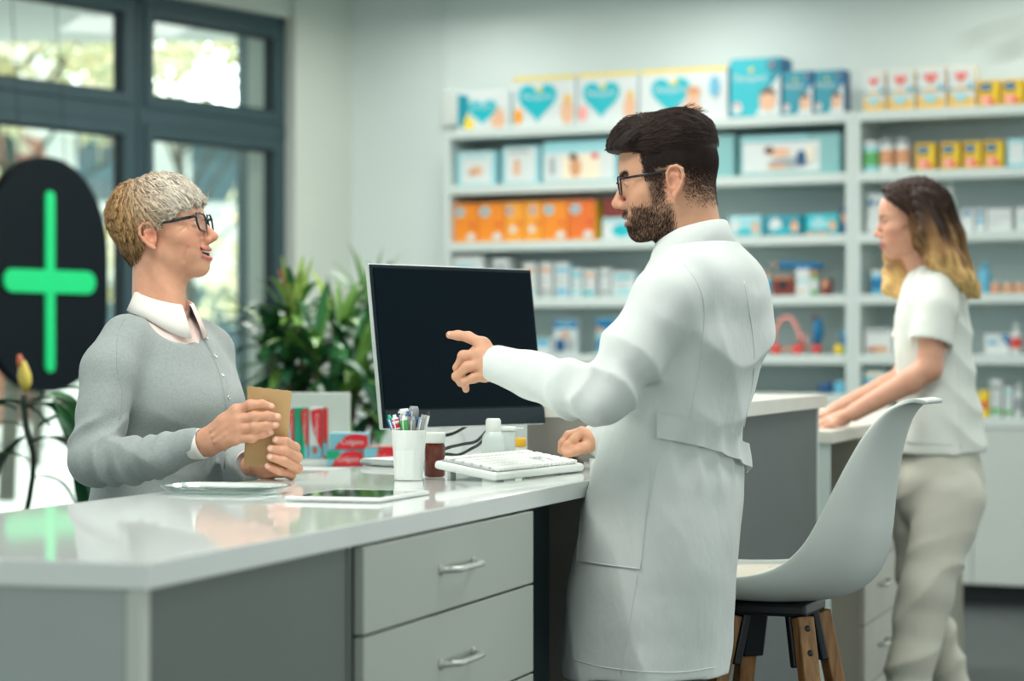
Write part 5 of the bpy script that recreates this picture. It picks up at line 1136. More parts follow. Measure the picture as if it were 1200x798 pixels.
def belt_ring(f, c, zfun, phis, hgt, off, m, R=.5, rows=5):
    mb = MB(); g = []
    for i in range(rows):
        v = i/(rows-1); P = np.array([[c[0]+math.cos(p)*R, c[1]+math.sin(p)*R, zfun(p)+(.5-v)*hgt] for p in phis]); Dv = np.array([[-math.cos(p), -math.sin(p), 0] for p in phis]); Q = P.copy()
        for _ in range(70): Q = Q+Dv*(np.clip(f(Q), -.05, .05)*.7)[:, None]
        g.append([q-d*off for q, d in zip(Q, Dv)])
    inner = [[q+np.array([math.cos(p), math.sin(p), 0])*-.004 for q, p in zip(r_, phis)] for r_ in g]
    mb.grid(g, m); mb.grid([g[0], inner[0]], m); mb.grid([g[-1], inner[-1]], m); mb.grid([[g[i][0] for i in range(rows)], [inner[i][0] for i in range(rows)]], m); mb.grid([[g[i][-1] for i in range(rows)], [inner[i][-1] for i in range(rows)]], m); return mb
def seam(f, px, D, m, r=.0011, n=8, off=.0002):
    P = spl([at(a, b, D) for a, b in px], n); Q = cast(f, P); ok = np.abs(f(Q)) < .006; print('SEAM miss', (~ok).sum(), px) if (~ok).any() else None; Q = Q[ok]; N = sdf_n(f, Q, .006); mb = MB(); mb.tube([q+k*off for q, k in zip(Q, N)], r, m, 6); return mb
def legs(pts_l, pts_r, rs, S=None, k=.03):
    S = S or SDF(); S.chain(pts_l, rs, .02, k); S.chain(pts_r, rs, .02, k); return S
def shoe(root, heel, fdir, m, ms, L=.27, w=.05):
    f = Vector((fdir[0], fdir[1], 0)).normalized(); h = Vector((heel[0], heel[1], 0)); l = Z.cross(f); mb = MB(); rows = []
    for (t, hw, ht) in ((-.02, .6, .05), (0, .8, .075), (.15, .86, .085), (.35, .84, .080), (.55, .94, .055), (.75, 1.0, .042), (.92, .72, .032), (1, .3, .02)):
        rows.append([h+f*(t*L-.03)+l*(w*hw*math.cos(a))+Z*(.016+ht*max(0, math.sin(a))) for a in [math.pi*2*k/16 for k in range(16)]])
    mb.grid(rows, m, closeu=True); mb.poly(rows[0], m); mb.poly(rows[-1][::-1], m); o = mb.build('shoe', root)
    s_ = MB(); out = [r_[0] for r_ in rows]+[r_[8] for r_ in rows[::-1]]; s_.prism([V(p.x, p.y, .001) for p in out], Z*.016, ms); q = s_.build('sole', o); fix_normals(q)
# ================= the man in the white coat =================
def build_man():
    DM = 4.66; root = empty('person', V(.30, DM, 0), 'bearded man in glasses and long white coat pointing at the monitor', 'person')
    f3 = V(-.9, .436, 0); l3 = V(-.436, -.9, 0)
    hf = V(-1, .06, -.140); ear = at(790, 213, DM-.075); H = Frame((0, 0, 0), hf, (0, 0, 1), .955); H.o = A3(*ear)-(H(-.014, .0755, -.016)-H.o)
    wl, el_, sh = at(588, 427, 4.57), at(708, 461, 4.43), at(792, 334, 4.50)
    hp_ = dict(mouth=.0025, smile=.002, chin=.004, jaw=1.06, open=.0034, cheek=1); S = head_sdf(SDF(), H, hp_)
    nb_ = at(814, 296, DM); S.rc(H(-.040, 0, -.055), nb_, .052, .060, .03); S.rc(H(-.02, 0, -.085), at(806, 300, DM-.0), .045, .05, .02)
    # hands: the pointing left hand
    HL = SDF(); w = wl; d = 4.62
    HL.rc(at(600, 430, 4.56), at(584, 428, 4.575), .0275, .026, .01, flat=(V(.3, 1, .2), .85))
    mcp = [at(566, 404, 4.600), at(560, 416, 4.585), at(561, 428, 4.580), at(568, 440, 4.582)]
    for q, r_ in zip(mcp, (.0125, .0125, .0120, .0115)): HL.rc(at(585, 426+(q.z-mcp[0].z)*-120, 4.578), q, .0175, r_, .012)
    HL.rc(mcp[0], mcp[3], .011, .010, .012)
    HL.chain([mcp[0], at(549, 395, 4.615), at(537, 393, 4.625), at(527, 392.5, 4.63)], [.0120, .0100, .0088, .0074], .006, .008)
    HL.chain([mcp[1], at(543, 417, 4.590), at(536.5, 431, 4.610), at(541, 440, 4.63)], [.0122, .0100, .0090, .0078], .006, .004)
    HL.chain([mcp[2], at(547, 430, 4.580), at(535, 441, 4.595), at(540, 449, 4.615)], [.0118, .0096, .0086, .0075], .006, .003)
    HL.chain([mcp[3], at(555, 443, 4.578), at(544, 447, 4.590), at(546, 456, 4.607)], [.0110, .0090, .0080, .0070], .006, .003)
    HL.chain([at(582, 418, 4.60), at(570, 412, 4.635), at(558, 412, 4.655), at(549, 417, 4.66)], [.015, .0125, .0108, .0090], .006, .01)
    # far right hand resting on the mouse
    HR = SDF(); b0 = at(703, 516, 5.09)
    HR.rc(b0, at(690, 517, 5.09), .024, .021, .01); HR.rc(at(692, 517, 5.08), at(676, 519, 5.09), .022, .0175, .012); HR.rc(at(688, 521, 5.07), at(674, 524, 5.08), .016, .013, .010); km = [at(684, 505, 5.09+.02*i) for i in range(4)]; km = [at(682, 506, 5.06), at(680, 507, 5.08), at(681, 509, 5.10), at(684, 512, 5.12)]
    for q in km: HR.rc(at(695, 515, q.y), q, .016, .011, .010)
    HR.chain([km[0], at(672, 515, 5.05), at(664, 522, 5.045), at(659, 529, 5.04)], [.0108, .0092, .0084, .0070], .005, .004)
    HR.chain([km[1], at(666, 510, 5.075), at(659, 519, 5.07), at(657, 528, 5.068)], [.0108, .0092, .0084, .0070], .005, .003)
    HR.chain([km[2], at(668, 512, 5.10), at(661, 521, 5.10), at(659, 528, 5.10)], [.0105, .009, .008, .007], .005, .003)
    HR.chain([km[3], at(674, 517, 5.125), at(668, 524, 5.128), at(665, 530, 5.13)], [.0095, .008, .0072, .0064], .005, .003)
    HR.chain([at(694, 522, 5.065), at(684, 525, 5.045), at(674, 528.5, 5.035), at(665, 533, 5.03)], [.0145, .0120, .0100, .0085], .005, .009)
    T = SDF(); row = lambda y, px, a, b: (1.25-(y-412)/601, (px-600)/601, DM, a, b)
    T.loft([row(300, 820, .06, .06), row(330, 824, .15, .09), row(400, 816, .165, .10), row(520, 783, .14, .10), row(600, 775, .16, .11)], l3)
    T.chain([sh, el_, wl], [.05, .04, .028], .02, .03); T.chain([at(855, 330, 4.82), at(800, 470, 5.0), b0], [.05, .04, .026], .02, .03); T.rc(nb_, at(820, 330, DM), .06, .07, .03)
    stub = lin(92, 72, 58)
    def ex(c, q, blend, v):
        x, y, z = q[:, 0], np.abs(q[:, 1]), q[:, 2]
        jl = sst(-z, .050, .062)*sst(x, -.012, .006)*sst(z, -.145, -.122); sb = sst(x, .004, .012)*(1-sst(x, .032, .046))*sst(-z, -.012, .0)*sst(z, -.08, -.07)
        mo = np.exp(-(((z+.0605)/.0055)**2))*sst(x, .066, .078)*(1-sst(y, .022, .032)); lip = np.exp(-(((z+.074)/.007)**4))*np.exp(-((y/.020)**4))*(x > .07)
        fr_ = 1-sst(x, .052, .075)*(1-sst(y, .034, .05))*(1-sst(-z, .062, .072)); be = np.clip(np.maximum(jl*fr_, sb), 0, 1)*(1-lip); blend(.55*np.maximum(be, mo), stub)
        fade = sst(z, -.085, .01)*(x < .04)*(1-sst(x, .025, .045))*(y > .02); fd2 = sst(z, -.07, .045)*(1-sst(x, .030, .048))*(y < .0745+.02*(z > .02))*(1-np.exp(-((x+.012)**2+(z+.016)**2)/.0006)); blend(.80*fd2, lin(74, 56, 44)); blend(.9*sst(z, .045, .065)*(x < .055), lin(44, 33, 28)); blend(.9*sst(z, .062, .075), lin(44, 33, 28))
        brow = np.exp(-(((z-.0165+(y-.03)**2*3)/.0048)**2))*np.exp(-(((y-.032)/.020)**4))*(x > .045); blend(.45*brow, lin(70, 50, 40))
        blend(.6*np.exp(-(((z-.0035)/.0022)**2))*np.exp(-(((y-.032)/.014)**4))*(x > .068), lin(60, 40, 34))
    base = lin(216, 164, 132); sc = skin_color(H, base, lin(196, 128, 112), lin(214, 140, 116), ex, .8, hp_)
    nails = [(at(524, 391, 4.622), V(0, -.8, .5), .0062)]
    def col(v): c = sc(v); nailcol(c, v, nails, lin(236, 192, 172)); return c
    hl, hh = H(.02, 0, 0), 0
    body = organic('body', [(S, H.o-A3(.16, .14, .23), H.o+A3(.15, .14, .15), .0020), (HL, tuple(at(612, 470, 4.50)-V(0, 0, .0)), tuple(at(515, 370, 4.72)), .0016) if False else
        (HL, A3(at(517, 400, 4.6).x, 4.50, at(0, 466, 4.6).z), A3(at(606, 400, 4.6).x, 4.71, at(0, 380, 4.6).z), .0016), (HR, A3(at(650, 400, 5.05).x, 4.98, at(0, 545, 5.05).z), A3(at(712, 400, 5.1).x, 5.18, at(0, 490, 5.1).z), .0018),
        (T, (-.12, 4.30, .92), (.66, 5.16, 1.47), .009)], M_skin, root, col)
    eyes(H, root, (70, 52, 40), {'gaze': (1, -.05, -.25)})
    m = MB(); m.box(Vector(H(.0765, 0, -.0745)), Vector(H.l)*.014*H.s, Vector(H.u)*.0032, Vector(H.f)*.003, mat('teeth', RGB(232, 228, 216), .25), .001); m.build('teeth', root)
    glasses(H, root, mat('black acetate', RGB(20, 28, 36), .25), hw=.0255, hh=.0195, z=-.006, r=.0017, th=1.25)
    # ---- hair: faded sides, combed top
    def thick(q):
        x, y, z = q[:, 0], q[:, 1], q[:, 2]; T_ = sst(z, .045, .108-.034*sst(x, .03, .08)); side = -.005+.0095*sst(z, .025, .062)+.003*sst(-x, .03, .08)*sst(z, .0, .05)
        xl = .046+.068*sst(z, .050, .072); top = .0175+.015*sst(x, -.01, .07)+.007*sst(-x, .0, .06); h = side*(1-T_)+top*T_
        h = h-.035*sst(x, xl-.004, xl+.012)-.02*(1-sst(z, -.02, .01))-.02*sst(-z, -.01, .01)*sst(x, -.035, -.02)
        w_ = y+.25*x; st = 1-2*np.abs(np.sin(w_*170+2.0*np.sin(x*30)+1.5*np.sin(z*40)))+.6*np.sin(w_*610+x*60+z*150)
        return h+.0017*T_*st
    f = shell(H, thick); dk = lin(38, 28, 25)
    def hc(v): q = H.loc(v); n_ = sines(q, 3, 300)[:, None]; t = sst(q[:, 2], -.02, .06)[:, None]; return (lin(86, 66, 52)*(1-t)+dk*t)*(1+.25*n_)
    organic('hair', [(f, H.o-A3(.15, .12, .10), H.o+A3(.15, .12, .165), .0020)], M_hairc, root, hc)
    rng = np.random.default_rng(11); n = 2600; dd = rnd_dirs(rng, n, .35, 1); roots = dd*np.array([.10, .078, .11])+np.array([-.0, 0, .02]); k = roots[:, 0] > -.09; roots = roots[k]
    fl = lambda q: np.stack([-.9+1.5*sst(q[:, 0], .0, .05)*sst(q[:, 2], .09, .12), -.35+0*q[:, 0], -.3*sst(-q[:, 0], .0, .06)+.1], 1)
    c = dk*(1+rng.normal(size=(len(roots), 1))*.25)+rng.random((len(roots), 1))*lin(60, 44, 34)*.5
    strands('hair_strands', root, f, H, roots, fl, rng.uniform(.025, .05, len(roots)), 6, .0008, c, M_hairc, off=.0002, lift=.004, rng=rng)
    # clipped sides: short hairs thinning out towards the nape and temples
    rng = np.random.default_rng(19); n = 85000; q = rnd_dirs(rng, n, -1, .75)*A3(.11, .08, .10)+A3(-.012, 0, .02); P = H.o+(q@H.R)*H.s
    for _ in range(5): P = P-sdf_n(S, P, .003)*S(P)[:, None]
    q = H.loc(P); x, y, z = q[:, 0], np.abs(q[:, 1]), q[:, 2]
    pr = sst(z, -.062-.03*sst(-x, .02, .07), .038)**1.1*(1-sst(x, .036, .050)); pr *= 1-np.exp(-((x+.014)**2+(z+.012)**2)/.00045); pr *= (z > -.085)*(~((x > -.03)&(z < -.012)&(x < .003)))*(np.abs(S(P)) < .002)*(y < .0735+.02*(z > .02)); pr *= 1-sst(x, .02, .035)*(z < -.005)
    k = rng.random(n) < pr; q = q[k]; cs = lin(44, 32, 27)*(1+rng.normal(size=(len(q), 1))*.3)+lin(70, 52, 40)*(1-sst(q[:, 2:3], -.03, .03))*.4
    strands('clipped_hair', root, S, H, q, lambda q: np.stack([-.35+0*q[:, 0], 0*q[:, 1], -.9+0*q[:, 0]], 1), .003+.006*sst(q[:, 2], -.02, .05), 2, .00042, np.clip(cs, .004, 1), M_hairc, off=.0001, lift=.003, rng=rng)
    # cowlick at the crown
    rng = np.random.default_rng(23); rr = rng.normal(size=(60, 3))*A3(.012, .012, .003)+A3(-.058, .01, .122)
    strands('cowlick', root, f, H, rr, lambda q: np.stack([-.9+0*q[:, 0], .3+0*q[:, 0], .8+0*q[:, 0]], 1), .028, 5, .0007, np.tile(dk, (60, 1)), M_hairc, lift=.014, rng=rng)
    # ---- beard
    rng = np.random.default_rng(12); n = 52000; q = np.stack([rng.uniform(-.02, .115, n), rng.uniform(-.07, .07, n), rng.uniform(-.135, .01, n)], 1); P = H.o+(q@H.R)*H.s
    dq = S(P); k = np.abs(dq) < .012; q = q[k]; P = P[k]
    for _ in range(3): P = P-sdf_n(S, P, .003)*S(P)[:, None]
    q = H.loc(P); x, y, z = q[:, 0], np.abs(q[:, 1]), q[:, 2]
    jl = sst(-z, .040, .074)*sst(x, -.014, .012)*(z > -.135)*(1-.9*sst(x, .045, .07)*(1-sst(-z, .080, .092))*(y < .030)); sb = sst(x, .004, .010)*(1-sst(x, .028, .040))*(z < .005)*(z > -.08); mo = np.exp(-(((z+.0600)/.0055)**2))*sst(x, .07, .078)*(1-sst(y, .022, .032))*1.3
    lip = np.exp(-(((z+.0735)/.0085)**4))*np.exp(-((y/.025)**4))*(x > .06); fr_ = 1-sst(x, .050, .070)*(1-sst(y, .034, .05))*(1-sst(-z, .062, .078)); be = np.maximum(jl*fr_, sb*.45)*(1-np.minimum(1, lip*1.2)); pr = np.maximum(be, mo); k = rng.random(len(q)) < pr*.62; q = q[k]
    cb = lin(62, 44, 34)*(1+rng.normal(size=(len(q), 1))*.3); cb = np.clip(cb, .004, 1)
    strands('beard', root, S, H, q, lambda q: np.stack([.35+0*q[:, 0], np.sign(q[:, 1])*.15, -1+0*q[:, 0]], 1), rng.uniform(.004, .0075, len(q)), 2, .00032, cb, M_hairc, off=.0002, lift=.003, rng=rng)
    # brows
    n = 320; q = np.stack([np.full(n, .085), rng.choice([-1, 1], n)*rng.uniform(.012, .052, n), rng.normal(.0165, .0028, n)], 1); q[:, 2] -= (np.abs(q[:, 1])-.03)**2*3
    strands('eyebrows', root, S, H, q, lambda q: np.stack([0*q[:, 0]-.2, np.sign(q[:, 1]), .25+0*q[:, 0]], 1), .008, 2, .00035, np.tile(lin(44, 32, 28), (n, 1)), M_hairc, off=.0002, lift=.0008, rng=rng)
    # ---- the coat
    M_coat = mat('white coat cloth', RGB(222, 229, 225), .75, spec=.25, noise=(5, .012), bump=(17, .55, (1, 1, .6), .010))
    Cc = SDF(); Cc.loft([row(284, 818, .078, .072), row(292, 822, .100, .082), row(304, 825, .140, .096), row(320, 827, .172, .108), row(350, 826, .192, .120), row(400, 820, .20, .128), row(460, 802, .188, .126), row(520, 785, .178, .126), row(560, 783, .186, .140),
        row(640, 772, .200, .153), row(700, 766, .203, .156), row(785, 757, .200, .158), row(788, 757, .200, .158)], l3, pw=2.15)
    cuff = at(583, 427, 4.573); e2 = at(706, 462, 4.43); Cc.chain([at(800, 330, 4.53), at(782, 352, 4.49), at(742, 412, 4.455), e2, at(672, 456, 4.46), at(625, 440, 4.52), cuff], [.066, .066, .060, .0565, .052, .0425, .0375], .02, .028)
    rc_ = at(697, 517, 5.085); Cc.chain([at(860, 335, 4.80), at(800, 455, 5.0), rc_], [.062, .052, .036], .02, .03)
    ax = A3(*(cuff-at(625, 440, 4.52))); ax /= np.linalg.norm(ax); Cc.plane(A3(*cuff)-ax*-.004, ax, 'i') if False else None
    cf = A3(*cuff); Cc.rc(cf+ax*.063, cf+ax*.10, .055, .055, .002, 's'); axr = A3(*(rc_-at(800, 455, 5.0))); axr /= np.linalg.norm(axr); rr_ = A3(*rc_); Cc.rc(rr_+axr*.060, rr_+axr*.10, .055, .055, .002, 's')
    a0, a1, a2 = A3(*at(792, 340, 4.5)), A3(*e2), cf
    def disp(P):
        z = P[:, 2]; x = P[:, 0]; d = .0012*sines(P, 1, 60)
        R_ = lambda a: 1-2*np.abs(np.sin(a))
        wsk = sst(-z, -1.04, -.80); Pv = P*A3(1, 1, .16); u = (x*.9-P[:, 1]*.44)
        d = d-.0060*wsk*R_(u*21+3.0*sines(Pv, 5, 10, 4, 1.2))*(.45+.55*sines(P*A3(1, 1, .5), 7, 14, 4, 1))-.0030*wsk*R_((u*.5+z*.45)*30+2.4*sines(P, 6, 9, 4, 1.5))
        s1 = (P-a1)@((a2-a1)/np.linalg.norm(a2-a1)); r1 = np.linalg.norm(P-a1-s1[:, None]*((a2-a1)/np.linalg.norm(a2-a1)), axis=1); near = (1-sst(r1, .075, .11))*sst(s1, -.07, -.01)
        wv = sines(P, 9, 20, 4, 1.2)*3.0; d = d-.0072*near*R_(s1*48+wv)*(np.exp(-((s1-.03)/.05)**2)+.42*np.exp(-((s1-.15)/.08)**2))*(.6+.5*sines(P, 21, 22, 4, 1))
        s2 = (P-a0)@((a1-a0)/np.linalg.norm(a1-a0)); r2 = np.linalg.norm(P-a0-s2[:, None]*((a1-a0)/np.linalg.norm(a1-a0)), axis=1); n2 = (1-sst(r2, .08, .12)); d = d-.0062*n2*R_(s2*27+sines(P, 10, 12, 4, 1.2)*2.6)*(np.exp(-((s2-.22)/.07)**2)+.35*np.exp(-((s2-.08)/.06)**2))
        wb = sst(z, 1.02, 1.10)*(1-sst(z, 1.32, 1.42))*sst(x, .32, .38); d = d-.0075*wb*R_((x*.45+z*.9)*26+sines(P, 12, 9, 4, 1)*2.8)*(.55+.5*sines(P, 22, 16, 4, 1))
        d = d-.0060*np.exp(-((z-1.045)/.045)**2)*R_((x+P[:, 1])*40+sines(P, 13, 12, 4, 1)*2)*sst(x, .25, .33)-.0040*wb*R_((x*.95+z*.2)*24+sines(P, 14, 8, 4, 1)*2)
        return d
    Cc.disp = disp
    coat = organic('coat', [(Cc, (-.06, 4.33, .61), (.60, 5.14, 1.50), .0042)], M_coat, root)
    f = Cc
    pk = patch(f, [(689, 537), (763, 545), (750, 667), (677, 657)], 4.5, 24, 30, .0022, M_coat); pk.build('pocket', coat)
    c0 = ((785-600)/601, DM); an = lambda px: math.atan2(-1, 0)
    phis = [math.radians(a) for a in np.linspace(-101, 22, 46)]
    belt_ring(f, c0, lambda p: 1.112-.070*(math.degrees(p)+101)/110, phis, .046, .016, M_coat).build('back_belt', coat)
    st = MB()
    for px in ([(773, 523), (764, 575), (752, 640), (741, 710), (728, 790)], [(801, 309), (817, 332), (825, 362), (822, 410), (812, 470), (806, 500)], [(690, 541), (762, 549)], [(674, 774), (720, 784), (790, 788), (838, 782)], [(872, 330), (884, 420), (872, 500)]):
        sm = seam(f, px, 4.5, M_coat); st.add(sm.v, sm.f, M_coat, True)
    for px in ([(688, 537), (677, 657)], [(677, 657), (750, 667)], [(763, 545), (750, 667)]):
        sm = seam(f, px, 4.5, M_coat, .0011, 8, .0022); st.add(sm.v, sm.f, M_coat, True)
    st.build('seams', coat)
    # collar
    cm = MB(); ncx = A3(*at(812, 285, DM)); rowsC = []
    prof = [(-.010, -.030, .0), (-.004, .004, 1), (.000, .022, 1), (.004, .0255, 1), (.009, .024, 1), (.017, .006, 1), (.026, -.016, 1), (.025, -.018, 1), (.014, .004, 1)]
    for (dr, dz, w_) in prof:
        r_ = []
        for k in range(49):
            a = math.radians(-142+284*k/48); ca, sa = math.cos(a), math.sin(a)    # a=0 is the nape
            rl, rb_ = .066+dr, .061+dr; drop = -.020*(1-ca)-.012*max(0, -ca); p = ncx-A3(*f3)*(rb_*ca-.004)+A3(*l3)*(rl*sa)+A3(0, 0, .020+dz+drop-(0.012*max(0, -ca) if dz < 0 else 0)); r_.append(p)
        rowsC.append(r_)
    cm.grid(rowsC, M_coat); cm.build('collar', coat)
    lp = patch(f, [(768, 300), (776, 306), (734, 374), (716, 372)], 4.5, 6, 18, .004, M_coat); 
    # ---- trousers and shoes
    M_tr = mat('grey trousers', RGB(104, 112, 112), .85, bump=(600, .1)); L = SDF(); hp = V((770-600)/601, DM, .90)
    for sgn in (1, -1):
        hj = hp+l3*.085*sgn; kn = V(hj.x-.045+(.02 if sgn > 0 else 0), hj.y+.01, .50); an_ = V(kn.x-.015, kn.y, .09); L.chain([hj, kn, an_], [.088, .066, .055], .02, .03)
    L.disp = lambda P: .003*sines(P*A3(1, 1, .5), 4, 40)
    organic('trousers', [(L, (.02, 4.40, .045), (.52, 4.92, .98), .008)], M_tr, root)
    for sgn in (1, -1): an_ = hp+l3*.085*sgn+V(-.05, .01, 0); shoe(root, an_+f3*-.06, f3, M_black, mat('sole', RGB(60, 60, 60), .6))
build_man()
# ================= the older woman in the grey cardigan =================
def build_elder():
    DE = 4.98; root = empty('person', V(-.73, DE, 0), 'smiling older woman with short grey blonde hair, glasses and grey cardigan holding a paper bag', 'person')
    f3 = V(.86, -.51, 0).normalized(); l3 = Z.cross(f3); r3 = -l3
    hf = V(.975, -.17, .20); ear = at(177, 277, DE-.06); H = Frame((0, 0, 0), hf, (0, 0, 1), .905); H.o = A3(*ear)-(H(-.014, -.0755, -.016)-H.o)
    SM = .0045
    hp_ = dict(mouth=.0075, smile=SM, chin=-.002, jaw=.93, open=.0036, cheek=1, nose=.002, laugh=1); S = head_sdf(SDF(), H, hp_)
    nb_ = at(184, 366, DE+.0); S.rc(H(-.036, 0, -.050), nb_, .047, .052, .03); S.rc(H(-.006, 0, -.078), at(194, 372, DE-.02), .030, .038, .025)
    for sg in (-1, 1): S.rc(H(-.03, sg*.050, -.075), at(204+sg*-3, 376, DE-.045), .009, .010, .018)
    # nasolabial folds and crow's feet
    for y in (-1, 1):
        crease(S, H, [(.086, y*.020, -.044), (.078, y*.030, -.052), (.070, y*.035, -.064), (.064, y*.036, -.078)], .0012, .006)
        crease(S, H, [(.058, y*.044, -.052), (.052, y*.048, -.066), (.044, y*.050, -.084)], .0009, .006)
        for dz in (.006, .0, -.006): crease(S, H, [(.062, y*.052, -.006+dz), (.048, y*.060, -.008+dz*2.6)], .0007, .003)
        crease(S, H, [(.084, y*.020, -.016), (.078, y*.034, -.0175), (.068, y*.046, -.013)], .0009, .004)
    # right (near) hand: fingers laid across the front of the bag
    DB = 4.62; HR = SDF(); wr = at(240, 519, 4.625)
    HR.rc(at(228, 522, 4.64), wr, .0250, .0245, .01, flat=(V(0, 1, .2), .80))
    mc = [at(277, 482, 4.600), at(279, 492, 4.592), at(278, 503, 4.590), at(274, 514, 4.592)]
    for q, dz in zip(mc, (-8, -3, 2, 7)): HR.rc(at(246, 517+dz, 4.622), q, .0165, .0122, .012)
    HR.rc(mc[0], mc[3], .011, .0105, .012); HR.rc(at(262, 495, 4.604), at(262, 516, 4.604), .0135, .0125, .014)
    FR = [[mc[0], at(293, 474.5, 4.592), at(307, 473.5, 4.590), at(318, 476.5, 4.596)], [mc[1], at(298, 488, 4.586), at(313, 487, 4.588), at(325.5, 488.5, 4.596)], [mc[2], at(298, 500, 4.585), at(312, 498, 4.588), at(323, 498, 4.596)], [mc[3], at(295, 513, 4.588), at(307, 509, 4.591), at(317, 506.5, 4.597)]]
    for i, c in enumerate(FR): HR.chain(c, [.0108-.0006*(i == 3), .0092-.0006*(i == 3), .0084-.0006*(i == 3), .0073-.0004*(i == 3)], .004, .0035 if i else .006)
    for c in FR: HR.el(c[1], (.0098, .0095, .0093), None, .005)
    HR.chain([at(250, 505, 4.64), at(266, 492, 4.665), at(283, 484, 4.668), at(299, 480, 4.660)], [.015, .0125, .0105, .0090], .006, .010)
    for (a, b) in ((at(250, 512, 4.602), mc[1]), (at(252, 518, 4.600), mc[2]), (at(248, 505, 4.606), mc[0])): HR.rc(a+V(0, -.006, .001), b+V(0, -.008, 0), .0022, .0022, .006)
    # left (far) hand: behind the bag, fingers wrapped around its right edge
    HL = SDF(); wl = at(303, 553, 4.712); wl.z = 1.026
    HL.rc(at(292, 553, 4.76)+V(0, 0, .012), wl, .0245, .0235, .01, flat=(V(0, 0, 1), .85))
    ml = [at(334, 521, 4.672), at(336, 532, 4.672), at(335, 543, 4.675), at(330, 551, 4.680)]
    for q in ml: HL.rc(at(312, 550, 4.705), q, .0165, .0122, .012)
    HL.rc(ml[0], ml[3], .0125, .012, .012)
    FL = [[ml[0], at(345.5, 524.5, 4.640), at(334, 517.5, 4.606), at(323, 515.5, 4.602)], [ml[1], at(348.5, 536, 4.640), at(333, 528, 4.602), at(317, 525.5, 4.600)], [ml[2], at(348.5, 549, 4.644), at(332, 540, 4.600), at(316.5, 535.5, 4.600)], [ml[3], at(341, 556.5, 4.650), at(327, 552.0, 4.608), at(314, 546.5, 4.606)]]
    for i, c in enumerate(FL): HL.chain(c, [.0112-.0008*(i == 3), .0100-.0008*(i == 3), .0088-.0008*(i == 3), .0074-.0004*(i == 3)], .004, .0035 if i else .006)
    HL.chain([at(312, 545, 4.705), at(318, 528, 4.70), at(322, 512, 4.685), at(324, 498, 4.668)], [.015, .0125, .0105, .0090], .006, .010)
    for X_ in (HR, HL): X_.disp = lambda P: .00035*sines(P, 31, 520)+.0003*sines(P, 32, 300)
    row = lambda y, px, a, b, D=DE: (1.25-(y-412)*D/2800, (px-600)/2800*D, D, a, b)
    shR, elR = at(132, 408, 4.83), at(113, 537, 4.74); shL, elL = at(244, 412, 5.12), at(262, 540, 5.02)
    T = SDF(); T.loft([row(375, 190, .06, .05), row(400, 192, .13, .075), row(460, 196, .14, .10), row(560, 190, .12, .09), row(640, 186, .15, .11)], l3)
    T.chain([shR, elR, at(228, 522, 4.64)], [.034, .030, .024], .02, .03); T.chain([shL, elL, at(292, 553, 4.76)+V(0, 0, .012)], [.034, .030, .024], .02, .03); T.rc(nb_, at(188, 400, DE), .052, .07, .03)
    def ex(c, q, blend, v):
        x, y, z = q[:, 0], np.abs(q[:, 1]), q[:, 2]
        brow = np.exp(-(((z-.0175+(y-.03)**2*4)/.0035)**2))*np.exp(-(((y-.032)/.018)**4))*(x > .045); blend(.45*brow, lin(150, 116, 92)); blend(.6*np.exp(-(((z-.0030)/.0020)**2))*np.exp(-(((y-.032)/.014)**4))*(x > .068), lin(84, 58, 50))
        blend(.5*(z > .075), lin(176, 150, 118)); inn = np.exp(-(((z+.0745)/.0050)**4))*(x < .0845)*(x > .055)*np.exp(-((y/.019)**4)); blend(.9*inn*(S(v+0) < .002), lin(96, 40, 40)) if False else None
        fr = sines(q*A3(1, 1, 1), 77, 240, 5); blend(.10*sst(fr, .1, .5), lin(186, 124, 96))
    base = lin(214, 160, 130); sc = skin_color(H, base, lin(186, 98, 90), lin(218, 128, 102), ex, .95, hp_)
    nl = []
    for c in FR: nl.append((c[3]+V(.0005, -.006, .0015), V(.1, -1, .15), .0056))
    for c in FL: nl.append((c[3]+V(-.0005, -.006, .0015), V(-.1, -1, .1), .0060))
    def col(v):
        c = sc(v); q = sines(v, 41, 150, 5)[:, None]; hand = ((v[:, 2] < 1.16)&(v[:, 1] < 4.8))[:, None]; c = np.where(hand, c*(1+.10*q*A3(.6, 1, 1))+lin(40, 0, 0)*.02, c); nailcol(c, v, nl, lin(236, 190, 172)); return c
    b = lambda x0, y0, x1, y1, d0, d1: (A3(at(x0, 0, DB).x, d0, at(0, y1, DB).z), A3(at(x1, 0, DB).x, d1, at(0, y0, DB).z))
    loR, hiR = b(222, 458, 334, 545, 4.55, 4.70); loL, hiL = b(286, 490, 358, 572, 4.57, 4.80)
    organic('body', [(S, H.o-A3(.15, .15, .20), H.o+A3(.15, .14, .15), .0019), (HR, loR, hiR, .0014), (HL, loL, hiL, .0014), (T, (-1.05, 4.55, .80), (-.45, 5.3, 1.36), .009)], M_skin, root, col)
    eyes(H, root, (86, 104, 110), {'gaze': (1, .05, .02)})
    m = MB(); tw = mat('teeth', RGB(252, 250, 240), .2); ys = np.linspace(-.0205, .0205, 12); tz = [-.0690+abs(y_)**2*9.0 for y_ in ys]; tp = hp_['onface']([(.088-abs(y_)*.4, y_, z_) for y_, z_ in zip(ys, tz)], .0042); tn = sdf_n(hp_['pre'], tp, .004)
    for p_, n_1 in zip(tp, tn): n_1 = Vector(n_1); sd = n_1.cross(Vector(H.u)).normalized(); m.box(Vector(p_), n_1*.0014, sd*.00175, Vector(H.u)*.0042, tw, .0007)
    m.build('teeth', root); m = MB(); m.box(Vector(H(.066, 0, -.079)), Vector(H.f)*.010, Vector(H.l)*.012, Vector(H.u)*.003, mat('mouth inside', RGB(160, 74, 70), .4), .002); m.build('tongue', root)
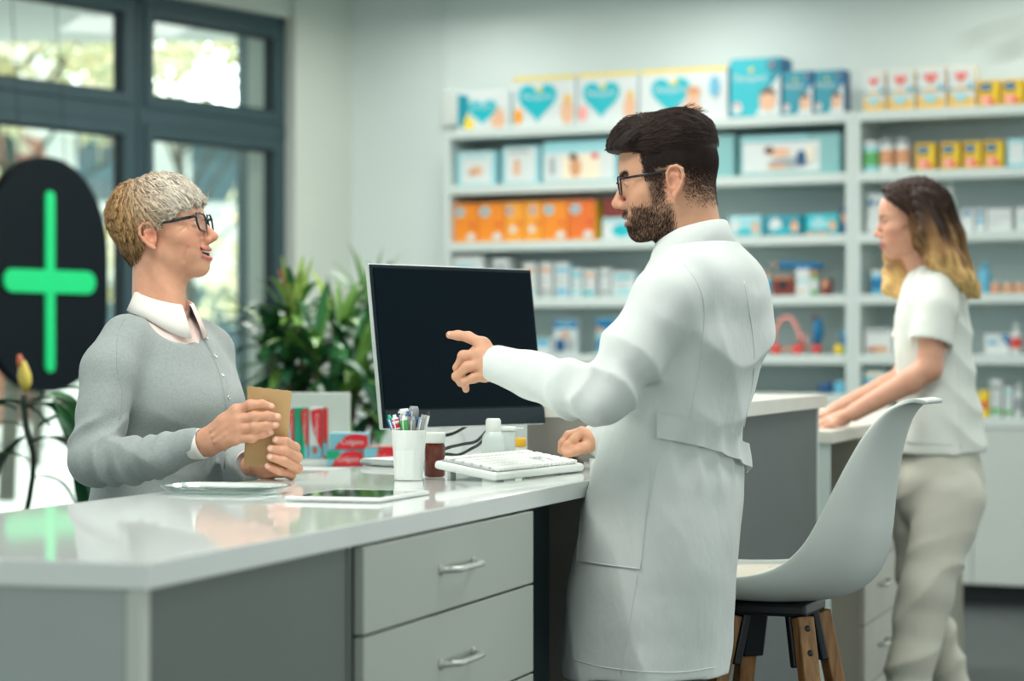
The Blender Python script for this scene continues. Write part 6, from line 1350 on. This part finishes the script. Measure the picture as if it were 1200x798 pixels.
    glasses(H, root, mat('dark cat eye frame', RGB(18, 34, 44), .2), hw=.0262, hh=.0205, x=.1000, z=-.004, r=.0023, cat_eye=.005, th=1.35)
    e = MB(); q = Vector(H(-.008, -.0835, -.0455)); e.lathe(q, [(.0005, -.0028), (.0022, -.0012), (.0022, .0012), (.0005, .0028)], mat('silver', RGB(200, 205, 205), .2, metal=.9), 12, ax=-Vector(H.l)); e.build('earring', root)
    # ---- hair: short layered crop, fringe swept forward
    def thick(q):
        x, y, z = q[:, 0], q[:, 1], q[:, 2]; ay = np.abs(y); top = sst(z, .0, .07)
        h = .0075-.004*sst(x, .05, .09)+.0075*top*(1-.45*sst(x, .03, .09))+.009*sst(-x, .02, .09)*sst(z, -.05, .02)
        edge = np.interp(x, [.0, .02, .045, .07, .10], [-.030, .000, .014, .020, .030])+.010*sst(y, -.02, .05)+.006*np.sin(y*160+x*90)   # fringe swept over the brow
        h = h-.040*sst(x, -.002, .006)*(1-sst(z, edge-.003, edge+.008))
        h = h-.030*(1-sst(z, -.092-.0*x, -.070))-.030*sst(-z, -.004, .012)*sst(x, -.036, -.022)*(1-sst(x, .001, .008))*(ay > .03)-.03*sst(-z, .030, .040)*sst(x, -.022, -.012)
        ang = np.arctan2(z-.10, x+.045); w_ = np.sin(y*120+ang*11+3*np.sin(x*26+z*20)); st = 1-1.6*np.abs(w_)+.5*np.sin(y*420+ang*46+2*np.sin(z*70))
        return h+.0036*st*(.3+.7*sst(h, .0, .012))
    f = shell(H, thick, lambda C: (C.el(H(-.062, 0, -.030), A3(.032, .048, .048)*H.s, H.R, .02), None)); 
    dk, md, lt = lin(92, 62, 38), lin(210, 170, 118), lin(252, 244, 226)
    def tone(q, j):
        g = sst(q[:, 0]+.35*q[:, 2]+.018*sines(q, 8, 60), -.045, .075); low = 1-sst(q[:, 2], -.06, .02); c = md*(1-g[:, None])+lt*g[:, None]; k = np.clip(low*(q[:, 0] < .02)*.75+j, 0, 1)[:, None]; return c*(1-k)+dk*k
    def hc(v): q = H.loc(v); ang = np.arctan2(q[:, 2]-.10, q[:, 0]+.045); return tone(q, .65*sst(np.sin(q[:, 1]*300+ang*40+2*np.sin(q[:, 0]*50)), -.2, 1))*.80
    organic('hair', [(f, H.o-A3(.16, .13, .13), H.o+A3(.15, .13, .15), .0020)], M_hairc, root, hc)
    cr_ = A3(-.045, -.005, .12)
    def flow(q):
        d = q-cr_; n = np.linalg.norm(d, axis=1)[:, None]+1e-6; w = d/n; fr = sst(q[:, 0], -.02, .03)[:, None]; return w*(1-.5*fr)+fr*A3(.75, -.35, -.45)+A3(0, 0, -.35)
    rng = np.random.default_rng(41); n = 7500; dd = rnd_dirs(rng, n, -.55, 1); roots = dd*A3(.118, .098, .105)+A3(-.015, 0, .02); P = H.o+(roots@H.R)*H.s
    th = thick(H.loc(P)); q = H.loc(P); roots = roots[(thick(roots) > .004)]; n = len(roots); j = rng.uniform(0, 1, n)**2*.95
    cc = tone(roots, j)*(1+rng.normal(size=(n, 1))*.12); strands('hair_strands', root, f, H, roots, flow, rng.uniform(.022, .050, n), 6, .0009, np.clip(cc, 0, 1), M_hairc, off=.0003, lift=.0050, rng=rng)
    # ---- cardigan
    M_kn = mat('grey melange knit', RGB(158, 168, 166), .9, spec=.15, sheen=.25, noise=(160, .09), bump=(520, .5)); M_sh = mat('pale pink shirt', RGB(236, 214, 206), .7, noise=(20, .03), bump=(700, .15)); M_shw = mat('white shirt', RGB(238, 236, 228), .7, bump=(700, .12))
    row2 = lambda y, px, a, b, D=DE: row(y, px, a, b, D)
    C = SDF(); C.loft([row(366, 186, .062, .052), row(374, 187, .085, .062), row(386, 188, .118, .075), row(402, 190, .150, .092), row(430, 193, .168, .112), row(462, 199, .172, .138), row(482, 200, .170, .140), row(510, 192, .160, .118), row(545, 188, .156, .112), row(600, 186, .172, .122), row(640, 186, .178, .128), row(645, 186, .178, .128)], l3, pw=2.15)
    cuffR = at(229, 522, 4.636); C.chain([at(148, 398, 4.86), at(127, 434, 4.80), elR, at(150, 540, 4.70), at(190, 533, 4.665), cuffR], [.052, .053, .054, .047, .040, .0335], .02, .028)
    cuffL = at(290, 553, 4.765)+V(0, 0, .014); C.chain([at(236, 402, 5.08), shL, elL, cuffL], [.05, .052, .050, .0335], .02, .03)
    cf = A3(*cuffR); ax = A3(*(cuffR-at(190, 533, 4.665))); ax /= np.linalg.norm(ax); C.rc(cf+ax*.056, cf+ax*.10, .048, .048, .002, 's')
    axl = A3(*(cuffL-elL)); axl /= np.linalg.norm(axl); cl = A3(*cuffL); C.rc(cl+axl*.058, cl+axl*.10, .048, .048, .002, 's')
    T2 = SDF(); T2.p = list(C.p[:1]); SH = SDF(); rowS = lambda y, px, a, b: row(y, px, a, b); SH.loft([row(352, 186, .045, .042), row(366, 187, .060, .050), row(376, 189, .088, .062), row(390, 192, .110, .078), row(430, 194, .150, .104), row(470, 198, .158, .121), row(545, 188, .146, .104), row(600, 186, .160, .112)], l3, pw=2.1)
    C.el(at(212, 372, DE-.07), (.066, .060, .052), None, .012, 's')       # round neck opening
    # lower opening between the fronts
    q = cast(SDF_of(C), [at(258, 524, 4.8), at(254, 548, 4.8), at(250, 575, 4.8)]); C.chain(q, [.005, .015, .022], .004, .004, 's')
    a0, a1, a2 = A3(*shR), A3(*elR), cf
    def disp(P):
        R_ = lambda a: 1-2*np.abs(np.sin(a)); z, x = P[:, 2], P[:, 0]; d = .0008*sines(P, 1, 70)
        s1 = (P-a1)@((a2-a1)/np.linalg.norm(a2-a1)); r1 = np.linalg.norm(P-a1-s1[:, None]*((a2-a1)/np.linalg.norm(a2-a1)), axis=1); near = (1-sst(r1, .07, .10))*sst(s1, -.05, .01)
        d = d-.0062*near*R_(s1*75+sines(P, 9, 24, 4, 1.2)*2.2)*(np.exp(-((s1-.045)/.04)**2)+.45*np.exp(-((s1-.14)/.05)**2))
        s2 = (P-a0)@((a1-a0)/np.linalg.norm(a1-a0)); r2 = np.linalg.norm(P-a0-s2[:, None]*((a1-a0)/np.linalg.norm(a1-a0)), axis=1); n2 = (1-sst(r2, .07, .10)); d = d-.0055*n2*R_(s2*46+x*30+sines(P, 10, 14, 4, 1.2)*2)*np.exp(-((s2-.20)/.035)**2)
        d = d-.0042*sst(x, -.84, -.78)*(P[:, 1] < 5)*np.exp(-((z-1.05)/.07)**2)*R_((x*.6+z*1.1)*26+sines(P, 12, 9, 4, 1)*2.2)
        return d
    C.disp = disp
    car = organic('cardigan', [(C, (-1.06, 4.58, .84), (-.42, 5.26, 1.36), .0034)], M_kn, root)
    SH.disp = lambda P: .0008*sines(P, 3, 60)-.0015*(1-2*np.abs(np.sin((P[:, 0]+P[:, 1])*60+sines(P, 4, 20)*2)))
    shirt = organic('shirt', [(SH, (-1.0, 4.80, .92), (-.5, 5.18, 1.372), .0045)], M_sh, root)
    # shirt cuffs
    for c_, a_, mm, rr in ((cf, ax, M_shw, .0300), (cl, axl, M_sh, .0300)):
        k = MB(); k.lathe(Vector(c_-a_*.012), [(rr*.94, 0), (rr, .002), (rr*1.0, .022), (rr*.99, .030), (rr*.93, .0305), (rr*.92, .022), (rr*.86, .002)], mm, 32, ax=Vector(a_)); k.build('shirt_cuff', shirt)
    # placket with buttons
    pl = [(241, 398), (250, 415), (259, 437), (265, 462), (268, 490), (266, 520), (262, 545)]
    P = spl([at(a, b, 4.85) for a, b in pl], 6); Q = cast(C, P); N = sdf_n(C, Q, .008); T_ = np.gradient(Q, axis=0); T_ /= np.linalg.norm(T_, axis=1)[:, None]; B = np.cross(N, T_); m = MB(); w = .0085
    sec = [(-1, -.001), (-1, .0016), (-.6, .0022), (.6, .0022), (1, .0016), (1, -.001)]
    m.grid([[Q[i]+B[i]*w*u+N[i]*h for u, h in sec] for i in range(len(Q))], M_kn); m.build('placket', car)
    Mb = mat('pearl button', RGB(206, 208, 200), .2, metal=.6)
    for i, (bx, by) in enumerate(((241, 396.5), (251.5, 418), (260, 440.5), (267, 466), (268, 497), (266, 528))):
        qq = cast(C, [at(bx, by, 4.85)]); nn = sdf_n(C, qq, .008)[0]; b_ = MB(); b_.lathe(Vector(qq[0]+nn*.0015), [(.0046, 0), (.0048, .002), (.0036, .0032), (.0034, .0026), (.001, .0026)], Mb, 16, ax=Vector(nn)); b_.build('button', car)
    # neckline rib, sleeve seam
    st = MB()
    for pxs in ([(146, 374), (138, 392), (137, 430), (143, 462), (140, 492)],): sm = seam(C, pxs, 4.78, M_kn, .0010); st.add(sm.v, sm.f, M_kn, True)
    st.build('seams', car)
    # ---- shirt collar: two points
    cm = MB(); nc = A3(*at(190, 352, DE-.005)); f_, l_ = A3(*f3), A3(*l3)
    def ring(a, dr, dz):
        ca, sa = math.cos(a), math.sin(a); return nc-f_*((.052+dr)*ca-.006)+l_*((.056+dr)*sa)+A3(0, 0, .006+dz-.034*(1-ca)/2)
    for sg in (-1, 1):
        rows = []
        for k in range(25):
            t = k/24; a = sg*math.radians(168*t)*1.0; tip = sst(np.array(t), .52, 1.0)*.030; rows.append([ring(a, -.002, -.012), ring(a, 0, .014), ring(a, .003, .0185), ring(a, .008, .016), ring(a, .016+tip*.30, -.004-tip*.5), ring(a, .024+tip*.45, -.022-tip*1.0), ring(a, .022+tip*.45, -.0225-tip*1.0)])
        cm.grid(rows, M_shw if sg < 0 else M_sh)
    cm.build('shirt_collar', shirt)
    b_ = MB(); qq = cast(SH, [at(201.5, 362, 4.9)]); nn = sdf_n(SH, qq, .01)[0]; b_.lathe(Vector(qq[0]+nn*.002), [(.0042, 0), (.0042, .0018), (.001, .002)], M_shw, 14, ax=Vector(nn)); b_.build('button', shirt)
    # ---- trousers and shoes behind the counter
    M_tr = mat('dark trousers', RGB(58, 66, 76), .85); L = SDF(); hp = V(-.73, DE, .86); L.loft([(.78, hp.x, hp.y, .165, .12), (.90, hp.x, hp.y, .17, .12), (.97, hp.x, hp.y, .155, .11)], l3)
    for sgn in (1, -1): hj = hp+l3*.085*sgn; kn = V(hj.x+.02, hj.y, .46); an_ = V(kn.x, kn.y, .08); L.chain([hj, kn, an_], [.085, .06, .05], .02, .03)
    organic('trousers', [(L, (-1.0, 4.74, .045), (-.46, 5.2, 1.0), .010)], M_tr, root)
    for sgn in (1, -1): shoe(root, hp+l3*.085*sgn+V(.02, 0, 0)-f3*.05, f3, M_black, mat('sole', RGB(60, 60, 60), .6), .24, .045)
def SDF_of(s): return lambda P: s.raw(P)
build_elder()
# ---- the paper bag in her hands
def paper_bag():
    M_p = mat('brown kraft paper', RGB(186, 152, 104), .75, noise=(14, .06), bump=(40, .35)); D = 4.622
    tl, tr, br, bl = at(290.5, 452.5, D), at(341.5, 458.5, D), at(336, 546, D), at(285.5, 546.5, D); m = MB(); g = []
    r2 = np.random.default_rng(3); n, k = 22, 16
    for i in range(n+1):
        v = i/n; L, R = tl*(1-v)+bl*v, tr*(1-v)+br*v; g.append([L*(1-u)+R*u+V(0, -.0030*math.sin(math.pi*u)**.5*math.sin(math.pi*min(1, v*1.0+.04))**.5+.0010*math.sin(u*9+v*7), .0007*math.sin(u*30)*(1 if i == 0 else 0)) for u in [j/k for j in range(k+1)]])
    bk = [[p+V(0, .010 if 0 < j < k else .006, 0) for j, p in enumerate(row)] for row in g]
    m.grid(g, M_p); m.grid([r_[::-1] for r_ in bk], M_p); m.grid([g[0][::-1], bk[0][::-1]], M_p); m.grid([g[-1], bk[-1]], M_p); m.grid([[g[i][0] for i in range(n+1)], [bk[i][0] for i in range(n+1)]], M_p); m.grid([[bk[i][-1] for i in range(n+1)], [g[i][-1] for i in range(n+1)]], M_p)
    o = m.build('paper_bag', label='small flat brown paper bag held upright by the older woman', cat='paper bag')
    q = MB(); a = tl+V(-.0005, .006, 0); q.prism([a, a+V(-.004, .006, -.006), a+V(-.002, .006, -.014), a+V(.001, .002, -.012)], V(0, .001, 0), M_p); q.build('fold', o)
paper_bag()
# ================= the young woman in white scrubs =================
def build_young():
    DY = 7.0; root = empty('person', V(1.22, DY, 0), 'young woman with long ombre hair and white scrubs leaning on the low desk', 'person')
    f3 = V(-.93, .367, 0).normalized(); l3 = Z.cross(f3)
    hf = V(-1, .05, -.07); ear = at(1073, 262, DY-.07); H = Frame((0, 0, 0), hf, (0, 0, 1), .90); H.o = A3(*ear)-(H(-.014, .0755, -.016)-H.o)
    hp_ = dict(mouth=.0, smile=.001, chin=-.004, jaw=.88, open=.0020, nose=-.003); S = head_sdf(SDF(), H, hp_); nb_ = at(1092, 318, DY); S.rc(H(-.034, 0, -.05), nb_, .043, .048, .03); S.rc(H(-.0, 0, -.07), at(1080, 318, DY-.01), .034, .042, .025)
    ppm = 400; row = lambda y, px, a, b: (1.25-(y-412)/ppm, (px-600)/ppm, DY, a, b)
    elL, wrL = at(1089, 432, 6.84), at(1000, 484, 6.85); shL = at(1103, 335, 6.86); elR, wrR = at(1062, 442, 7.15), at(992, 474, 7.04)
    A = SDF(); A.chain([at(1100, 345, 6.86), at(1094, 395, 6.85), elL, at(1066, 447, 6.845), wrL], [.045, .040, .0365, .0360, .0245], .012, .02)
    A.rc(wrL, at(984, 489, 6.86), .024, .022, .01, flat=(Z, .7))
    for i, (a, b) in enumerate(((978, 488), (975, 491), (974, 494), (977, 497))):
        k = at(a, b, 6.90-.022*i); A.rc(at(988, 490, 6.87), k, .018, .011, .012); A.chain([k, at(a-8, b+2.0, k.y), at(a-14, b+5.5, k.y), at(a-18, b+7-1.5*(i == 3), k.y)], [.0105, .0088, .0080, .0068], .004, .004)
    A.chain([at(992, 486, 6.90), at(982, 488, 6.93), at(972, 493, 6.94)], [.013, .011, .009], .005, .008)
    A2 = SDF(); A2.chain([at(1078, 345, 7.14), elR, wrR], [.043, .039, .0245], .012, .02); A2.rc(wrR, at(978, 480, 7.03), .024, .021, .01, flat=(Z, .7))
    for i in range(4): k = at(968, 483+i, 7.06-.02*i); A2.rc(at(982, 479, 7.03), k, .017, .011, .012); A2.chain([k, k+V(-.025, 0, -.008), k+V(-.045, 0, -.016)], [.0105, .0088, .0072], .004, .004)
    T = SDF(); T.loft([row(322, 1090, .05, .05), row(345, 1092, .12, .07), row(420, 1094, .12, .08), row(520, 1100, .13, .09)], l3); T.rc(nb_, at(1090, 345, DY), .045, .06, .03)
    def ex(c, q, blend, v):
        x, y, z = q[:, 0], np.abs(q[:, 1]), q[:, 2]; brow = np.exp(-(((z-.0170+(y-.03)**2*4)/.0036)**2))*np.exp(-(((y-.032)/.020)**4))*(x > .045); blend(.75*brow, lin(66, 46, 38)); blend(.85*np.exp(-(((z-.0005)/.0048)**2))*np.exp(-(((y-.033)/.017)**4))*(x > .055), lin(40, 28, 26)); blend(.9*sst(z, .070, .082), lin(52, 38, 32))
    sc = skin_color(H, lin(212, 160, 134), lin(168, 82, 82), lin(208, 122, 104), ex, .95, hp_)
    organic('body', [(S, H.o-A3(.15, .13, .20), H.o+A3(.15, .14, .15), .0024), (A, (at(950, 0, 6.9).x, 6.78, at(0, 512, 6.9).z), (at(1120, 0, 6.9).x, 7.0, at(0, 350, 6.9).z), .003), (A2, (at(948, 0, 7).x, 6.95, at(0, 508, 7).z), (at(1095, 0, 7).x, 7.24, at(0, 340, 7).z), .0035), (T, (1.0, 6.82, .98), (1.42, 7.18, 1.50), .008)], M_skin, root, lambda v: sc(v))
    eyes(H, root, (60, 46, 38), {'gaze': (1, 0, -.6)})
    # ---- hair
    def thick(q):
        x, y, z = q[:, 0], q[:, 1], q[:, 2]; ay = np.abs(y); part = 1-sst(ay, .0, .014); h = .013+.010*sst(z, -.02, .06)+.010*sst(-x, .0, .08)-.004*part*sst(z, .07, .1)
        front = .072-1.0*np.maximum(0, .074-z)                  # hairline falls back towards the temple
        h = h-.04*sst(x, np.clip(front, .006, .09)-.006, np.clip(front, .006, .09)+.008)*(1-sst(z, .092, .105))
        st = 1-2*np.abs(np.sin(ay*150+x*40+1.6*np.sin(z*30+x*20))); return h+.0018*st
    C0 = shell(H, thick, lambda C: [C.el(H(-.016, sg*.074, -.014), A3(.034, .014, .044)*H.s, H.R, .02) for sg in (-1, 1)]); HS = SDF(); HS.add(lambda P: C0(P), H.o, .2, .012)
    L = lambda pts, rs, k=.010: HS.chain([at(a, b, d) for a, b, d in pts], rs, .02, k, 'u')
    L([(1088, 240, 6.93), (1100, 280, 6.90), (1115, 310, 6.86), (1132, 330, 6.85), (1146, 350, 6.90)], [.040, .042, .036, .026, .009])
    L([(1080, 232, 6.90), (1090, 270, 6.87), (1106, 303, 6.83), (1126, 325, 6.82), (1140, 343, 6.86)], [.030, .030, .026, .018, .008])
    L([(1098, 236, 7.0), (1112, 280, 7.0), (1124, 315, 7.0), (1138, 338, 6.98), (1147, 356, 6.96)], [.045, .045, .036, .024, .009])
    L([(1092, 232, 7.08), (1100, 280, 7.10), (1112, 315, 7.10), (1120, 345, 7.08)], [.042, .042, .034, .014])
    L([(1076, 250, 6.905), (1082, 285, 6.90), (1094, 306, 6.86), (1112, 318, 6.835)], [.016, .022, .020, .014])
    # front lock on the far side, falling past the chin
    L([(1060, 262, 7.11), (1050, 300, 7.09), (1054, 322, 7.06), (1058, 342, 7.03), (1051, 347, 7.01)], [.030, .034, .034, .024, .010]); L([(1056, 290, 7.09), (1044, 320, 7.06), (1042, 338, 7.03), (1050, 346, 7.01)], [.024, .022, .018, .010]); L([(1072, 285, 7.08), (1066, 316, 7.05), (1068, 338, 7.0)], [.030, .026, .012])
    HS.disp = lambda P: .0022*(1-2*np.abs(np.sin((P[:, 0]*1.0+P[:, 2]*.45)*150+P[:, 1]*60+2*np.sin(P[:, 2]*26))))+.0010*np.sin((P[:, 0]+P[:, 2]*.45)*640+P[:, 1]*200)
    rt, mdl, tp = lin(52, 37, 31), lin(134, 100, 62), lin(214, 178, 116)
    def hcol(v, jj=0):
        t = np.clip((1.71-v[:, 2])/.19, 0, 1.7)+.42*sines(v*A3(1, 1, .12), 6, 150, 5)+jj; a = sst(t, .35, .95)[:, None]; b = sst(t, .85, 1.35)[:, None]; c = rt*(1-a)+mdl*a; return c*(1-b)+tp*b
    hf_ = HS; organic('hair', [(HS, (1.06, 6.74, 1.40), (1.42, 7.20, 1.80), .0030)], M_hairc, root, lambda v: hcol(v))
    rng = np.random.default_rng(51); n = 2600; q = np.stack([rng.uniform(-.15, .06, n), rng.uniform(.03, .12, n), rng.uniform(-.16, .12, n)], 1); P = H.o+(q@H.R)*H.s
    ok = np.abs(HS(P)) < .012; q = q[ok]; n = len(q); jj = np.repeat(rng.normal(0, .22, n), 8*3)
    flow = lambda q: np.stack([-.25-.55*sst(-q[:, 2], .02, .16), .10*sst(-q[:, 2], .0, .1)+0*q[:, 0], -1+.3*sst(q[:, 2], .06, .12)], 1)
    def sc_(ql, nn, K): w = H.o+(ql@H.R)*H.s; return hcol(w, np.repeat(rng.normal(0, .25, nn), K))
    strands('hair_strands', root, HS, H, q, flow, rng.uniform(.06, .13, n), 7, .0011, sc_, M_hairc, off=.0008, lift=.002, rng=rng)
    # ---- tunic
    M_tu = mat('white scrub cloth', RGB(226, 232, 224), .8, spec=.2, noise=(6, .015), bump=(28, .5)); C = SDF()
    C.loft([row(312, 1092, .062, .055), row(318, 1093, .090, .066), row(328, 1094, .128, .082), row(345, 1094, .150, .094), row(375, 1093, .155, .108), row(410, 1094, .150, .112), row(450, 1098, .142, .112), row(490, 1101, .150, .122), row(528, 1103, .158, .132), row(531, 1103, .158, .132)], l3, pw=2.1)
    se = at(1093, 396, 6.845); u = A3(*(se-at(1100, 358, 6.855))); u /= np.linalg.norm(u); s2 = at(1068, 396, 7.15)
    for pts_, rr_, e_ in (([at(1106, 332, 6.875), at(1100, 358, 6.855), se], [.052, .058, .062], se), ([at(1084, 332, 7.12), s2], [.050, .058], s2)):
        sv = SDF(); sv.chain(pts_, rr_, .015, .02); sv.rc(A3(*e_)+u*.075, A3(*e_)+u*.20, .085, .085, .002, 's'); C.add(lambda P, q=sv: q.raw(P), A3(*pts_[0]), .2, .018)
    C.chain([at(1064, 306, 6.94), at(1060, 345, 6.88), at(1058, 386, 6.86)], [.038, .020, .004], .01, .004, 's')
    C.disp = lambda P: .0010*sines(P, 2, 60)-.0042*(1-2*np.abs(np.sin((P[:, 0]*.5+P[:, 2]*.9)*34+sines(P, 12, 10, 4, 1)*2.4)))*sst(P[:, 0], 1.20, 1.30)*(1-sst(P[:, 2], 1.38, 1.46))-.0040*np.exp(-((P[:, 2]-1.05)/.05)**2)*np.sin(P[:, 0]*60+sines(P, 13, 12)*3)
    tu = organic('tunic', [(C, (1.0, 6.75, .94), (1.46, 7.25, 1.53), .0048)], M_tu, root)
    SK = SDF(); 
    st = MB(); 
    for pxs in ([(1080, 396), (1096, 400), (1113, 408)],): pass
    for pxs in ([(1119, 312), (1122, 340), (1120, 372), (1118, 395)], [(1122, 420), (1124, 470), (1126, 526)]): sm = seam(C, pxs, 6.85, M_tu, .0016); st.add(sm.v, sm.f, M_tu, True)
    st.build('seams', tu)
    # ---- trousers
    M_tr = mat('off white trousers', RGB(206, 206, 192), .85, spec=.2, noise=(5, .02), bump=(24, .6)); L2 = SDF(); L2.loft([row(516, 1102, .140, .110), row(560, 1101, .165, .128), row(600, 1100, .150, .120), row(612, 1100, .12, .10)], l3)
    hn, kn, an_ = at(1115, 585, 6.90), at(1086, 690, 6.86), at(1056, 872, 6.84); L2.chain([hn, kn, at(1068, 770, 6.85), an_], [.100, .077, .068, .066], .03, .02)
    hn2, kn2, an2 = at(1072, 585, 7.10), at(1076, 672, 7.08), at(1128, 842, 7.12); L2.chain([hn2, kn2, an2], [.078, .062, .054], .03, .010)
    L2.disp = lambda P: -.0095*(1-2*np.abs(np.sin((P[:, 2]*.85-P[:, 0]*.8)*33+sines(P, 15, 12, 4, 1)*3.2)))*(.5+.6*sines(P, 16, 11))+.0012*sines(P, 2, 60)
    organic('trousers', [(L2, (.98, 6.68, .06), (1.50, 7.28, 1.0), .0062)], M_tr, root)
    for p, mm in ((an_, 1), (an2, 1)): shoe(root, V(p.x, p.y, 0)-f3*.05, f3, mat('white clog', RGB(220, 222, 216), .5), mat('clog sole', RGB(180, 180, 172), .6), .245, .046)
    pk = patch(C, [(1068, 470), (1118, 480), (1116, 522), (1062, 518)], 6.85, 14, 12, .003, M_tu); pk.build('pocket', tu)
build_young()
